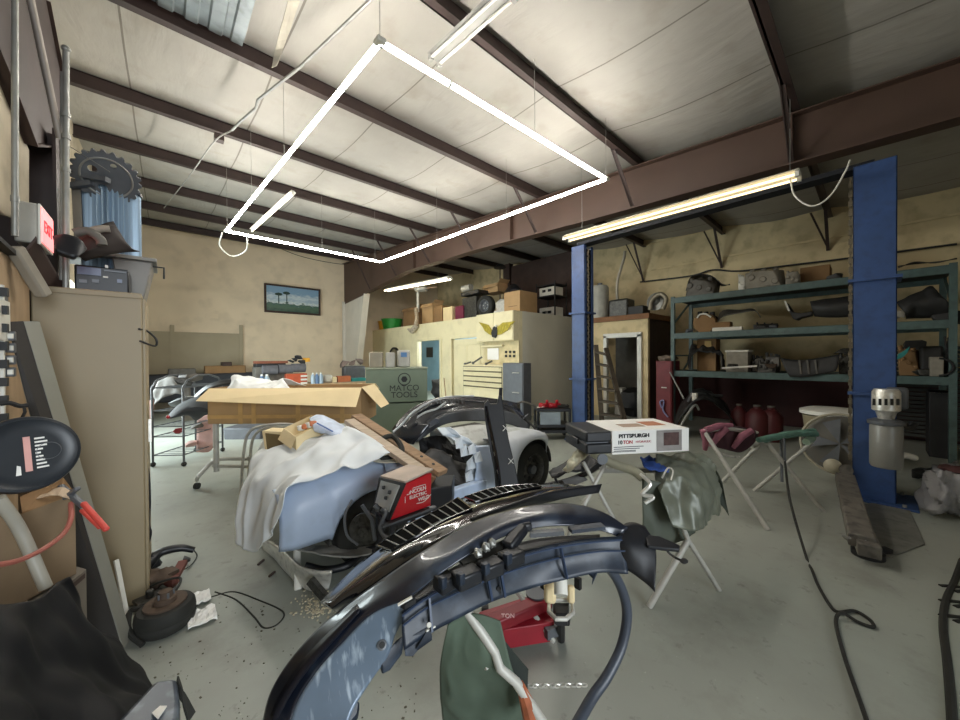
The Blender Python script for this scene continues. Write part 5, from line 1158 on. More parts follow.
items = [(.5, 1.1, .16, GP, 'grey car part heap on the top shelf of the trolley'), (.3, 1.1, .1, ENG, 'small oily part at the left of the trolley top shelf'), (.62, .78, .11, WHITEP, 'whitish bundle in middle of the trolley'), (.3, .78, .12, GREYM, 'grey box part left of the whitish bundle on the trolley'), (.5, .56, .1, LG, 'dusty part on the third trolley shelf'), (.25, .42, .06, REDD, 'low reddish part at left on the trolley shelf'), (.7, .42, .07, GP, 'low grey part at right on the trolley shelf'), (.5, .16, .08, mat('pink_board', '#b48f86', .8), 'pinkish packet on the lowest trolley shelf')]
for s, z, r_, m__, lb in items:
    m_ = MB(); c = rp_(s, dp * .5, z + r_ * .7); m_.hull([c + Vector((random.uniform(-1, 1) * r_ * 1.3, random.uniform(-1, 1) * r_ * 1.3, random.uniform(-.7, .8) * r_)) for _ in range(16)])
    solo('car_part', m_, m__, lb, 'car part', bevel=.01)
panelpart([[W(155, 392, d=5.5), W(160, 380, d=5.5), W(175, 377, d=5.5), W(190, 383, d=5.5)], [W(156, 405, d=5.4), W(165, 398, d=5.4), W(178, 394, d=5.4), W(192, 400, d=5.4)]], GP, 'grey_shield_part', 'curved grey shield standing on the trolley top shelf', fold=.03)
PK = mat('pink_board', '#b48f86', .8)
solo('pink_foam_board', MB().prism([W(140, 402, d=5.3), W(151, 400, d=5.3), W(150, 440, d=5.3), W(140, 442, d=5.3)], FW * .05), PK, 'pinkish board with dark slots left of the trolley', 'board')
m_ = MB()
for k in range(5): m_.box(W(142.5, 405 + k * 7, d=5.28), (.03, .02, .05))
solo('dark_hook_row', m_, DARK, 'row of dark hooks on the pinkish board left of the trolley', 'hooks')
solo('pink_foam_board', MB().surf([[W(198, 415, d=5.5), W(208, 414, d=5.5), W(219, 418, d=5.5)], [W(197, 452, d=5.4), W(208, 452, d=5.4), W(214, 446, d=5.4)]], 10, 6), PK, 'pinkish curved board right of the trolley', 'board', solid=.03, smooth=True)
# dark bench along the back wall
bn = thing('wall_bench', 'long low dark covered bench along the back wall', 'bench', W(200, 400, y=13.4))
b0_, b1_ = W(60, 380, y=13.0), W(262, 380, y=13.0)
m_ = MB(); zt = W(200, 374, y=13.0).z
m_.ab((b0_.x, 13.0, .3), (b1_.x, 13.85, zt)); m_.build('cover', mat('bench_cover', '#33353a', .8, 0, .3, 2), bn, bevel=.05)
for s in (.1, .35, .6, .85): x = b0_.x + (b1_.x - b0_.x) * s; MB().ab((x - .05, 13.1, 0), (x + .05, 13.2, .35)).build('leg', DARK, bn)
for i, (px0, px1, py0, py1, m__, lb, nm_) in enumerate(((205, 246, 366, 374, CARDD, 'flat brown carton stack on the dark bench by the back wall', 'carton_stack'), (222, 232, 362, 367, BRN, 'small brown part on the flat carton stack', 'car_part'), (168, 196, 369, 376, GP, 'grey rolled mat on the dark bench', 'rolled_mat'))):
    a, b_ = W(px0, py0, y=13.1), W(px1, py1, y=13.1)
    base = zt - .01 if i != 1 else W(225, 366, y=13.1).z - .02
    solo(nm_, MB().ab((a.x, 13.1, base), (b_.x, 13.5, max(a.z, base + .08))), m__, lb, 'carton' if i == 0 else 'part', bevel=.02)
# workbench at back centre
wbn = thing('workbench', 'long workbench against the back wall loaded with parts', 'workbench', W(310, 400, y=10.8))
a, b_ = W(250, 387, y=10.5), W(368, 387, y=10.5); zt = a.z
MB().ab((a.x, 10.5, zt - .06), (b_.x, 11.3, zt)).build('worktop', PLY, wbn, bevel=.005)
for x in (a.x + .1, (a.x + b_.x) / 2, b_.x - .1):
    for y in (10.55, 11.25): MB().ab((x - .04, y - .04, 0), (x + .04, y + .04, zt - .06)).build('leg', WOOD, wbn)
def wb(px0, px1, py, m, name, label, cat, y=10.6, dep=.4, base=None, bevel=.015):
    a, b_ = W(px0, py, y=y), W(px1, py, y=y); z = (a.z + b_.z) / 2
    return solo(name, MB().ab((a.x, y, (base or zt)), (b_.x, y + dep, z)), m, label, cat, bevel=bevel)
wb(255, 286, 367, GP, 'parts_tray', 'grey crate of parts at left end of the back workbench', 'crate')
zc = W(270, 367, y=10.6).z; wb(256, 286, 363.5, DARK, 'black_slab', 'black slab in the stack on the back workbench', 'part', base=zc); zc = W(270, 363.5, y=10.6).z
wb(256, 288, 361, mat('brick_brown', '#7d4a35', .8), 'wood_plank', 'reddish brown plank on top of the workbench stack', 'plank', base=zc, bevel=.004)
for i, (px0, px1, py) in enumerate(((262, 278, 370), (278, 292, 369), (291, 303, 368))):
    a, b_ = W(px0, py, y=10.55), W(px1, py, y=10.55)
    solo('fabric_roll', MB().lathe([(0, 0), (.12, 0), (.12, .34), (0, .34)], (a.x, 10.5, a.z), (1, 0, 0), 18), mat('roll_grey', '#5b5a5e', .8, 0, .2, 9), ['leftmost', 'middle', 'rightmost'][i] + ' of the grey rolls lying on the back workbench', 'roll', smooth=True)
zc = W(290, 366, y=10.6).z
for i in range(5):
    c = W(290 + i * 4, 362 - (i % 3) * 2.2, y=10.6); m_ = MB().hull([c + Vector((random.uniform(-.11, .11), random.uniform(-.08, .08), random.uniform(-.07, .07))) for _ in range(10)])
    solo('metal_scrap', m_, YEL if i == 4 else DARK, 'dark scrap tool on the grey rolls, %s from the left' % ['first', 'second', 'third', 'fourth', 'yellow tipped fifth'][i], 'scrap')
tbx = thing('red_toolbox', 'orange red toolbox on the back workbench', 'toolbox', W(296, 387, y=10.45))
a, b_ = W(286, 374, y=10.45), W(307, 374, y=10.45)
MB().ab((a.x, 10.42, zt), (b_.x, 10.8, a.z)).build('body', mat('orange_red', '#b5502f', .5), tbx, bevel=.01)
for k in range(3): c = W(304, 376 + k * 3.5, y=10.4); MB().box(c, (.16, .02, .05)).build('label_strip', WHITEP, tbx)
wb(325, 333, 375, WHITEP, 'white_jar_pack', 'white translucent pack of jars on the back workbench', 'jars', bevel=.05)
for i, px in enumerate((313, 317, 321, 262, 267)):
    c = W(px, 384, y=10.45 if px > 300 else 10.4); c.z = zt; t = thing('plastic_bottle', ['clear bottle left of the blue capped ones on the back workbench', 'blue tinted bottle in middle of the bottles', 'bottle beside the white jars on the back workbench', 'blue bottle at the left end of the workbench front', 'second blue bottle at the left end of the workbench front'][i], 'bottle', c)
    MB().lathe([(0, 0), (.06, 0), (.06, .2), (.03, .27), (0, .27)], c, Z, 12).build('body', mat('bottle_blue%d' % (i % 2), ['#9fb0bd', '#5a7598'][i % 2], .3), t, smooth=True)
    MB().lathe([(0, .27), (.03, .27), (.03, .31), (0, .31)], c, Z, 10).build('cap', WHITEP, t)
wb(338, 351, 376, mat('orange_box', '#b0623c', .6), 'orange_carton', 'orange brown carton on the workbench left of the teal case', 'box', 10.5, .2); wb(333, 337, 377, CARDL, 'cream_packet', 'cream packet beside the orange carton', 'packet', 10.5, .1)
wb(352, 366, 378, TEAL, 'teal_case', 'teal plastic case at right end of the back workbench', 'case', 10.5, .3)
wb(344, 366, 366, GREYM, 'grey_machine', 'grey bench machine behind the teal case', 'machine', 11.0, .25, bevel=.06)
for i in range(3):
    c = W(345 + i * 7, 364 - i * 1, y=11.1); solo('metal_scrap', MB().hull([c + Vector((random.uniform(-.15, .15), random.uniform(-.1, .1), random.uniform(-.12, .12))) for _ in range(10)]), mat('dull_alloy', '#8a7a74', .5, .4, .2, 10), 'alloy scrap on top of the grey bench machine, %s one' % ['left', 'middle', 'right'][i], 'scrap')
# green tool cabinet MATCO
mt = thing('green_tool_cabinet', 'large green grey tool box with a round emblem and black lettering', 'tool cabinet', WF(395, 450))
dm = 6.0; A_, B_ = W(367, 372, d=5.9), W(426, 369, d=6.15); C0_, D0_ = W(366, 446, d=6.25), W(426, 446, d=5.75)
zt = 1.33; u = Vector((B_.x - A_.x, B_.y - A_.y, 0)); Lm = u.length; u.normalize(); bk = Vector((-u.y, u.x, 0)); bk = bk if bk.dot(FW) > 0 else -bk
GM = mat('cabinet_green', '#6a7866', .5, .1, .07, 4)
o_ = Vector((A_.x, A_.y, 0))
def mp_(s, t_, z): return o_ + u * s + bk * t_ + Z * z
def mbox(s0, s1, t0, t1, z0, z1): return MB().prism([mp_(s0, t0, z0), mp_(s1, t0, z0), mp_(s1, t1, z0), mp_(s0, t1, z0)], Z * (z1 - z0))
mbox(0, Lm, 0, .5, .12, .72).build('lower_body', GM, mt, bevel=.01)
mbox(-.02, Lm + .02, -.02, .52, .74, zt - .03).build('upper_body', GM, mt, bevel=.01)
mbox(-.03, Lm + .03, -.03, .53, zt - .03, zt).build('lid', mat('lid_green', '#8a9380', .5), mt, bevel=.01)
for s in (.1, Lm - .1):
    for t_ in (.08, .42): MB().cyl(mp_(s - .02, t_, .06), mp_(s + .02, t_, .06), .06).build('caster', RUB, mt, smooth=True)
em = mp_(Lm * .62, -.022, 1.13)
text('lettering', 'MATCO', BLK, mt, mp_(Lm * .62, -.024, .975), u, Z, .14)
text('lettering', 'TOOLS', BLK, mt, mp_(Lm * .62, -.024, .86), u, Z, .14)
MB().tube([em + u * math.cos(t) * .1 + Z * math.sin(t) * .1 for t in [2 * PI * i / 30 for i in range(30)]], .008, 6, close=True).build('emblem_ring', BLK, mt)
MB().lathe([(0, 0), (.055, 0), (.055, .004), (0, .004)], em, -bk, 6).build('emblem', BLK, mt)
# appliances on it
def mob(s0, s1, t0, t1, h_, m, name, label, cat): return solo(name, mbox(s0, s1, t0, t1, zt, zt + h_), m, label, cat, bevel=.015)
mob(.03, .26, .1, .4, .27, mat('toaster', '#857d6c', .35, .5), 'toaster_oven', 'silver toaster oven at left on the green tool cabinet', 'toaster')
WG = mat('appliance_grey', '#a5a49c', .45)
mob(.3, .46, .1, .35, .26, WG, 'white_canister', 'white plastic canister between the toaster and the dispenser', 'canister')
ds = thing('coffee_maker', 'white appliance with a blue panel on the green tool cabinet', 'coffee maker', mp_(.6, .2, zt))
mbox(.5, .72, .1, .35, zt, zt + .3).build('body', WG, ds, bevel=.03); mbox(.56, .66, .09, .1, zt + .18, zt + .26).build('panel', mat('panel_blue', '#3d6fa5', .4), ds)
# box on rolling stand
bs = thing('long_cardboard_box', 'long open cardboard box resting on a tubular stand', 'box', W(290, 425, d=4.2))
dF = 4.0; BL, BR = W(208, 424, d=dF), W(362, 428, d=dF); zb0 = BL.z; zt0 = W(290, 399, d=dF).z
u = Vector((BR.x - BL.x, BR.y - BL.y, 0)); Lb = u.length; u.normalize(); bk = Vector((-u.y, u.x, 0)); bk = bk if bk.dot(FW) > 0 else -bk
def bp_(s, t_, z): return BL + u * s + bk * t_ + Z * (z - zb0)
Dp = .55; ztb = W(290, 388, d=dF).z; m_ = MB()
def wall_(p, q_, z0, z1, n_): m_.prism([bp_(*p, z0), bp_(*q_, z0), bp_(*q_, z1), bp_(*p, z1)], n_ * .008)
wall_((0, 0), (Lb, 0), zb0, ztb, bk); wall_((0, Dp), (Lb, Dp), zb0, ztb, -bk); wall_((0, 0), (0, Dp), zb0, ztb, u); wall_((Lb, 0), (Lb, Dp), zb0, ztb, -u)
m_.prism([bp_(0, 0, zb0), bp_(Lb, 0, zb0), bp_(Lb, Dp, zb0), bp_(0, Dp, zb0)], Z * .008)
m_.build('body', CARD, bs)
MB().prism([bp_(.02, 0, ztb), bp_(Lb - .0, 0, ztb), W(356, 407, d=dF - .22), W(196, 401, d=dF - .22)], -bk * .006).build('front_flap', CARDL, bs)
MB().prism([bp_(Lb, 0.0, ztb), bp_(Lb, Dp * .9, ztb), W(389, 404, d=dF + .25), W(381, 408, d=dF - .0)], Z * .006).build('end_flap', CARDL, bs)
MB().prism([bp_(0, Dp, ztb), bp_(Lb, Dp, ztb), bp_(Lb, Dp + .16, ztb - .08), bp_(0, Dp + .16, ztb - .08)], Z * .006).build('rear_flap', CARDL, bs)
m_ = MB(); m_.prism([bp_(0, -.006, zb0 + .06), bp_(Lb, -.006, zb0 + .06), bp_(Lb, -.006, zb0 + .1), bp_(0, -.006, zb0 + .1)], -bk * .002)
for s in (.35, .5, 1.0, 1.5): m_.prism([bp_(s, -.008, zb0), bp_(s + .05, -.008, zb0), bp_(s + .05, -.008, ztb - .05), bp_(s, -.008, ztb - .05)], -bk * .002)
m_.build('packing_tape', mat('tape', '#c09a62', .4), bs)
solo('white_plastic_bag', MB().surf([[bp_(.12, .1, ztb - .03), bp_(.35, .08, ztb - .02), bp_(.6, .08, ztb), bp_(.9, .1, ztb - .03)], [bp_(.1, .25, ztb + .05), W(236, 375, d=dF + .3), W(262, 383, d=dF + .3), W(283, 377, d=dF + .3)], [bp_(.12, .45, ztb), bp_(.35, .5, ztb + .08), bp_(.6, .48, ztb + .02), bp_(.9, .45, ztb)]], 30, 20, fold=.02, freq=8), mat('bag_white', '#dfe2e0', .5), 'white plastic bag bulging out of the long cardboard box', 'bag', solid=.004, smooth=True)
sd = thing('rolling_stand', 'grey tubular stand on casters under the long cardboard box', 'stand', WF(215, 480))
for px, nm_ in ((216, 'post'), (350, 'post')):
    a = W(px, 440, d=4.2); MB().tube([(a.x, a.y, .16), (a.x, a.y, zb0 - .01)], .03, 10).build(nm_, TUBEG, sd, smooth=True)
f0, f1 = WF(197, 489), W(216, 468, d=4.2); a = W(216, 470, d=4.2)
MB().tube([WF(197, 486) + Z * .07, W(198, 477, d=4.02), W(206, 468, d=4.12), W(213, 462, d=4.2), W(222, 459, d=4.4), W(300, 459, d=4.5)], .022, 8, res=24).build('base_tube', TUBEG, sd, smooth=True)
MB().tube([W(213, 466, d=4.2), W(280, 467, d=4.2), W(350, 468, d=4.2)], .02, 8).build('cross_tube', TUBEG, sd, smooth=True)
MB().lathe([(.0, -.02), (.035, -.02), (.035, .02), (0, .02)], WF(197, 489) + Z * .036, RW, 14).build('caster', RUB, sd, smooth=True)
MB().bar(bp_(0.02, .2, zb0 - .02), bp_(Lb - .02, .2, zb0 - .02), .05, .03).build('top_rail', TUBEG, sd)
ch = thing('tubular_chair_frame', 'bent grey tube frame standing between the box stand and the covered car', 'frame', WF(250, 505))
MB().tube([WF(240, 503), W(243, 460, d=3.6), W(248, 434, d=3.6), W(262, 426, d=3.6), W(285, 424, d=3.6), W(300, 426, d=3.6)], .014, 8, res=30).build('front_tube', TUBEG, ch, smooth=True)
MB().tube([WF(247, 497), W(250, 458, d=3.75), W(254, 437, d=3.75), W(266, 428, d=3.75), W(288, 427, d=3.75)], .014, 8, res=30).build('rear_tube', TUBEG, ch, smooth=True)
MB().tube([W(243, 459, d=3.62), W(250, 457, d=3.75)], .01, 6).build('brace', TUBEG, ch)
panelpart([[W(168, 416, d=4.3), W(180, 404, d=4.3), W(200, 396, d=4.3), W(212, 396, d=4.3)], [W(170, 418, d=4.1), W(184, 411, d=4.1), W(198, 409, d=4.1), W(212, 412, d=4.1)], [W(171, 418, d=4.15), W(188, 415, d=4.2), W(196, 420, d=4.3), W(206, 414, d=4.3)]], mat('slate_plastic', '#33373d', .7, 0, .15, 8), 'grey_bumper_piece', 'pointed grey bumper piece sticking out left of the long cardboard box', solid=.012)
solo('black_bumper_strip', MB().surf([[W(194, 396, d=4.5), W(206, 386, d=4.5), W(222, 380, d=4.5), W(240, 378, d=4.5)], [W(196, 399, d=4.4), W(208, 390, d=4.4), W(224, 385, d=4.4), W(240, 384, d=4.4)]], 12, 4), BLACKP, 'black curved strip behind the left end of the long box', 'car part', solid=.01, smooth=True)
solo('red_lamp_bulb', MB().ball(W(168, 417, d=4.08), .02, 10), RED, 'tiny red cap at the tip of the grey bumper piece', 'cap', smooth=True)
solo('dark_storage_bin', MB().hull([W(222, 428, d=6.6) , W(262, 428, d=6.6), W(260, 455, d=6.5), W(226, 455, d=6.5)] + [p + FW * .4 for p in (W(222, 428, d=6.6), W(262, 428, d=6.6), W(260, 455, d=6.5), W(226, 455, d=6.5))]), mat('bin_darkgrey', '#45474c', .6, 0, .2, 6), 'dark grey bin on the floor behind the box stand', 'bin', bevel=.03)
# ================================================================ pale blue car
car = thing('pale_blue_car', 'small dismantled pale blue car body half covered by a white sheet', 'car', (1.9, 3.0, 0))
def arc_z(x, xc, R_, zc, zlow):
    d_ = abs(x - xc)
    return zc + math.sqrt(max(R_ * R_ - d_ * d_, 0)) if d_ < R_ else zlow
def side(x0, x1, xc, R_, zc, zlow, prof, name, m, yb, n=44):
    """body side: columns along X, rows from lower edge to the top, rolled over"""
    rows = []
    xs = [x0 + (x1 - x0) * i / (n - 1) for i in range(n)]
    for (yo, fz) in ((0, 0), (-.02, .12), (-.035, .35), (-.03, .6), (-.005, .8), (.06, .93), (.14, .97), (.26, .93), (.4, .86)):
        r = []
        for x in xs:
            zl = arc_z(x, xc, R_, zc, zlow); zt = prof(x); lip = math.exp(-((zl - zlow) > .02) * max(0, fz) * 6) * (.012 if zl > zlow + .01 else 0)
            taper = yb(x)
            r.append(Vector((x, taper + yo - lip, zl + (zt - zl) * fz)))
        rows.append(r)
    return MB().grid(rows).build(name, m, car, solid=.012, smooth=True, ang=60)
def lerp(a, b_, t): return a + (b_ - a) * t
def profR(x): return .755 - .12 * max(0, (.85 - x) / .4) ** 2
def ybR(x): return 2.36 + .3 * max(0, (.62 - x) / .2) ** 2 * .5
side(.505, 1.36, 1.1, .3, .27, .33, profR, 'rear_quarter_panel', CARBL, ybR)
def profF(x): return .70 - .10 * max(0, (x - 2.9) / .4) ** 2
def ybF(x): return 2.42 + .35 * max(0, (x - 3.05) / .22) ** 2 * .4
side(2.38, 3.3, 2.93, .31, .31, .2, profF, 'front_fender', mat('fender_pale', '#c3c8cd', .42, 0, .04, 3, dirt='#9a9c9b', dirt_amt=.3), ybF)
# floor, sills, inner arches
MB().ab((.85, 2.75, .2), (3.2, 3.75, .3)).build('floor_pan', ENG, car, bevel=.01)
MB().ab((1.3, 2.44, .2), (2.5, 2.52, .34)).build('sill', CARBL, car, bevel=.01)
def archm(xc, zc, R_, y0, y1):
    rows = []
    for y in (y0, y1): rows.append([Vector((xc + R_ * math.cos(PI * i / 20), y, zc + R_ * math.sin(PI * i / 20))) for i in range(21)])
    return MB().grid(rows)
archm(1.1, .27, .31, 2.37, 2.8).build('wheel_arch_liner', mat('arch_dark', '#3b3a36', .8, 0, .2, 9), car, solid=.01)
archm(2.93, .31, .32, 2.44, 2.8).build('wheel_arch_liner', mat('arch_dark', '#3b3a36', .8), car, solid=.01)
MB().ab((.6, 2.7, .3), (1.4, 3.7, .6)).build('trunk_tub', mat('trunk_grey', '#77756d', .8, 0, .15, 5), car, bevel=.03)
MB().prism([(.6, 2.65, .58), (1.5, 2.65, .64), (1.5, 3.7, .64), (.6, 3.7, .58)], Z * .02).build('rear_deck', CARBL, car, bevel=.01)
MB().ab((2.45, 2.6, .3), (3.2, 3.7, .6)).build('engine_bay', DARK, car, bevel=.02)
# cowl top (whitish, ragged front-left edge) and ragged blue body side under it
TORN = mat('torn_white_foil', '#cbd3da', .55, 0, .06, 8)
tp_ = [[W(441, 430, d=3.55), W(456, 428, d=3.65), W(478, 425, d=3.7), W(505, 427, d=3.8), W(545, 433, d=4.05)], [W(452, 444, d=3.35), W(466, 446, d=3.4), W(485, 445, d=3.5), W(508, 436, d=3.7), W(545, 434, d=4.0)]]
MB().surf(tp_, 24, 6, fold=.004).build('cowl_top', mat('cowl_white', '#bfc2bf', .5, 0, .08, 6, dirt='#6e6a60', dirt_amt=.5), car, solid=.01, smooth=True)
MB().surf([[W(470, 446, d=3.38), W(485, 445, d=3.42), W(498, 444, d=3.45), W(508, 442, d=3.5)], [W(476, 468, d=3.33), W(487, 468, d=3.36), W(498, 468, d=3.4), W(510, 468, d=3.45)], [W(470, 496, d=3.3), W(485, 496, d=3.32), W(498, 496, d=3.35), W(512, 496, d=3.4)]], 20, 14).build('door_skin', CARBL, car, solid=.01, smooth=True)
rg = []
random.seed(11)
edge = [(437, 428), (443, 435), (449, 437), (455, 441), (460, 449), (468, 447), (474, 455), (467, 462), (465, 474), (472, 484), (479, 478), (478, 492)]
m_ = MB()
inner = [(450, 427), (456, 431), (460, 435), (468, 438), (474, 444), (480, 447), (484, 455), (484, 463), (484, 474), (486, 482), (488, 486), (488, 496)]
rows = [[W(*e, d=3.36 - .04 * math.sin(i * 2.1)) for i, e in enumerate(edge)], [W((e[0] + f_[0]) / 2 + 1, (e[1] + f_[1]) / 2, d=3.42 + .03 * math.sin(i * 3.7)) for i, (e, f_) in enumerate(zip(edge, inner))], [W(*e, d=3.4) for e in inner]]
m_.grid(rows).build('torn_edge', TORN, car, solid=.01)
for k in range(7):
    e = edge[3 + k]; c = W(*e, d=3.33)
    MB().prism([c, W(e[0] + 6, e[1] - 4, d=3.34), W(e[0] + 9, e[1] + 6, d=3.33), W(e[0] + 1, e[1] + 8, d=3.28)], FW * .006).build('torn_flap', TORN, car)
MB().surf([[W(410, 470, d=3.6), W(430, 452, d=3.6), W(452, 460, d=3.7), W(470, 470, d=3.7)], [W(405, 495, d=3.4), W(428, 480, d=3.3), W(450, 485, d=3.35), W(468, 492, d=3.35)]], 24, 12, fold=.05).build('seat_remains', mat('seat_dusty', '#4d4b49', .85, 0, .25, 9), car, solid=.02, smooth=True)
MB().surf([[W(420, 440, d=3.9), W(440, 436, d=3.9), W(462, 445, d=3.9)], [W(420, 462, d=3.8), W(440, 470, d=3.8), W(466, 476, d=3.8)]], 16, 10, fold=.05).build('dark_interior', DARK, car, solid=.02)
# trunk lip & weatherstrip ring
MB().tube([W(372, 444, d=2.6), W(392, 436, d=2.75), W(402, 452, d=2.6), W(380, 460, d=2.5)], .02, 8, res=24, close=False).build('trunk_seal', RUB, car, smooth=True)
MB().surf([[W(362, 458, d=2.45), W(378, 462, d=2.45), W(400, 462, d=2.5), W(414, 463, d=2.55)], [W(374, 447, d=2.65), W(392, 453, d=2.65), W(408, 452, d=2.7), (W(414, 458, d=2.65))]], 14, 6, fold=.006).build('masking_paper', mat('masking', '#c4bfae', .8, 0, .08, 8), car, solid=.006)
MB().surf([[W(386, 472, d=2.45), W(400, 468, d=2.5), W(413, 470, d=2.55)], [W(384, 462, d=2.55), W(400, 456, d=2.6), W(413, 458, d=2.65)]], 12, 6).build('body_pillar', CARBL, car, solid=.01, smooth=True)
MB().surf([[W(296, 548, z=.28), W(315, 552, z=.26), W(345, 556, z=.22), W(372, 552, z=.18)], [W(300, 540, z=.28), W(322, 545, z=.25), W(350, 548, z=.2), W(372, 545, z=.15)]], 16, 6, fold=.012).build('underbody', mat('under_grey', '#8b8a84', .7, .2, .25, 8), car, solid=.01)
MB().tube([W(305, 566, z=.16), W(325, 570, z=.12), W(348, 565, z=.12), W(362, 553, z=.14), W(378, 548, z=.16)], .025, 10, res=24).build('exhaust_tube', BLACKP, car, smooth=True)
def carwheel(cx_, y, zc, R_, lb):
    """wheels belong to the car"""
    c = Vector((cx_, y, zc)); ax = Vector((0, -1, 0)); w = .17
    pr = [(R_ * .62, -w / 2), (R_ * .8, -w / 2), (R_ * .95, -w * .42), (R_, -w * .3), (R_, w * .3), (R_ * .95, w * .42), (R_ * .8, w / 2), (R_ * .62, w / 2), (R_ * .6, w * .3), (R_ * .6, -w * .3), (R_ * .62, -w / 2)]
    ty = MB().lathe(pr, c, ax, 36).build('tyre', RUB, car, smooth=True)
    MB().lathe([(0, w * .2), (R_ * .15, w * .24), (R_ * .2, w * .1), (R_ * .45, w * .02), (R_ * .5, w * .3), (R_ * .62, w * .45), (R_ * .63, w * .2), (R_ * .6, -w * .3), (0, -w * .3)], c, ax, 32).build('rim', ENG, ty, smooth=True)
    m_ = MB()
    for k in range(8):
        th = 2 * PI * k / 8; m_.cyl(c + Vector((math.cos(th) * R_ * .36, -w * .02, math.sin(th) * R_ * .36)), c + Vector((math.cos(th) * R_ * .36, -w * .13, math.sin(th) * R_ * .36)), R_ * .06, 8)
    m_.build('rim_holes', DARK, ty)
    MB().lathe([(0, 0), (.05, 0), (.045, .04), (0, .05)], c + ax * w * .2, ax, 14).build('hub', GREYM, ty, smooth=True)
carwheel(1.12, 2.46, .275, .275, ''); carwheel(2.93, 2.5, .29, .28, '')
# brake bits hanging by the rear wheel
m_ = MB(); m_.tube([W(352, 500, d=2.2), W(345, 515, d=2.15), W(347, 535, d=2.15), W(358, 545, d=2.15)], .008, 6, res=20); m_.tube([W(362, 505, d=2.1), W(372, 520, d=2.1), W(375, 540, d=2.1)], .012, 6)
m_.tube([W(375, 505, d=2.05), W(385, 515, d=2.05), W(398, 510, d=2.05)], .015, 8)
m_.build('brake_lines', GREYM, car, smooth=True)
MB().lathe([(.0, 0), (.1, 0), (.1, .02), (.03, .03), (.03, .06), (0, .06)], W(366, 528, d=2.22), -FW, 20).build('brake_disc', ENG, car, smooth=True)
# white sheet
SHEET = mat('dust_sheet', '#dde2e4', .85, 0, .05, 4, .03)
solo('white_dust_sheet', MB().surf([
    [W(240, 541, d=2.45), W(241, 505, d=2.5), W(247, 478, d=2.6), W(262, 452, d=2.8), W(290, 438, d=2.95)],
    [W(251, 549, d=2.35), W(256, 512, d=2.35), W(266, 480, d=2.4), W(285, 455, d=2.6), W(320, 433, d=2.85)],
    [W(263, 549, d=2.25), W(270, 520, d=2.2), W(283, 488, d=2.25), W(303, 462, d=2.4), W(345, 429, d=2.75)],
    [W(274, 532, d=2.1), W(281, 508, d=2.07), W(295, 485, d=2.14), W(325, 469, d=2.28), W(370, 440, d=2.6)],
    [W(277, 528, d=2.06), W(285, 500, d=2.05), W(303, 484, d=2.13), W(345, 470, d=2.25), W(393, 455, d=2.5)]], 70, 60, fold=.034, freq=3.6, seed=3), SHEET, 'rumpled white dust sheet draped over the rear of the pale blue car', 'sheet', solid=.004, smooth=True, ang=80)
solo('white_dust_sheet_end', MB().surf([[W(258, 450, d=3.0), W(264, 440, d=3.0), W(272, 444, d=3.05)], [W(256, 470, d=2.95), W(266, 462, d=2.9), W(276, 458, d=2.95)]], 12, 10, fold=.015), SHEET, 'bunched white cloth end left of the small wooden framed box', 'cloth', solid=.004, smooth=True)
# boxes on the sheet
fb = thing('small_framed_box', 'small square wooden framed box sitting on the white sheet', 'box', W(275, 452, d=2.85))
P4 = [W(262, 431, d=2.8), W(286, 432, d=2.75), W(287, 446, d=2.75), W(265, 452, d=2.8)]
MB().prism(P4, FW * .14).build('body', CARDL, fb, bevel=.004)
MB().prism([P4[0].lerp(P4[2], .14), P4[1].lerp(P4[3], .14), P4[2].lerp(P4[0], .1), P4[3].lerp(P4[1], .12)], -FW * .004).build('dark_panel', mat('panel_olive', '#6b5a3a', .7), fb)
ob = thing('open_small_carton', 'open small carton with orange packets inside on the white sheet', 'box', W(305, 450, d=2.75))
a, b_, c3, d3 = W(284, 428, d=2.75), W(311, 415.5, d=2.95), W(325, 421, d=2.8), W(296, 437, d=2.6)
dn = Z * -.1
m_ = MB(); m_.prism([a, b_, b_ + dn, a + dn], FW * .006); m_.prism([b_, c3, c3 + dn, b_ + dn], -FW * .006); m_.prism([c3, d3, d3 + dn, c3 + dn], FW * .006); m_.prism([d3, a, a + dn, d3 + dn], FW * .006); m_.prism([a + dn, b_ + dn, c3 + dn, d3 + dn], Z * .006)
m_.build('body', CARDL, ob)
MB().prism([a, d3, d3 + dn * .8 - RW * .02 - FW * .03, a + dn * .8 - RW * .03 - FW * .03], -FW * .004).build('flap', CARDL, ob)
for i in range(4):
    c = W(301 + i * 4, 428 - i * 1.5, d=2.72); solo('wrapped_part', MB().box(c, (.05, .04, .04), i), mat('orange_wrap', '#c4744a', .6) if i % 2 else WHITEP, ['first white', 'first orange', 'second white', 'second orange'][i] + ' wrapped part from the left inside the open small carton', 'packet', bevel=.01)
bgp = thing('blue_white_bag', 'white plastic bag with blue print lying on the white sheet', 'bag', W(328, 438, d=2.7))
MB().surf([[W(310, 419, d=2.85), W(318, 416, d=2.85), W(330, 420, d=2.85), W(348, 430, d=2.8)], [W(314, 427, d=2.7), W(322, 427, d=2.68), W(333, 432, d=2.66), W(346, 438, d=2.62)], [W(316, 430, d=2.72), W(325, 433, d=2.68), W(335, 438, d=2.64), W(344, 440, d=2.62)]], 20, 12, fold=.008, freq=12).build('body', mat('bag_bluewhite', '#c3cfe2', .5, 0, .15, 14), bgp, solid=.02, smooth=True)
for k in range(3): MB().bar(W(317 + k * 4, 423 + k * 2, d=2.66), W(330 + k * 3, 430 + k * 1.6, d=2.64), .008, .006).build('print_stripe', mat('blue_print', '#4568a8', .5), bgp)
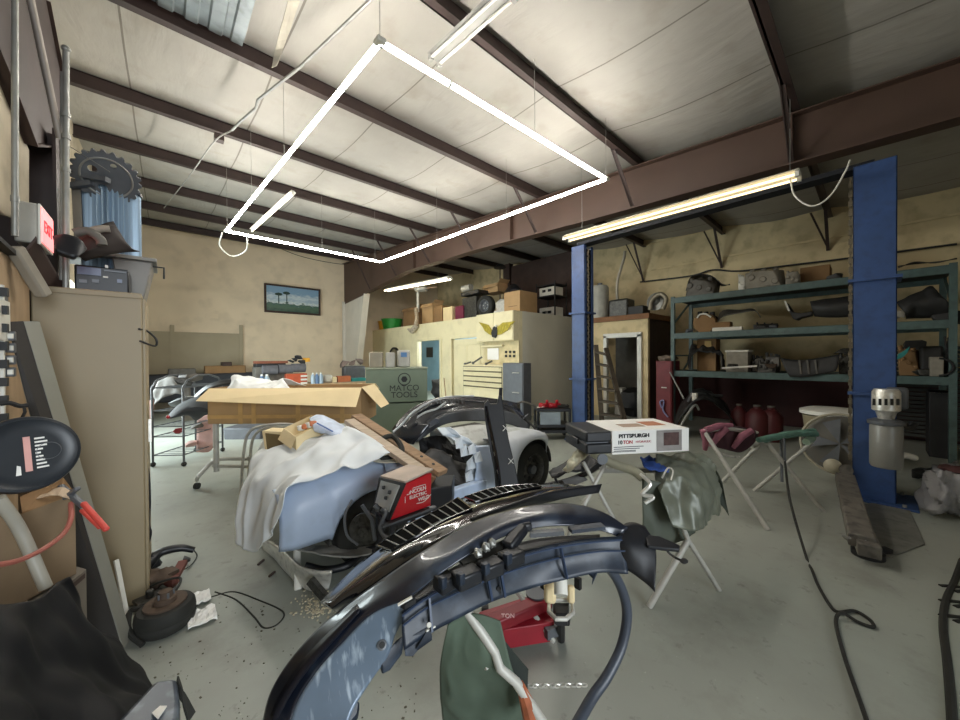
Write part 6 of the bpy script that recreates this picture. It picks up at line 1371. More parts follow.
# planks
pl = [((349, 421), (420, 470), 2.85, 2.35, 'lower pale plank lying across the car beside the sheet', .085), ((356, 416), (443, 473), 3.0, 2.5, 'upper drilled plank lying across the open car', .1)]
for i, ((x0, y0), (x1, y1), d0, d1, lb, w) in enumerate(pl):
    t = thing('wooden_plank', lb, 'plank', W((x0 + x1) / 2, (y0 + y1) / 2, d=(d0 + d1) / 2)); a, b_ = W(x0, y0, d=d0), W(x1, y1, d=d1)
    MB().bar(a, b_, w, .035).build('board', WOOD if i else mat('plank_pale', '#b3a28e', .8, 0, .15, 9, .04, stretch=(1, 6, 6)), t, bevel=.003)
    if i:
        dn_ = (b_ - a).normalized(); sd_ = Z.cross(dn_).normalized(); up = dn_.cross(sd_)
        m_ = MB()
        for s in (.78, .9): c = a.lerp(b_, s) - up * .0; m_.cyl(c + up * .01, c + up * .021, .012, 12); m_.cyl(c - up * .021, c - up * .01, .012, 12)
        m_.build('drilled_hole', DARK, t)
# dark scrap block under the plank
solo('scrap_wood_block', MB().hull([W(412, 470, d=2.5), W(436, 478, d=2.4), W(430, 486, d=2.4), W(410, 480, d=2.5), W(414, 468, d=2.7), W(436, 474, d=2.6)]), mat('chip_brown', '#7d6248', .8), 'small brown wood block under the plank end', 'block')
# welder
wd_ = thing('red_welder', 'red and grey wire welder box with white lettering beside the car', 'welder', W(405, 520, d=1.95))
FBL, FBR, FTR, FTL = W(390, 521, d=1.93), W(431, 507, d=2.12), W(432, 482, d=2.12), W(406, 484, d=1.93)
# right (red) side quad: bottom-left, bottom-right, top-right, top-left ; front panel to the left of it
back = Vector((-.2, .21, 0)); 
GB, GT = W(375, 508, d=2.12), W(381, 478, d=2.12)
zb_ = (FBL.z + FBR.z) / 2; zt_ = (FTR.z + FTL.z) / 2
def zset(p, z): return Vector((p.x, p.y, z))
B0, B1 = zset(FBL, FBL.z), zset(FBR, FBL.z + .0); T0, T1 = FTL, zset(FTR, FTL.z)
B0b, T0b = GB, GT
B1b = B1 + (B0b - B0); T1b = T1 + (T0b - T0)
MB().add([B0, B1, B1b, B0b, T0, T1, T1b, T0b], [(3, 2, 1, 0), (4, 5, 6, 7), (0, 1, 5, 4), (1, 2, 6, 5), (2, 3, 7, 6), (3, 0, 4, 7)]).build('case', mat('welder_red', '#c01c26', .35, 0, .06, 5), wd_, bevel=.008)
nf = ((T0 - B0).cross(B0b - B0)).normalized(); nf = nf if nf.dot(CAM - B0) > 0 else -nf
def fq(s, t_): return B0.lerp(B0b, s).lerp(T0.lerp(T0b, s), t_)
MB().prism([fq(-.02, 0), fq(1.02, 0), fq(1.02, 1.02), fq(-.02, 1.02)], nf * .012).build('front_bezel', DARK, wd_, bevel=.004)
MB().prism([fq(.1, .2), fq(.9, .2), fq(.88, .93), fq(.12, .93)], nf * .016).build('control_panel', mat('panel_silver', '#b5b6b2', .4, .2, .08, 8), wd_)
for s, t_ in ((.35, .68), (.42, .5), (.65, .75)): 
    c = fq(s, t_) + nf * .016; MB().lathe([(0, 0), (.011, 0), (.009, .012), (0, .012)], c, nf, 12).build('knob', DARK, wd_)
TT = (T1 - T0)
MB().prism([T0b + Z * .004 - TT * .02, T0 + Z * .004 - TT * .02, T0 + TT * 1.06 + Z * .01, T1b + TT * .06 + Z * .01], Z * .012).build('lid', mat('lid_pale', '#b9a99c', .6), wd_, bevel=.003)
ns = (B1 - B0).cross(T0 - B0).normalized(); ns = ns if ns.dot(CAM - B0) > 0 else -ns
ud = (T0 - B0); ud = Z * 1; xd = (B1 - B0).normalized(); Hh = (T0 - B0).length
o1 = B0.lerp(B1, .48).lerp(T0.lerp(T1, .48), .66) + ns * .003
text('lettering', 'LINCOLN', WHT, wd_, o1, xd, Z, .031)
text('lettering', 'ELECTRIC', WHT, wd_, o1 - Z * .03 + xd * .012, xd, Z, .027)
text('lettering', 'WELD', WHT, wd_, o1 - Z * .058 + xd * .05, xd, Z, .028)
m_ = MB(); q0 = o1 + xd * -.07 + Z * .022; m_.tube([o1 - xd * .075 - Z * .05, o1 - xd * .075 + Z * .02, o1 + xd * .062 + Z * .02, o1 + xd * .062 - Z * .012], .0018, 5)
m_.tube([o1 + xd * .0 - Z * .075, o1 + xd * .05 - Z * .078, o1 + xd * .1 - Z * .05], .0022, 5, res=8); m_.build('logo_outline', WHT, wd_)
MB().bar(B0 - xd * .05 - Z * .012, B1 + xd * .03 - Z * .012, .03, .012).build('base_rail', GREYM, wd_)
# stand for the welder (a small trolley of bent tube)
wt = thing('welder_cart', 'dark small cart carrying the red welder', 'cart', WF(410, 600)); cz = (B0.z)
cc = (B0 + B1 + B0b + B1b) / 4
MB().prism([B0 - Z * .02, B1 - Z * .02, B1b - Z * .02, B0b - Z * .02], Z * -.02).build('tray', BLACKP, wt)
for p in (B0, B1, B0b, B1b): q_ = p.lerp(cc, .12); MB().bar((q_.x, q_.y, .06), (q_.x, q_.y, cz - .03), .025, .025).build('leg', BLACKP, wt)
for p in (B0, B1, B0b, B1b): q_ = p.lerp(cc, .12); MB().ball((q_.x, q_.y, .035), .035, 10).build('wheel', RUB, wt, smooth=True)
solo('welder_hose', MB().tube([fq(.4, .15) + nf * .02, W(386, 512, d=1.92), W(380, 528, d=1.9), W(388, 538, d=1.85), W(402, 530, d=1.8)], .011, 8, res=30), GREYM, 'grey cable looping down from the red welder front', 'cable', smooth=True)
solo('black_machine_box', MB().hull([W(430, 488, d=2.4), W(452, 486, d=2.5), W(452, 510, d=2.5), W(430, 512, d=2.4)] + [p + FW * .25 for p in (W(430, 488, d=2.4), W(452, 486, d=2.5), W(452, 510, d=2.5), W(430, 512, d=2.4))]), BLACKP, 'black machine box right behind the red welder', 'machine', bevel=.01)
# chrome bumper on the floor
cb_ = thing('chrome_bumper', 'scuffed chrome car bumper lying on the floor by the pale blue car', 'bumper', WF(300, 590))
MB().surf([[W(263, 541, z=.17), W(272, 542, z=.17), W(284, 551, z=.17), W(300, 566, z=.17), W(318, 571, z=.17), W(332, 571, z=.17)], [W(263, 547, z=.07), W(272, 552, z=.07), W(284, 564, z=.07), W(300, 578, z=.07), W(318, 582, z=.07), W(331, 580, z=.08)], [W(265, 550, z=.02), W(274, 557, z=.02), W(285, 570, z=.02), W(300, 585, z=.02), W(316, 592, z=.02), W(329, 588, z=.03)]], 30, 8).build('blade', CHROME, cb_, solid=.012, smooth=True)
MB().bar(W(297, 545, d=2.45), W(298, 590, z=.0), .045, .035).build('overrider', WHITEP, cb_, bevel=.01)
MB().bar(W(310, 580, z=.12), W(327, 600, z=.02), .03, .05).build('bracket', ENG, cb_)
# dark front clip with vents standing behind the car
FC = mat('dark_grey_gloss', '#2b2d31', .25, .1, .12, 5, 0, coat=.5)
fc = thing('dark_car_hood', 'dark grey glossy bumper cover with slotted vent and pale trim lines behind the planks', 'car part', W(450, 455, d=4.2))
def fcS(rows, nu=24, nv=10): return MB().surf([[W(*p[:2], d=p[2]) for p in r] for r in rows], nu, nv)
fcS([[(392, 430, 3.7), (408, 412, 3.85), (428, 401, 4.0), (450, 397, 4.15), (475, 397, 4.3), (500, 400, 4.4), (520, 404, 4.45)], [(396, 434, 3.6), (412, 418, 3.75), (432, 406, 3.9), (452, 402, 4.05), (475, 402, 4.2), (500, 404, 4.3), (520, 410, 4.35)]]).build('top_skin', FC, fc, solid=.02, smooth=True)
fcS([[(393, 431, 3.65), (401, 425, 3.62), (408, 414, 3.8)], [(396, 440, 3.6), (406, 434, 3.55), (416, 422, 3.6)], [(414, 444, 3.55), (420, 436, 3.5), (430, 424, 3.55)]], 14, 10).build('corner_skin', FC, fc, solid=.02, smooth=True)
fcS([[(430, 424, 3.6), (448, 414, 3.75), (480, 409, 3.95), (510, 412, 4.1), (530, 425, 4.2)], [(416, 442, 3.55), (445, 424, 3.75), (480, 421, 3.9), (508, 424, 4.05), (528, 431, 4.15)]], 24, 8).build('inner_face', mat('inner_grey', '#4c4e51', .5, 0, .15, 8), fc, solid=.015, smooth=True)
PT = mat('pale_trim', '#b9bbbd', .35, .3)
for pts in (((393, 432), (402, 424), (412, 413), (430, 402), (448, 397), (474, 396)), ((414, 443), (424, 430), (440, 416), (462, 410), (490, 409)), ((412, 421), (424, 413), (436, 409), (442, 405), (446, 402))):
    MB().tube([W(*p, d=3.5 + (p[0] - 393) * .0075) for p in pts], .011, 6, res=24).build('trim_line', PT, fc, smooth=True)
fcS([[(396, 434, 3.62), (412, 418, 3.77), (432, 406, 3.92), (452, 402, 4.07), (475, 402, 4.2), (500, 404, 4.3), (520, 410, 4.35)], [(412, 441, 3.6), (424, 429, 3.65), (438, 419, 3.75), (452, 413, 3.85), (480, 409, 4.0), (508, 412, 4.12), (530, 425, 4.2)]], 24, 8).build('middle_skin', FC, fc, solid=.01, smooth=True)
m_ = MB(); m_.prism([W(431, 401.5, d=3.88), W(444, 399, d=3.98), W(462, 399, d=4.1), W(465, 401, d=4.1), W(448, 403.5, d=3.95), W(434, 404, d=3.88)], -FW * .02); m_.build('vent', DARK, fc)
m_ = MB()
for k in range(8): m_.bar(W(436 + k * 3.6, 399.8, d=3.86 + k * .025), W(437.5 + k * 3.6, 403.4, d=3.84 + k * .025), .01, .01)
m_.build('vent_slats', GREYM, fc)
MB().prism([W(406, 424, d=3.55), W(413, 416, d=3.6), (W(418, 414, d=3.65)), W(416, 421, d=3.58), W(409, 427, d=3.52)], -FW * .02).build('opening', DARK, fc)
fcS([[(414, 435, 3.52), (422, 427, 3.55), (436, 418, 3.65)], [(419, 438, 3.5), (428, 429, 3.55), (440, 422, 3.65)]], 8, 4).build('lamp_recess', mat('recess', '#3a3f48', .3, .2), fc, solid=.01)
MB().tube([W(508, 408, d=4.3), W(522, 416, d=4.25), (W(534, 427, d=4.15)), W(537, 432, d=4.1)], .014, 6).build('strut', DARK, fc)
MB().tube([W(512, 424, d=4.1), W(522, 420, d=4.2), W(528, 414, d=4.25)], .008, 6).build('bracket', GREYM, fc)
# grey hood bonnet support behind
solo('brown_hose_loop', MB().tube([W(509, 411, d=4.6), W(513, 405, d=4.7), W(524, 402, d=4.8), W(535, 406, d=4.9)], .015, 6, res=16), GP, 'grey hose arching right of the dark hood beside the side locker', 'hose', smooth=True)
# vertical black panel with X marks
vp = thing('black_upright_panel', 'black upright car panel marked with two white crosses', 'car part', W(505, 500, d=2.9))
P = [(484, 404), (488, 400), (490, 404), (497, 404), (499, 395), (502, 397), (505, 420), (510, 445), (516, 470), (520, 490), (518, 496), (496, 496), (494, 470), (489, 445), (485, 420)]
MB().prism([W(px, py, d=3.0 + (496 - py) * .002) for px, py in P], FW * .05).build('panel', BLACKP, vp, bevel=.006)
MB().tube([W(486, 406, d=3.14), W(491, 430, d=3.12), W(498, 465, d=3.02), W(501, 494, d=2.97)], .012, 6, res=12).build('rib', GLOSSB, vp, smooth=True)
for px, py in ((505.5, 428), (511, 461)):
    m_ = MB(); d_ = 2.98 + (496 - py) * .002; m_.bar(W(px - 2.6, py - 2.6, d=d_), W(px + 2.6, py + 2.6, d=d_), .006, .004); m_.bar(W(px + 2.6, py - 3, d=d_), W(px - 2.6, py + 3, d=d_), .006, .004); m_.build('white_cross', WHT, vp)
m_ = MB()
for px, py in ((492, 441), (494, 452), (497, 470)): m_.bar(W(px, py, d=2.99 + (496 - py) * .002), W(px + 1, py + 4, d=2.99 + (496 - py) * .002), .01, .005)
m_.build('bright_slot', CHROME, vp)
MB().bar(W(501, 388, d=3.3), W(500, 402, d=3.25), .03, .02).build('top_tab', BLACKP, vp)
# ================================================================ glossy vented hood in front of the car
def S(rows, nu=40, nv=12, fold=0): return MB().surf([[W(p[0], p[1], z=p[2]) for p in r] for r in rows], nu, nv, fold=fold)
GLB = mat('gloss_brownblack', '#15151a', .13, .0, .2, 4, 0, coat=1.0)
hd = thing('vented_hood_panel', 'glossy black car panel with a row of slotted vents behind the big bumper', 'car part', W(450, 520, z=.8))
far = [(322, 603, .70), (350, 574, .74), (378, 550, .78), (420, 523, .82), (462, 499, .84), (500, 489, .85), (540, 485, .85), (575, 485, .85)]
midr = [(330, 607, .74), (360, 580, .79), (396, 552, .85), (436, 526, .89), (475, 507, .90), (510, 496, .90), (545, 490, .89), (585, 487, .87)]
near = [(337, 612, .70), (368, 589, .78), (410, 560, .85), (450, 536, .90), (490, 517, .90), (525, 503, .90), (560, 493, .88), (600, 487, .86)]
S([far, midr, near], 60, 12).build('skin', GLB, hd, solid=.01, smooth=True, ang=70)
def lerp3(a, b_, t): return tuple(a[i] + (b_[i] - a[i]) * t for i in range(3))
def band(p, q_, name, n, m1, wtop=(0, 0), lift=.006):
    """dark slot band with raised slats between two edge curves"""
    P = cr([W(a[0], a[1], z=a[2]) for a in p], 30); Q = cr([W(a[0], a[1], z=a[2]) for a in q_], 30)
    v = MB().grid([[x + Z * lift for x in P], [x + Z * lift for x in Q]]).build(name, mat('slot_black', '#050505', .95, spec=.05), hd, solid=.004)
    m_ = MB(); P2, Q2 = cr(P, n), cr(Q, n)
    for a, b_ in zip(P2, Q2): m_.bar(a + Z * (lift + .003), b_ + Z * (lift + .003), .0035, .004)
    m_.build('vent_slats', mat('slat_pale', '#9a9c9d', .4, .3), v)
    MB().tube([x + Z * (lift + .004) for x in P] + [x + Z * (lift + .004) for x in reversed(Q)], .004, 6, close=True).build('vent_rim', GLOSSB, v, smooth=True)
band([(377, 548, .79), (406, 529, .83), (436, 513, .855), (458, 500, .865)], [(392, 553, .84), (419, 538, .875), (449, 521, .895), (472, 511, .905)], 'vent', 11, DARK)
band([(465, 499, .86), (490, 491, .87), (515, 487.5, .87), (536, 486, .87)], [(476, 504, .895), (500, 497, .90), (520, 492, .895), (541, 488.5, .885)], 'vent', 11, DARK)
solo('black_trim_arm', S([[(470, 520, .93), (510, 505, .94), (550, 492, .93), (601, 484, .90)], [(480, 522, .88), (520, 508, .89), (560, 499, .89), (598, 493, .87)]], 30, 4), BLACKP, 'straight black trim arm running right from the vented panel', 'car part', solid=.012, smooth=True)
solo('dark_sill_strip', S([[(321, 603, .56), (345, 578, .60), (374, 553, .66)], [(326, 606, .60), (350, 585, .64), (380, 556, .70)]], 16, 4), BLACKP, 'thin dark strip under the left edge of the vented panel', 'car part', solid=.01, smooth=True)
# ================================================================ big bumper in the foreground
bp_big = thing('black_bumper_cover', 'large glossy dark bumper cover arching across the foreground', 'bumper', W(450, 640, z=.4))
A = [(262, 730, .50), (271, 694, .56), (290, 662, .62), (318, 630, .69), (352, 602, .76), (390, 575, .84), (430, 548, .91), (470, 524, .95), (505, 512, .965), (540, 505, .965), (575, 505, .95), (603, 513, .93), (628, 528, .90)]
Bm = [(276, 735, .53), (284, 698, .59), (304, 666, .65), (332, 636, .72), (366, 608, .79), (402, 585, .855), (438, 562, .91), (474, 540, .94), (508, 525, .955), (542, 517, .955), (574, 516, .94), (600, 521, .92), (624, 532, .89)]
Cn = [(286, 740, .54), (297, 703, .60), (317, 671, .66), (342, 643, .72), (372, 614, .79), (408, 598, .84), (440, 574, .89), (474, 552, .92), (508, 535, .93), (542, 527, .93), (572, 526, .92), (598, 530, .90), (620, 537, .87)]
Dn = [(348, 752, .50), (350, 718, .56), (368, 685, .61), (388, 655, .67), (397, 630, .73), (412, 607, .80), (438, 585, .85), (466, 567, .88), (500, 550, .89), (540, 540, .89), (572, 537, .885), (598, 539, .87), (618, 543, .85)]
# main skin: wide on the left, narrow band on the right (grille mouth starts at column 5)
PB = mat('bumper_paint', '#181e2b', .3, .05, .12, 3, .0, coat=.35, dirt='#5b6878', dirt_amt=.35)
S([A, Bm, Cn], 90, 18).build('upper_skin', PB, bp_big, solid=.008, smooth=True, ang=75)
low = [[c for c in Cn[:6]], [lerp3(Cn[i], Dn[i], .5) for i in range(6)], Dn[:6]]
SCR = mat('scratched_sheen_paint', '#657485', .3, .3, .2, 5, .02, coat=.4)  # base colour lightened to stand in for bright reflections; scratches mixed in below
def scratch():
    nt = SCR.node_tree; n = nt.nodes; L = nt.links.new; b = n['Principled BSDF']
    tc = [x for x in n if x.type == 'TEX_COORD'][0]
    mp = n.new('ShaderNodeMapping'); mp.inputs['Rotation'].default_value = (0, 0, .9); mp.inputs['Scale'].default_value = (60, 5, 12); L(tc.outputs['Object'], mp.inputs[0])
    z = n.new('ShaderNodeTexNoise'); z.inputs['Scale'].default_value = 1.2; z.inputs['Detail'].default_value = 8; L(mp.outputs[0], z.inputs['Vector'])
    z2 = n.new('ShaderNodeTexNoise'); z2.inputs['Scale'].default_value = 7; L(tc.outputs['Object'], z2.inputs['Vector'])
    mu = n.new('ShaderNodeMath'); mu.operation = 'MULTIPLY'; L(z.outputs[0], mu.inputs[0]); L(z2.outputs[0], mu.inputs[1])
    r = n.new('ShaderNodeValToRGB'); r.color_ramp.elements[0].position = .24; r.color_ramp.elements[1].position = .33
    r.color_ramp.elements[0].color = (0, 0, 0, 1); r.color_ramp.elements[1].color = (.8,) * 3 + (1,); L(mu.outputs[0], r.inputs[0])
    old = b.inputs['Base Color'].links[0].from_socket
    x = n.new('ShaderNodeMix'); x.data_type = 'RGBA'; L(r.outputs[0], x.inputs[0]); L(old, x.inputs[6]); x.inputs[7].default_value = lin('#b4c2cf'); L(x.outputs[2], b.inputs['Base Color'])
scratch()
S(low, 50, 16).build('lower_skin', SCR, bp_big, solid=.008, smooth=True, ang=75)
# dark recess slot near the outer edge
sl = [(272, 722, .548), (282, 694, .598), (302, 664, .652), (328, 636, .712), (358, 606, .775), (361, 609, .782), (338, 636, .728), (312, 668, .665), (292, 697, .61), (281, 722, .56)]
P = cr([W(a[0], a[1], z=a[2] + .012) for a in sl[:5]], 24); Q = cr([W(a[0], a[1], z=a[2] + .012) for a in reversed(sl[5:])], 24)
P = cr([W(a[0], a[1], z=a[2] + .012) for a in [(270, 716, .56), (281, 692, .60), (301, 662, .655), (328, 633, .715), (357, 604, .778)]], 24)
Q = cr([W(a[0], a[1], z=a[2] + .012) for a in [(276, 722, .56), (291, 694, .61), (311, 666, .665), (337, 637, .725), (361, 610, .782)]], 24)
MB().grid([P, Q]).build('side_recess', mat('recess_navy', '#0b0f1c', .3), bp_big, solid=.003, smooth=True)
# bolts
for px, py, z in ((382, 645, .70), (342, 706, .575)):
    c = W(px, py, z=z); nn = (CAM - c).normalized(); MB().lathe([(0, .004), (.013, .004), (.013, .009), (.009, .010), (0, .010)], c, nn, 16).build('hole_rim', GREYM, bp_big); MB().lathe([(0, .010), (.008, .010), (.008, .0115), (0, .0115)], c, nn, 12).build('screw_hole', DARK, bp_big)
for pts in (((396, 640, .70), (404, 634, .70), (402, 648, .67), (390, 664, .65), (382, 668, .65), (380, 662, .655)), ((352, 703, .56), (360, 700, .56), (358, 712, .54), (348, 724, .53), (342, 722, .54))):
    MB().prism([W(a[0], a[1], z=a[2]) for a in pts], Z * -.02).build('mounting_tab', NAVYP, bp_big, bevel=.004)
# navy lower flange
F1 = [(402, 612, .80), (424, 596, .82), (450, 582, .85), (485, 566, .88), (520, 553, .89), (560, 543, .89), (595, 538, .885), (622, 536, .88)]
F2 = [(402, 630, .76), (426, 612, .78), (455, 598, .80), (488, 584, .82), (524, 572, .83), (562, 562, .83), (598, 556, .83), (625, 556, .83)]
F3 = [(404, 650, .72), (428, 634, .73), (458, 618, .75), (490, 602, .77), (524, 590, .78), (560, 581, .79), (598, 573, .79), (628, 574, .79)]
S([F1, F2, F3], 60, 10).build('lower_flange', NAVYP, bp_big, solid=.008, smooth=True)
EDG = mat('flange_edge', '#2c3950', .4, 0, .1, 9)
MB().tube([W(a[0], a[1] + 4, z=a[2] + .004) for a in F1], .0035, 6, res=50).build('flange_ridge', EDG, bp_big, smooth=True)
MB().tube([W(a[0] + 1, a[1] + 1, z=a[2] + .006) for a in [lerp3(F1[i], F2[i], .7) for i in range(8)]], .003, 6, res=50).build('flange_ridge', EDG, bp_big, smooth=True)
for i, (t0, t1) in enumerate((((429, 596, .82), (432, 632, .735)), ((499, 562, .885), (505, 597, .78)), ((560, 545, .89), (567, 579, .79)), ((486, 567, .88), (492, 601, .775)))):
    MB().bar(W(t0[0], t0[1], z=t0[2] + .008), W(t1[0], t1[1], z=t1[2] + .008), .006, .008).build('flange_rib', EDG, bp_big)
MB().prism([W(a[0], a[1], z=a[2]) for a in ((404, 640, .74), (430, 626, .75), (432, 636, .74), (418, 646, .72), (413, 652, .70), (405, 652, .71))], Z * -.012).build('corner_tab', NAVYP, bp_big, bevel=.004)
for px, py, z in ((429, 625, .765), (499, 589, .80)):
    c = W(px, py, z=z); nn = (CAM - c).normalized(); MB().lathe([(0, .006), (.007, .006), (.006, .012), (0, .012)], c, nn, 12).build('clip_screw', WHITEP if px < 450 else DARK, bp_big)
MB().bar(W(426, 631, z=.745), W(435, 626, z=.745), .006, .004).build('pale_slot', WHITEP, bp_big)
MB().prism([W(a[0], a[1], z=a[2]) for a in ((588, 571, .79), (593, 576, .78), (592, 582, .77), (597, 571, .79))], Z * -.01).build('pointed_tab', NAVYP, bp_big)
# right wing
wingP = [(618, 536, .88), (625, 524, .90), (634, 523, .90), (645, 527, .89), (654, 539, .88), (656, 560, .83), (655, 592, .76), (640, 578, .78), (622, 567, .80)]
S([[wingP[0], (622, 528, .895), wingP[1], wingP[2], wingP[3]], [(620, 548, .85), (628, 546, .86), (638, 546, .86), (648, 545, .86), (655, 548, .85)], [(622, 567, .80), (632, 573, .79), (640, 579, .78), (648, 585, .77), (655, 592, .76)]], 20, 14).build('end_wing', BLACKP, bp_big, solid=.008, smooth=True)
MB().prism([W(a[0], a[1], z=a[2]) for a in ((645, 534, .88), (660, 536, .88), (680, 545, .87), (679, 549, .865), (662, 547, .865), (648, 545, .87))], Z * -.012).build('end_tab', BLACKP, bp_big, bevel=.003)
solo('black_wire_clip', MB().tube([W(666, 548, z=.86), W(669, 553, z=.84), W(676, 558, z=.83), W(683, 561, z=.83)], .004, 6, res=14).ball(W(684, 561, z=.83), .012, 8, (1.5, 1, .5)), DARK, 'thin black wire with a plug hanging from the bumper end tab', 'wire', smooth=True)
# grille mouth hardware
gm = [((437, 590), (452, 582), .87, BLACKP, 'bracket'), ((455, 586), (478, 576), .885, BLACKP, 'bracket'), ((480, 576), (500, 568), .89, BLACKP, 'bracket'), ((502, 566), (520, 558), .895, BLACKP, 'bracket')]
for i, ((x0, y0), (x1, y1), z, m__, nm_) in enumerate(gm):
    MB().bar(W(x0, y0 - 4, z=z), W(x1, y1 - 4, z=z), .05, .04).build(nm_, m__, bp_big, bevel=.006)
    MB().bar(W(x0 + 3, y0 - 6, z=z + .02), W(x0 + 8, y0 - 9, z=z + .02), .02, .03).build('clip', NAVYP, bp_big, bevel=.003)
MB().bar(W(507, 548, z=.91), W(523, 527, z=.94), .04, .035).build('hook_bracket', BLACKP, bp_big, bevel=.008)
MB().bar(W(520, 526, z=.94), W(529, 524, z=.94), .05, .03).build('hook_tip', BLACKP, bp_big, bevel=.008)
MB().surf([[W(455, 562, z=.9), W(480, 552, z=.9), W(505, 540, z=.91)], [W(462, 568, z=.89), W(484, 560, z=.89), W(506, 550, z=.9)]], 16, 6, fold=.015).build('wiring_cluster', ENG, bp_big, solid=.008)
for k, (px, py) in enumerate(((486, 547), (492, 543), (478, 553))): MB().ball(W(px, py, z=.93), .014, 8, jit=.5).build('connector', GALV, bp_big)
m_ = MB()
for k in range(6): m_.box(W(533 + k * 5.5, 534 - k * .4, z=.925), (.022, .02, .014), .8)
m_.build('retainer_clips', GREYM, bp_big)
MB().bar(W(570, 530, z=.92), W(603, 526, z=.92), .03, .012).build('vent_strip', NAVYP, bp_big)
solo_bar = MB().surf([[W(a[0], a[1], z=a[2]) for a in ((408, 610, .80), (450, 583, .83), (500, 561, .86), (550, 549, .87), (600, 545, .86))], [W(a[0], a[1], z=a[2]) for a in ((412, 598, .80), (450, 570, .83), (500, 548, .86), (550, 538, .87), (600, 535, .87))]], 40, 4); solo_bar.build('reinforcement', BLACKP, bp_big, solid=.006, smooth=True)
# gap hole left of flange
MB().prism([W(a[0], a[1], z=a[2]) for a in ((394, 597, .825), (400, 593, .835), (412, 597, .835), (416, 603, .825), (405, 610, .81), (397, 606, .81))], Z * .012).build('dark_gap', DARK, bp_big)
MB().bar(W(398, 605, z=.835), W(412, 597, z=.85), .008, .004).build('pale_gap_edge', WHITEP, bp_big)
# ================================================================ stand under the bumper
sn = thing('green_draped_stand', 'folding work stand draped in dark green canvas under the bumper', 'stand', WF(500, 760))
S([[(447, 622, .72), (462, 612, .74), (480, 612, .74), (500, 622, .72)], [(443, 650, .60), (462, 655, .60), (482, 655, .62), (512, 665, .60)], [(441, 680, .45), (465, 690, .45), (492, 690, .46), (525, 690, .45)], [(443, 722, .2), (470, 730, .2), (505, 735, .2), (545, 722, .2)]], 34, 30, fold=.012).build('canvas', GREENC, sn, solid=.005, smooth=True)
MB().surf([[W(466, 614, z=.73), W(478, 616, z=.72), W(494, 628, z=.68), W(527, 668, z=.55)], [W(470, 640, z=.64), W(484, 650, z=.62), W(500, 668, z=.56), W(527, 690, z=.5)]], 16, 10, fold=.01).build('canvas_fold', mat('canvas_dark', '#252b26', .9, 0, .2, 8), sn, solid=.004)
MB().tube([W(467, 612, z=.74), W(480, 630, z=.7), W(495, 652, z=.64), W(500, 668, z=.6), W(516, 682, z=.56), W(548, 730, z=.4)], .014, 10).build('frame_tube', TUBEG, sn, smooth=True)
MB().bar(W(482, 648, z=.62), W(489, 668, z=.58), .025, .012).build('shiny_bracket', CHROME, sn)
MB().tube([W(520, 684, z=.55), W(526, 700, z=.5), W(533, 728, z=.4)], [.012, .02, .024], 8).build('copper_wrap', mat('copper_wrap', '#a05a3a', .6, .1, .3, 20), sn, smooth=True)
MB().tube([W(600, 734, d=1.05), W(575, 760, d=1.0)], .02).build('leg', TUBEG, sn)
# hose and chain
solo('curved_hose', MB().tube([W(592, 568, z=.78), W(606, 565, d=1.33), W(620, 585, d=1.38), (W(627, 612, d=1.4)), W(622, 645, d=1.38), W(608, 675, d=1.33), W(592, 698, d=1.28), W(575, 728, d=1.2)], .019, 12, res=40), mat('hose_bluegrey', '#3c424d', .4, 0, .1, 9), 'thick blue grey hose arching down from under the bumper', 'hose', smooth=True)
m_ = MB()
for k in range(11):
    c = W(530 + k * 5.4, 686 - (k > 5) * .8, d=1.22); ex = Vector((RW.x, RW.y, 0)); o_ = Z if k % 2 else FW
    m_.tube([c + ex * .011 * math.cos(t) + o_ * .006 * math.sin(t) for t in [2 * PI * i / 12 for i in range(12)]], .0025, 5, close=True)
solo('steel_chain', m_, CHROME, 'short steel chain stretched level at the bottom of the stand', 'chain', smooth=True)
# floor jack
jk = thing('floor_jack', 'red trolley floor jack on the floor under the bumper', 'jack', WF(520, 650))
MB().hull([W(478, 612, z=.16), W(540, 592, z=.16), W(555, 622, z=.14), W(490, 632, z=.14)] + [p - Z * .1 for p in (W(478, 612, z=.16), W(540, 592, z=.16), W(555, 622, z=.14), W(490, 632, z=.14))]).build('frame', mat('jack_red', '#8f1a28', .45), jk, bevel=.01)
MB().bar(W(490, 625, z=.19), W(548, 600, z=.19), .07, .06).build('lift_arm', mat('jack_red_dark', '#7a1420', .45), jk, bevel=.008)
MB().lathe([(0, 0), (.05, 0), (.055, .03), (0, .03)], W(536, 598, z=.2), Z, 18).build('saddle', GREYM, jk, smooth=True)
text('lettering', 'TON', mat('jack_text', '#caa7a5', .6), jk, W(508, 616, z=.225), RW, (0, 0, 1), .03)
for px, py in ((484, 628), (552, 622), (485, 612), (548, 600)): c = W(px, py, z=.04); MB().cyl(c - RW * .02, c + RW * .02, .04).build('wheel', DARK, jk, smooth=True)
MB().tube([W(516, 590, z=.25), W(554, 642, z=.06)], .013).build('handle', TUBEG, jk, smooth=True)
MB().bar(W(546, 634, z=.1), W(560, 628, z=.1), .03, .05).build('handle_socket', GREYM, jk)
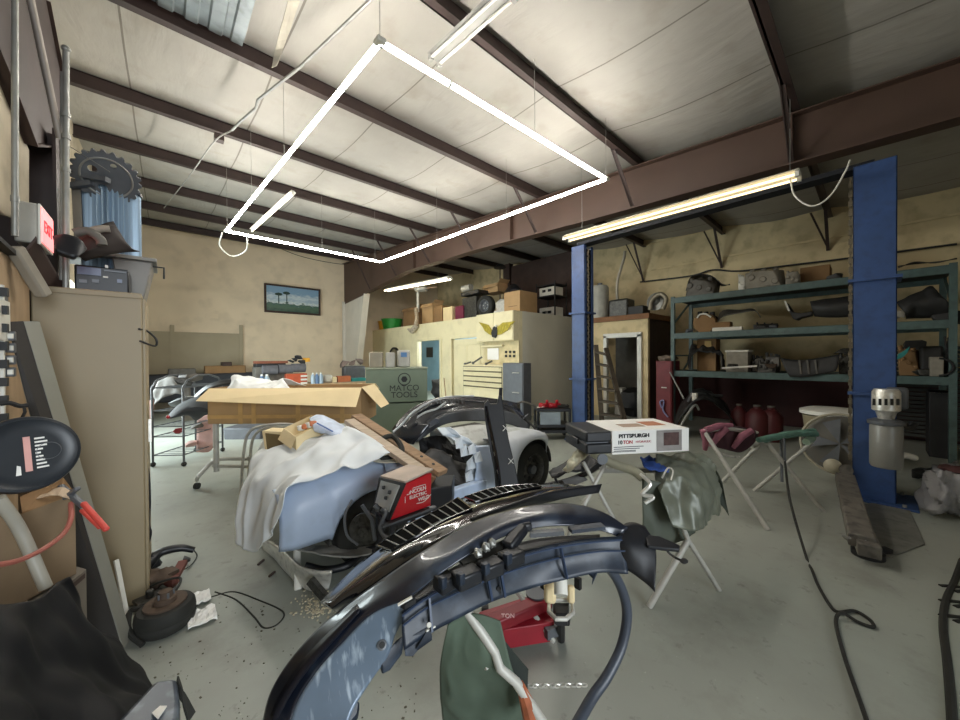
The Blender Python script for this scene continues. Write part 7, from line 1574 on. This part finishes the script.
# hanging air tool / trailer part
at = thing('ratchet_tool', 'silver and beige car part with a black open clamp standing below the bumper', 'tool', W(561, 625, z=.2))
MB().tube([W(560, 572, z=.62), W(561, 595, z=.56)], .027, 14).build('silver_cylinder', WHITEP, at, smooth=True)
MB().tube([W(560, 569, z=.64), W(560, 572, z=.62)], .014, 10).build('tip', CHROME, at, smooth=True)
MB().box(W(550, 592, z=.5), (.05, .05, .08), .7).build('beige_shell', CARDL, at, bevel=.015); MB().box(W(571, 594, z=.5), (.03, .03, .07), .7).build('beige_shell', CARDL, at, bevel=.01)
rr = [W(a, b_, z=.46) for a, b_ in ((549, 600), (572, 600), (573, 613), (566, 619), (556, 619), (549, 612))]
MB().tube(rr, .009, 8, close=True).build('clamp_frame', CHROME, at, smooth=True)
MB().prism([W(553, 603, z=.45), W(569, 603, z=.45), W(567, 613, z=.45), W(556, 613, z=.45)], Z * -.05).build('clamp_opening', DARK, at)
MB().hull([W(553, 614, z=.42), W(571, 614, z=.42), W(570, 626, z=.34), W(555, 626, z=.34), W(555, 618, z=.2), W(569, 618, z=.2)]).build('base', BLACKP, at, bevel=.01)
MB().tube([W(561, 612, z=.3), W(561, 640, z=.0)], .02).build('stem', DARK, at)
for px, z in ((544, .52), (578, .5)): MB().box(W(px, 583, z=z), (.02, .03, .05)).build('side_clip', DARK, at, bevel=.004)
# ================================================================ masked stand with boxed tool kit
def xstand(name, label, A0, A1, B0, B1, top0, top1, r=.014, parts=True):
    """two crossing pairs of legs joined by a top bar"""
    t = thing(name, label, 'work stand', (A0 + B0) / 2 * 1)
    for p, q_ in ((A0, A1), (B0, B1)): MB().tube([p, q_], r, 10).build('leg', TUBEG, t, smooth=True)
    MB().tube([top0, top1], r * 1.3, 10).build('top_bar', TUBEG, t, smooth=True)
    return t
ms = thing('masked_work_stand', 'folding work stand with masking foil carrying the boxed tool kit', 'work stand', WF(650, 600))
zTop = W(620, 458, d=2.35).z
MB().tube([WF(649, 607), W(688, 540, d=2.15)], .018, 10).build('leg', TUBEG, ms, smooth=True)
MB().tube([WF(719, 590) , W(705, 567, d=2.2), W(688, 540, d=2.15), W(680, 520, d=2.15)], .015, 10).build('leg', TUBEG, ms, smooth=True)
MB().tube([W(584, 505, d=2.35), W(606, 462, d=2.45)], .014, 10).build('leg', TUBEG, ms, smooth=True)
MB().tube([WF(555, 560) + (W(584, 505, d=2.35) - WF(555, 560)) * .0, W(584, 505, d=2.35)], .014, 10).build('leg_lower', TUBEG, ms, smooth=True)
MB().tube([W(583, 462, d=2.45), W(597, 488, d=2.4), W(618, 527, d=2.35), WF(640, 560)], .014, 10).build('leg', TUBEG, ms, smooth=True)
FOIL = mat('masking_foil', '#a3a08c', .3, .35, .2, 10, .1)
MB().tube([W(592, 452, d=2.35), W(612, 463, d=2.3), W(632, 470, d=2.25), W(643, 478, d=2.2)], [.03, .028, .028, .03], 12, res=24).build('foil_wrapped_bar', FOIL, ms, smooth=True)
MB().tube([W(640, 474, d=2.2), W(650, 484, d=2.15), W(642, 494, d=2.15), W(653, 497, d=2.13), W(645, 503, d=2.13)], .012, 8, res=30).build('crumpled_foil', CHROME, ms, smooth=True)
MB().surf([[W(578, 446, d=2.5), W(570, 455, d=2.5), W(562, 470, d=2.5)], [W(590, 452, d=2.4), W(578, 462, d=2.4), W(567, 473, d=2.45)]], 16, 10, fold=.02, freq=14).build('foil_scrap', FOIL, ms, solid=.003, smooth=True)
MP = mat('masking_paper_green', '#50564a', .6, 0, .15, 4, .04); PL = mat('clear_film', '#6c7063', .38, .1, .3, 7, .12)
MB().surf([[W(642, 478, d=2.2), W(660, 482, d=2.2), W(680, 484, d=2.25), W(700, 480, d=2.3)], [W(642, 510, d=2.2), W(660, 512, d=2.2), W(680, 512, d=2.22), W(700, 505, d=2.28)], [W(642, 532, d=2.2), W(662, 545, d=2.2), W(682, 540, d=2.22), W(695, 533, d=2.25)]], 24, 20, fold=.01).build('masking_paper', MP, ms, solid=.003, smooth=True)
MB().surf([[W(655, 456, d=2.45), W(680, 453, d=2.5), W(700, 456, d=2.5), W(712, 462, d=2.5)], [W(655, 478, d=2.25), W(680, 472, d=2.25), W(702, 474, d=2.28), W(718, 490, d=2.35)], [W(662, 500, d=2.15), W(682, 500, d=2.12), (W(703, 503, d=2.15)), W(720, 512, d=2.3)], [W(672, 526, d=2.1), W(688, 530, d=2.08), W(703, 527, d=2.12), W(714, 516, d=2.25)]], 40, 34, fold=.028, freq=7).build('plastic_film', PL, ms, solid=.003, smooth=True)
MB().surf([[W(705, 462, d=2.6), W(716, 470, d=2.55), W(722, 482, d=2.5)], [W(712, 500, d=2.5), W(722, 506, d=2.5), W(729, 516, d=2.5)]], 10, 8).build('green_sheet', mat('green_sheet', '#333b30', .7), ms, solid=.004)
MB().surf([[W(640, 458, d=2.5), W(655, 458, d=2.5), W(672, 464, d=2.45)], [W(644, 470, d=2.25), W(656, 472, d=2.22), W(668, 474, d=2.2)]], 14, 10, fold=.02, freq=12).build('blue_cloth', mat('blue_cloth', '#2d4f9c', .7, 0, .2, 10), ms, solid=.006, smooth=True)
MB().tube([W(662, 478, d=2.12), W(668, 468, d=2.15), W(673, 471, d=2.13), W(671, 480, d=2.1)], .005, 6, res=14).build('bright_wire', CHROME, ms, smooth=True)
MB().bar(W(600, 470, d=2.5), W(700, 470, d=2.45), .04, .03).build('cross_bar', TUBEG, ms)
# tool kit box
kb = thing('boxed_tool_kit', 'black tool case in a white printed sleeve on the masked stand', 'tool kit', W(635, 455, d=2.4))
q0, q1, q3 = W(612, 453, d=2.28), W(689, 449, d=2.36), W(576, 430, d=2.62)
zK0 = W(625, 454, d=2.3).z; 
u = Vector((q1.x - q0.x, q1.y - q0.y, 0)); Lk = u.length; u.normalize(); v = Vector((-u.y, u.x, 0)); v = v if v.dot(FW) > 0 else -v
hk = W(612, 431, d=2.28).z - zK0
w0 = Vector((W(576, 440, d=2.6).x, W(576, 440, d=2.6).y, 0)) - Vector((q0.x, q0.y, 0))
v = w0.normalized() if False else v; Dk = .38
def kp(s, t_, z): return Vector((q0.x, q0.y, zK0)) + u * s + v * t_ + Z * z
def kbox(s0, s1, t0, t1, z0, z1): return MB().prism([kp(s0, t0, z0), kp(s1, t0, z0), kp(s1, t1, z0), kp(s0, t1, z0)], Z * (z1 - z0))
sh_ = -.17   # case sticks out of the sleeve to the left
kbox(sh_, Lk - .01, .01, Dk - .01, 0.005, hk * .5 - .004).build('case_bottom', BLACKP, kb, bevel=.012)
kbox(sh_, Lk - .01, .01, Dk - .01, hk * .5 + .004, hk - .005).build('case_lid', BLACKP, kb, bevel=.012)
kbox(sh_ + .01, 0, .03, Dk - .03, hk * .45, hk * .55).build('case_seam', GREYM, kb)
kbox(sh_ - .012, sh_, .12, .24, hk * .3, hk * .55).build('case_handle', BLACKP, kb, bevel=.005)
kbox(0, Lk, 0, Dk, 0, hk).build('sleeve', WHT, kb, bevel=.003)
kbox(.0, Lk * .30, -.002, .0, hk * .1, hk * .12).build('print_line', BLK, kb)
kbox(Lk * .57, Lk * .9, -.003, -.0005, .01, hk - .008).build('photo_panel', mat('print_grey', '#8b8784', .5, 0, .3, 8), kb)
kbox(Lk * .66, Lk * .86, -.005, -.002, hk * .3, hk * .85).build('photo_tools', mat('print_brown', '#4e3431', .5, 0, .4, 30), kb)
text('lettering', 'PITTSBURGH', BLK, kb, kp(Lk * .28, -.001, hk * .76), u, Z, hk * .21, .0015, bold=.0016, squash=1.15)
text('lettering', '10', BLK, kb, kp(Lk * .1, -.001, hk * .5), u, Z, hk * .22, .0015, bold=.001)
text('lettering', 'TON', mat('red_print', '#b02a30', .5), kb, kp(Lk * .2, -.001, hk * .5), u, Z, hk * .2, .0015, bold=.0008)
text('lettering', 'HYDRAULIC', mat('red_print', '#b02a30', .5), kb, kp(Lk * .4, -.001, hk * .5), u, Z, hk * .13, .0015)
for k in range(3): kbox(.012, Lk * (.3 + .05 * k), -.002, -.0, hk * (.14 + .08 * k), hk * (.165 + .08 * k)).build('print_line', BLK, kb)
kbox(Lk * .25, Lk * .55, .1, .2, hk, hk + .002).build('top_print', mat('print_tan', '#a7907c', .6), kb); kbox(Lk * .6, Lk * .85, .12, .26, hk, hk + .002).build('top_print', mat('print_orange', '#b97a5a', .6), kb)
MB().lathe([(0, 0), (.03, 0), (.035, .02), (0, .02)], kp(sh_ + .08, -.03, -.01), -v, 18).build('round_knob', GREYM, kb, smooth=True)
# black scrap frame on floor behind
sf = thing('black_inner_fender', 'black twisted car subframe part held up left of the tool kit', 'car part', W(570, 480, d=3))
MB().surf([[W(550, 474, d=2.9), W(565, 463, d=2.9), W(585, 456, d=2.85), W(600, 458, d=2.8)], [W(553, 480, d=2.8), W(570, 474, d=2.75), W(585, 472, d=2.75), W(598, 468, d=2.7)]], 20, 8, fold=.025, freq=9).build('liner', BLACKP, sf, solid=.012, smooth=True)
MB().tube([W(545, 486, d=2.9), W(570, 480, d=2.8), W(592, 470, d=2.7), W(604, 460, d=2.6)], .022, 8, res=20).build('rail', BLACKP, sf, smooth=True)
MB().tube([W(552, 472, d=2.9), W(558, 484, d=2.8), W(575, 492, d=2.7)], .012, 8).build('brace', BLACKP, sf)
MB().hull([W(562, 480, d=2.75), W(582, 474, d=2.75), W(588, 480, d=2.7), W(568, 488, d=2.7), W(570, 482, d=2.85), W(584, 478, d=2.8)]).build('metal_plate', GREYM, sf)
# ================================================================ X stands on the right
s1_ = thing('wrapped_work_stand', 'folding stand with pink and red cloth wrapped top bars', 'work stand', WF(750, 530))
MB().tube([WF(768, 530), W(704, 431, d=3.55)], .02, 10).build('leg', TUBEG, s1_, smooth=True)
MB().tube([WF(722, 482), W(758, 446, d=3.9)], .02, 10).build('leg', TUBEG, s1_, smooth=True)
MB().tube([W(704, 431, d=3.55), W(725, 428, d=3.6), W(757, 433, d=3.7)], .02, 10).build('top_bar', TUBEG, s1_, smooth=True)
PNK = mat('pink_cloth', '#935a69', .8, 0, .25, 12, .05)
for pts in (((703, 430), (706, 440), (705, 450)), ((727, 428), (718, 436), (711, 447)), ((752, 430), (742, 436), (733, 448)), ((706, 430), (718, 426), (732, 425))):
    MB().tube([W(*p, d=3.55 + i * .02) for i, p in enumerate(pts)], [.03, .035, .02], 10).build('cloth_wrap', PNK, s1_, smooth=True)
MB().surf([[W(708, 433, d=3.62), W(725, 427, d=3.7), W(742, 427, d=3.7), W(757, 434, d=3.7)], [W(712, 446, d=3.6), W(728, 450, d=3.6), W(742, 452, d=3.6), W(756, 441, d=3.65)]], 20, 10, fold=.03).build('dark_cloth', mat('dark_red_cloth2', '#3a2026', .9), s1_, solid=.01, smooth=True)
MB().tube([W(718, 453, d=3.5), W(728, 456, d=3.55), W(739, 457, d=3.6)], .012, 8).build('bracket', CHROME, s1_, smooth=True)
FOILG = mat('foil_grey', '#a7a69c', .35, .4, .2, 20)
MB().tube([W(751, 446, d=3.8), W(757, 443, d=3.8)], .035, 10).build('foil_wrap', FOILG, s1_, smooth=True)
s2_ = thing('wrapped_work_stand', 'folding stand with a teal wrapped top bar', 'work stand', WF(790, 500))
MB().tube([WF(754, 491), W(812, 442, d=3.75)], .019, 10).build('leg', TUBEG, s2_, smooth=True)
MB().tube([WF(824, 512), W(768, 444, d=3.55)], .019, 10).build('leg', TUBEG, s2_, smooth=True)
MB().tube([W(781, 438, d=3.6), W(782, 482, d=3.5)], .012, 8).build('strut', GREYM, s2_, smooth=True)
MB().tube([W(784, 438, d=3.55), W(785, 462, d=3.5)], .01, 8).build('strut', GREYM, s2_, smooth=True)
TL = mat('teal_cloth', '#5f8577', .6, 0, .25, 14, .05)
MB().tube([W(758, 440, d=3.55), W(775, 437, d=3.6), W(795, 434, d=3.65), W(816, 434, d=3.7)], [.025, .035, .03, .03], 12).build('teal_wrap', TL, s2_, smooth=True)
MB().tube([W(765, 440, d=3.6), W(785, 434, d=3.8), W(814, 431, d=3.9)], .03, 10).build('teal_wrap', TL, s2_, smooth=True)
MB().tube([W(806, 442, d=3.65), W(812, 438, d=3.7)], .035, 10).build('foil_wrap', mat('green_foil', '#9fb5a0', .4, .2), s2_, smooth=True)
# floor hoses on the right
solo('floor_air_hose', MB().tube([W(785, 462, d=3.45), W(790, 500, z=.3), FL(806, 556), FL(812, 570), FL(818, 585), FL(829, 604), FL(838, 612), FL(855, 611), FL(870, 620), FL(873, 627), FL(858, 622), FL(842, 613, .03), FL(836, 622), FL(844, 655), FL(856, 690), FL(868, 725), FL(880, 770)], .009, 8, res=110), RUB, 'long thin black hose dropping from teal stand and looping on the floor', 'hose', smooth=True)
solo('floor_power_cable', MB().tube([WF(962, 560), WF(955, 580), WF(946, 600), WF(943, 625), WF(947, 660), WF(950, 690), WF(953, 730)], .016, 8, res=40), RUB, 'thick black cable on the floor at the right edge', 'cable', smooth=True)
for k, z in enumerate((590, 605, 620)): solo('cable_loop', MB().tube([WF(940, z - 4), WF(955, z - 3), WF(972, z), WF(955, z + 2)], .012, 8, res=14), RUB, ['uppermost', 'middle', 'lowest'][k] + ' short black cable loop beside the thick cable at right edge', 'cable', smooth=True)
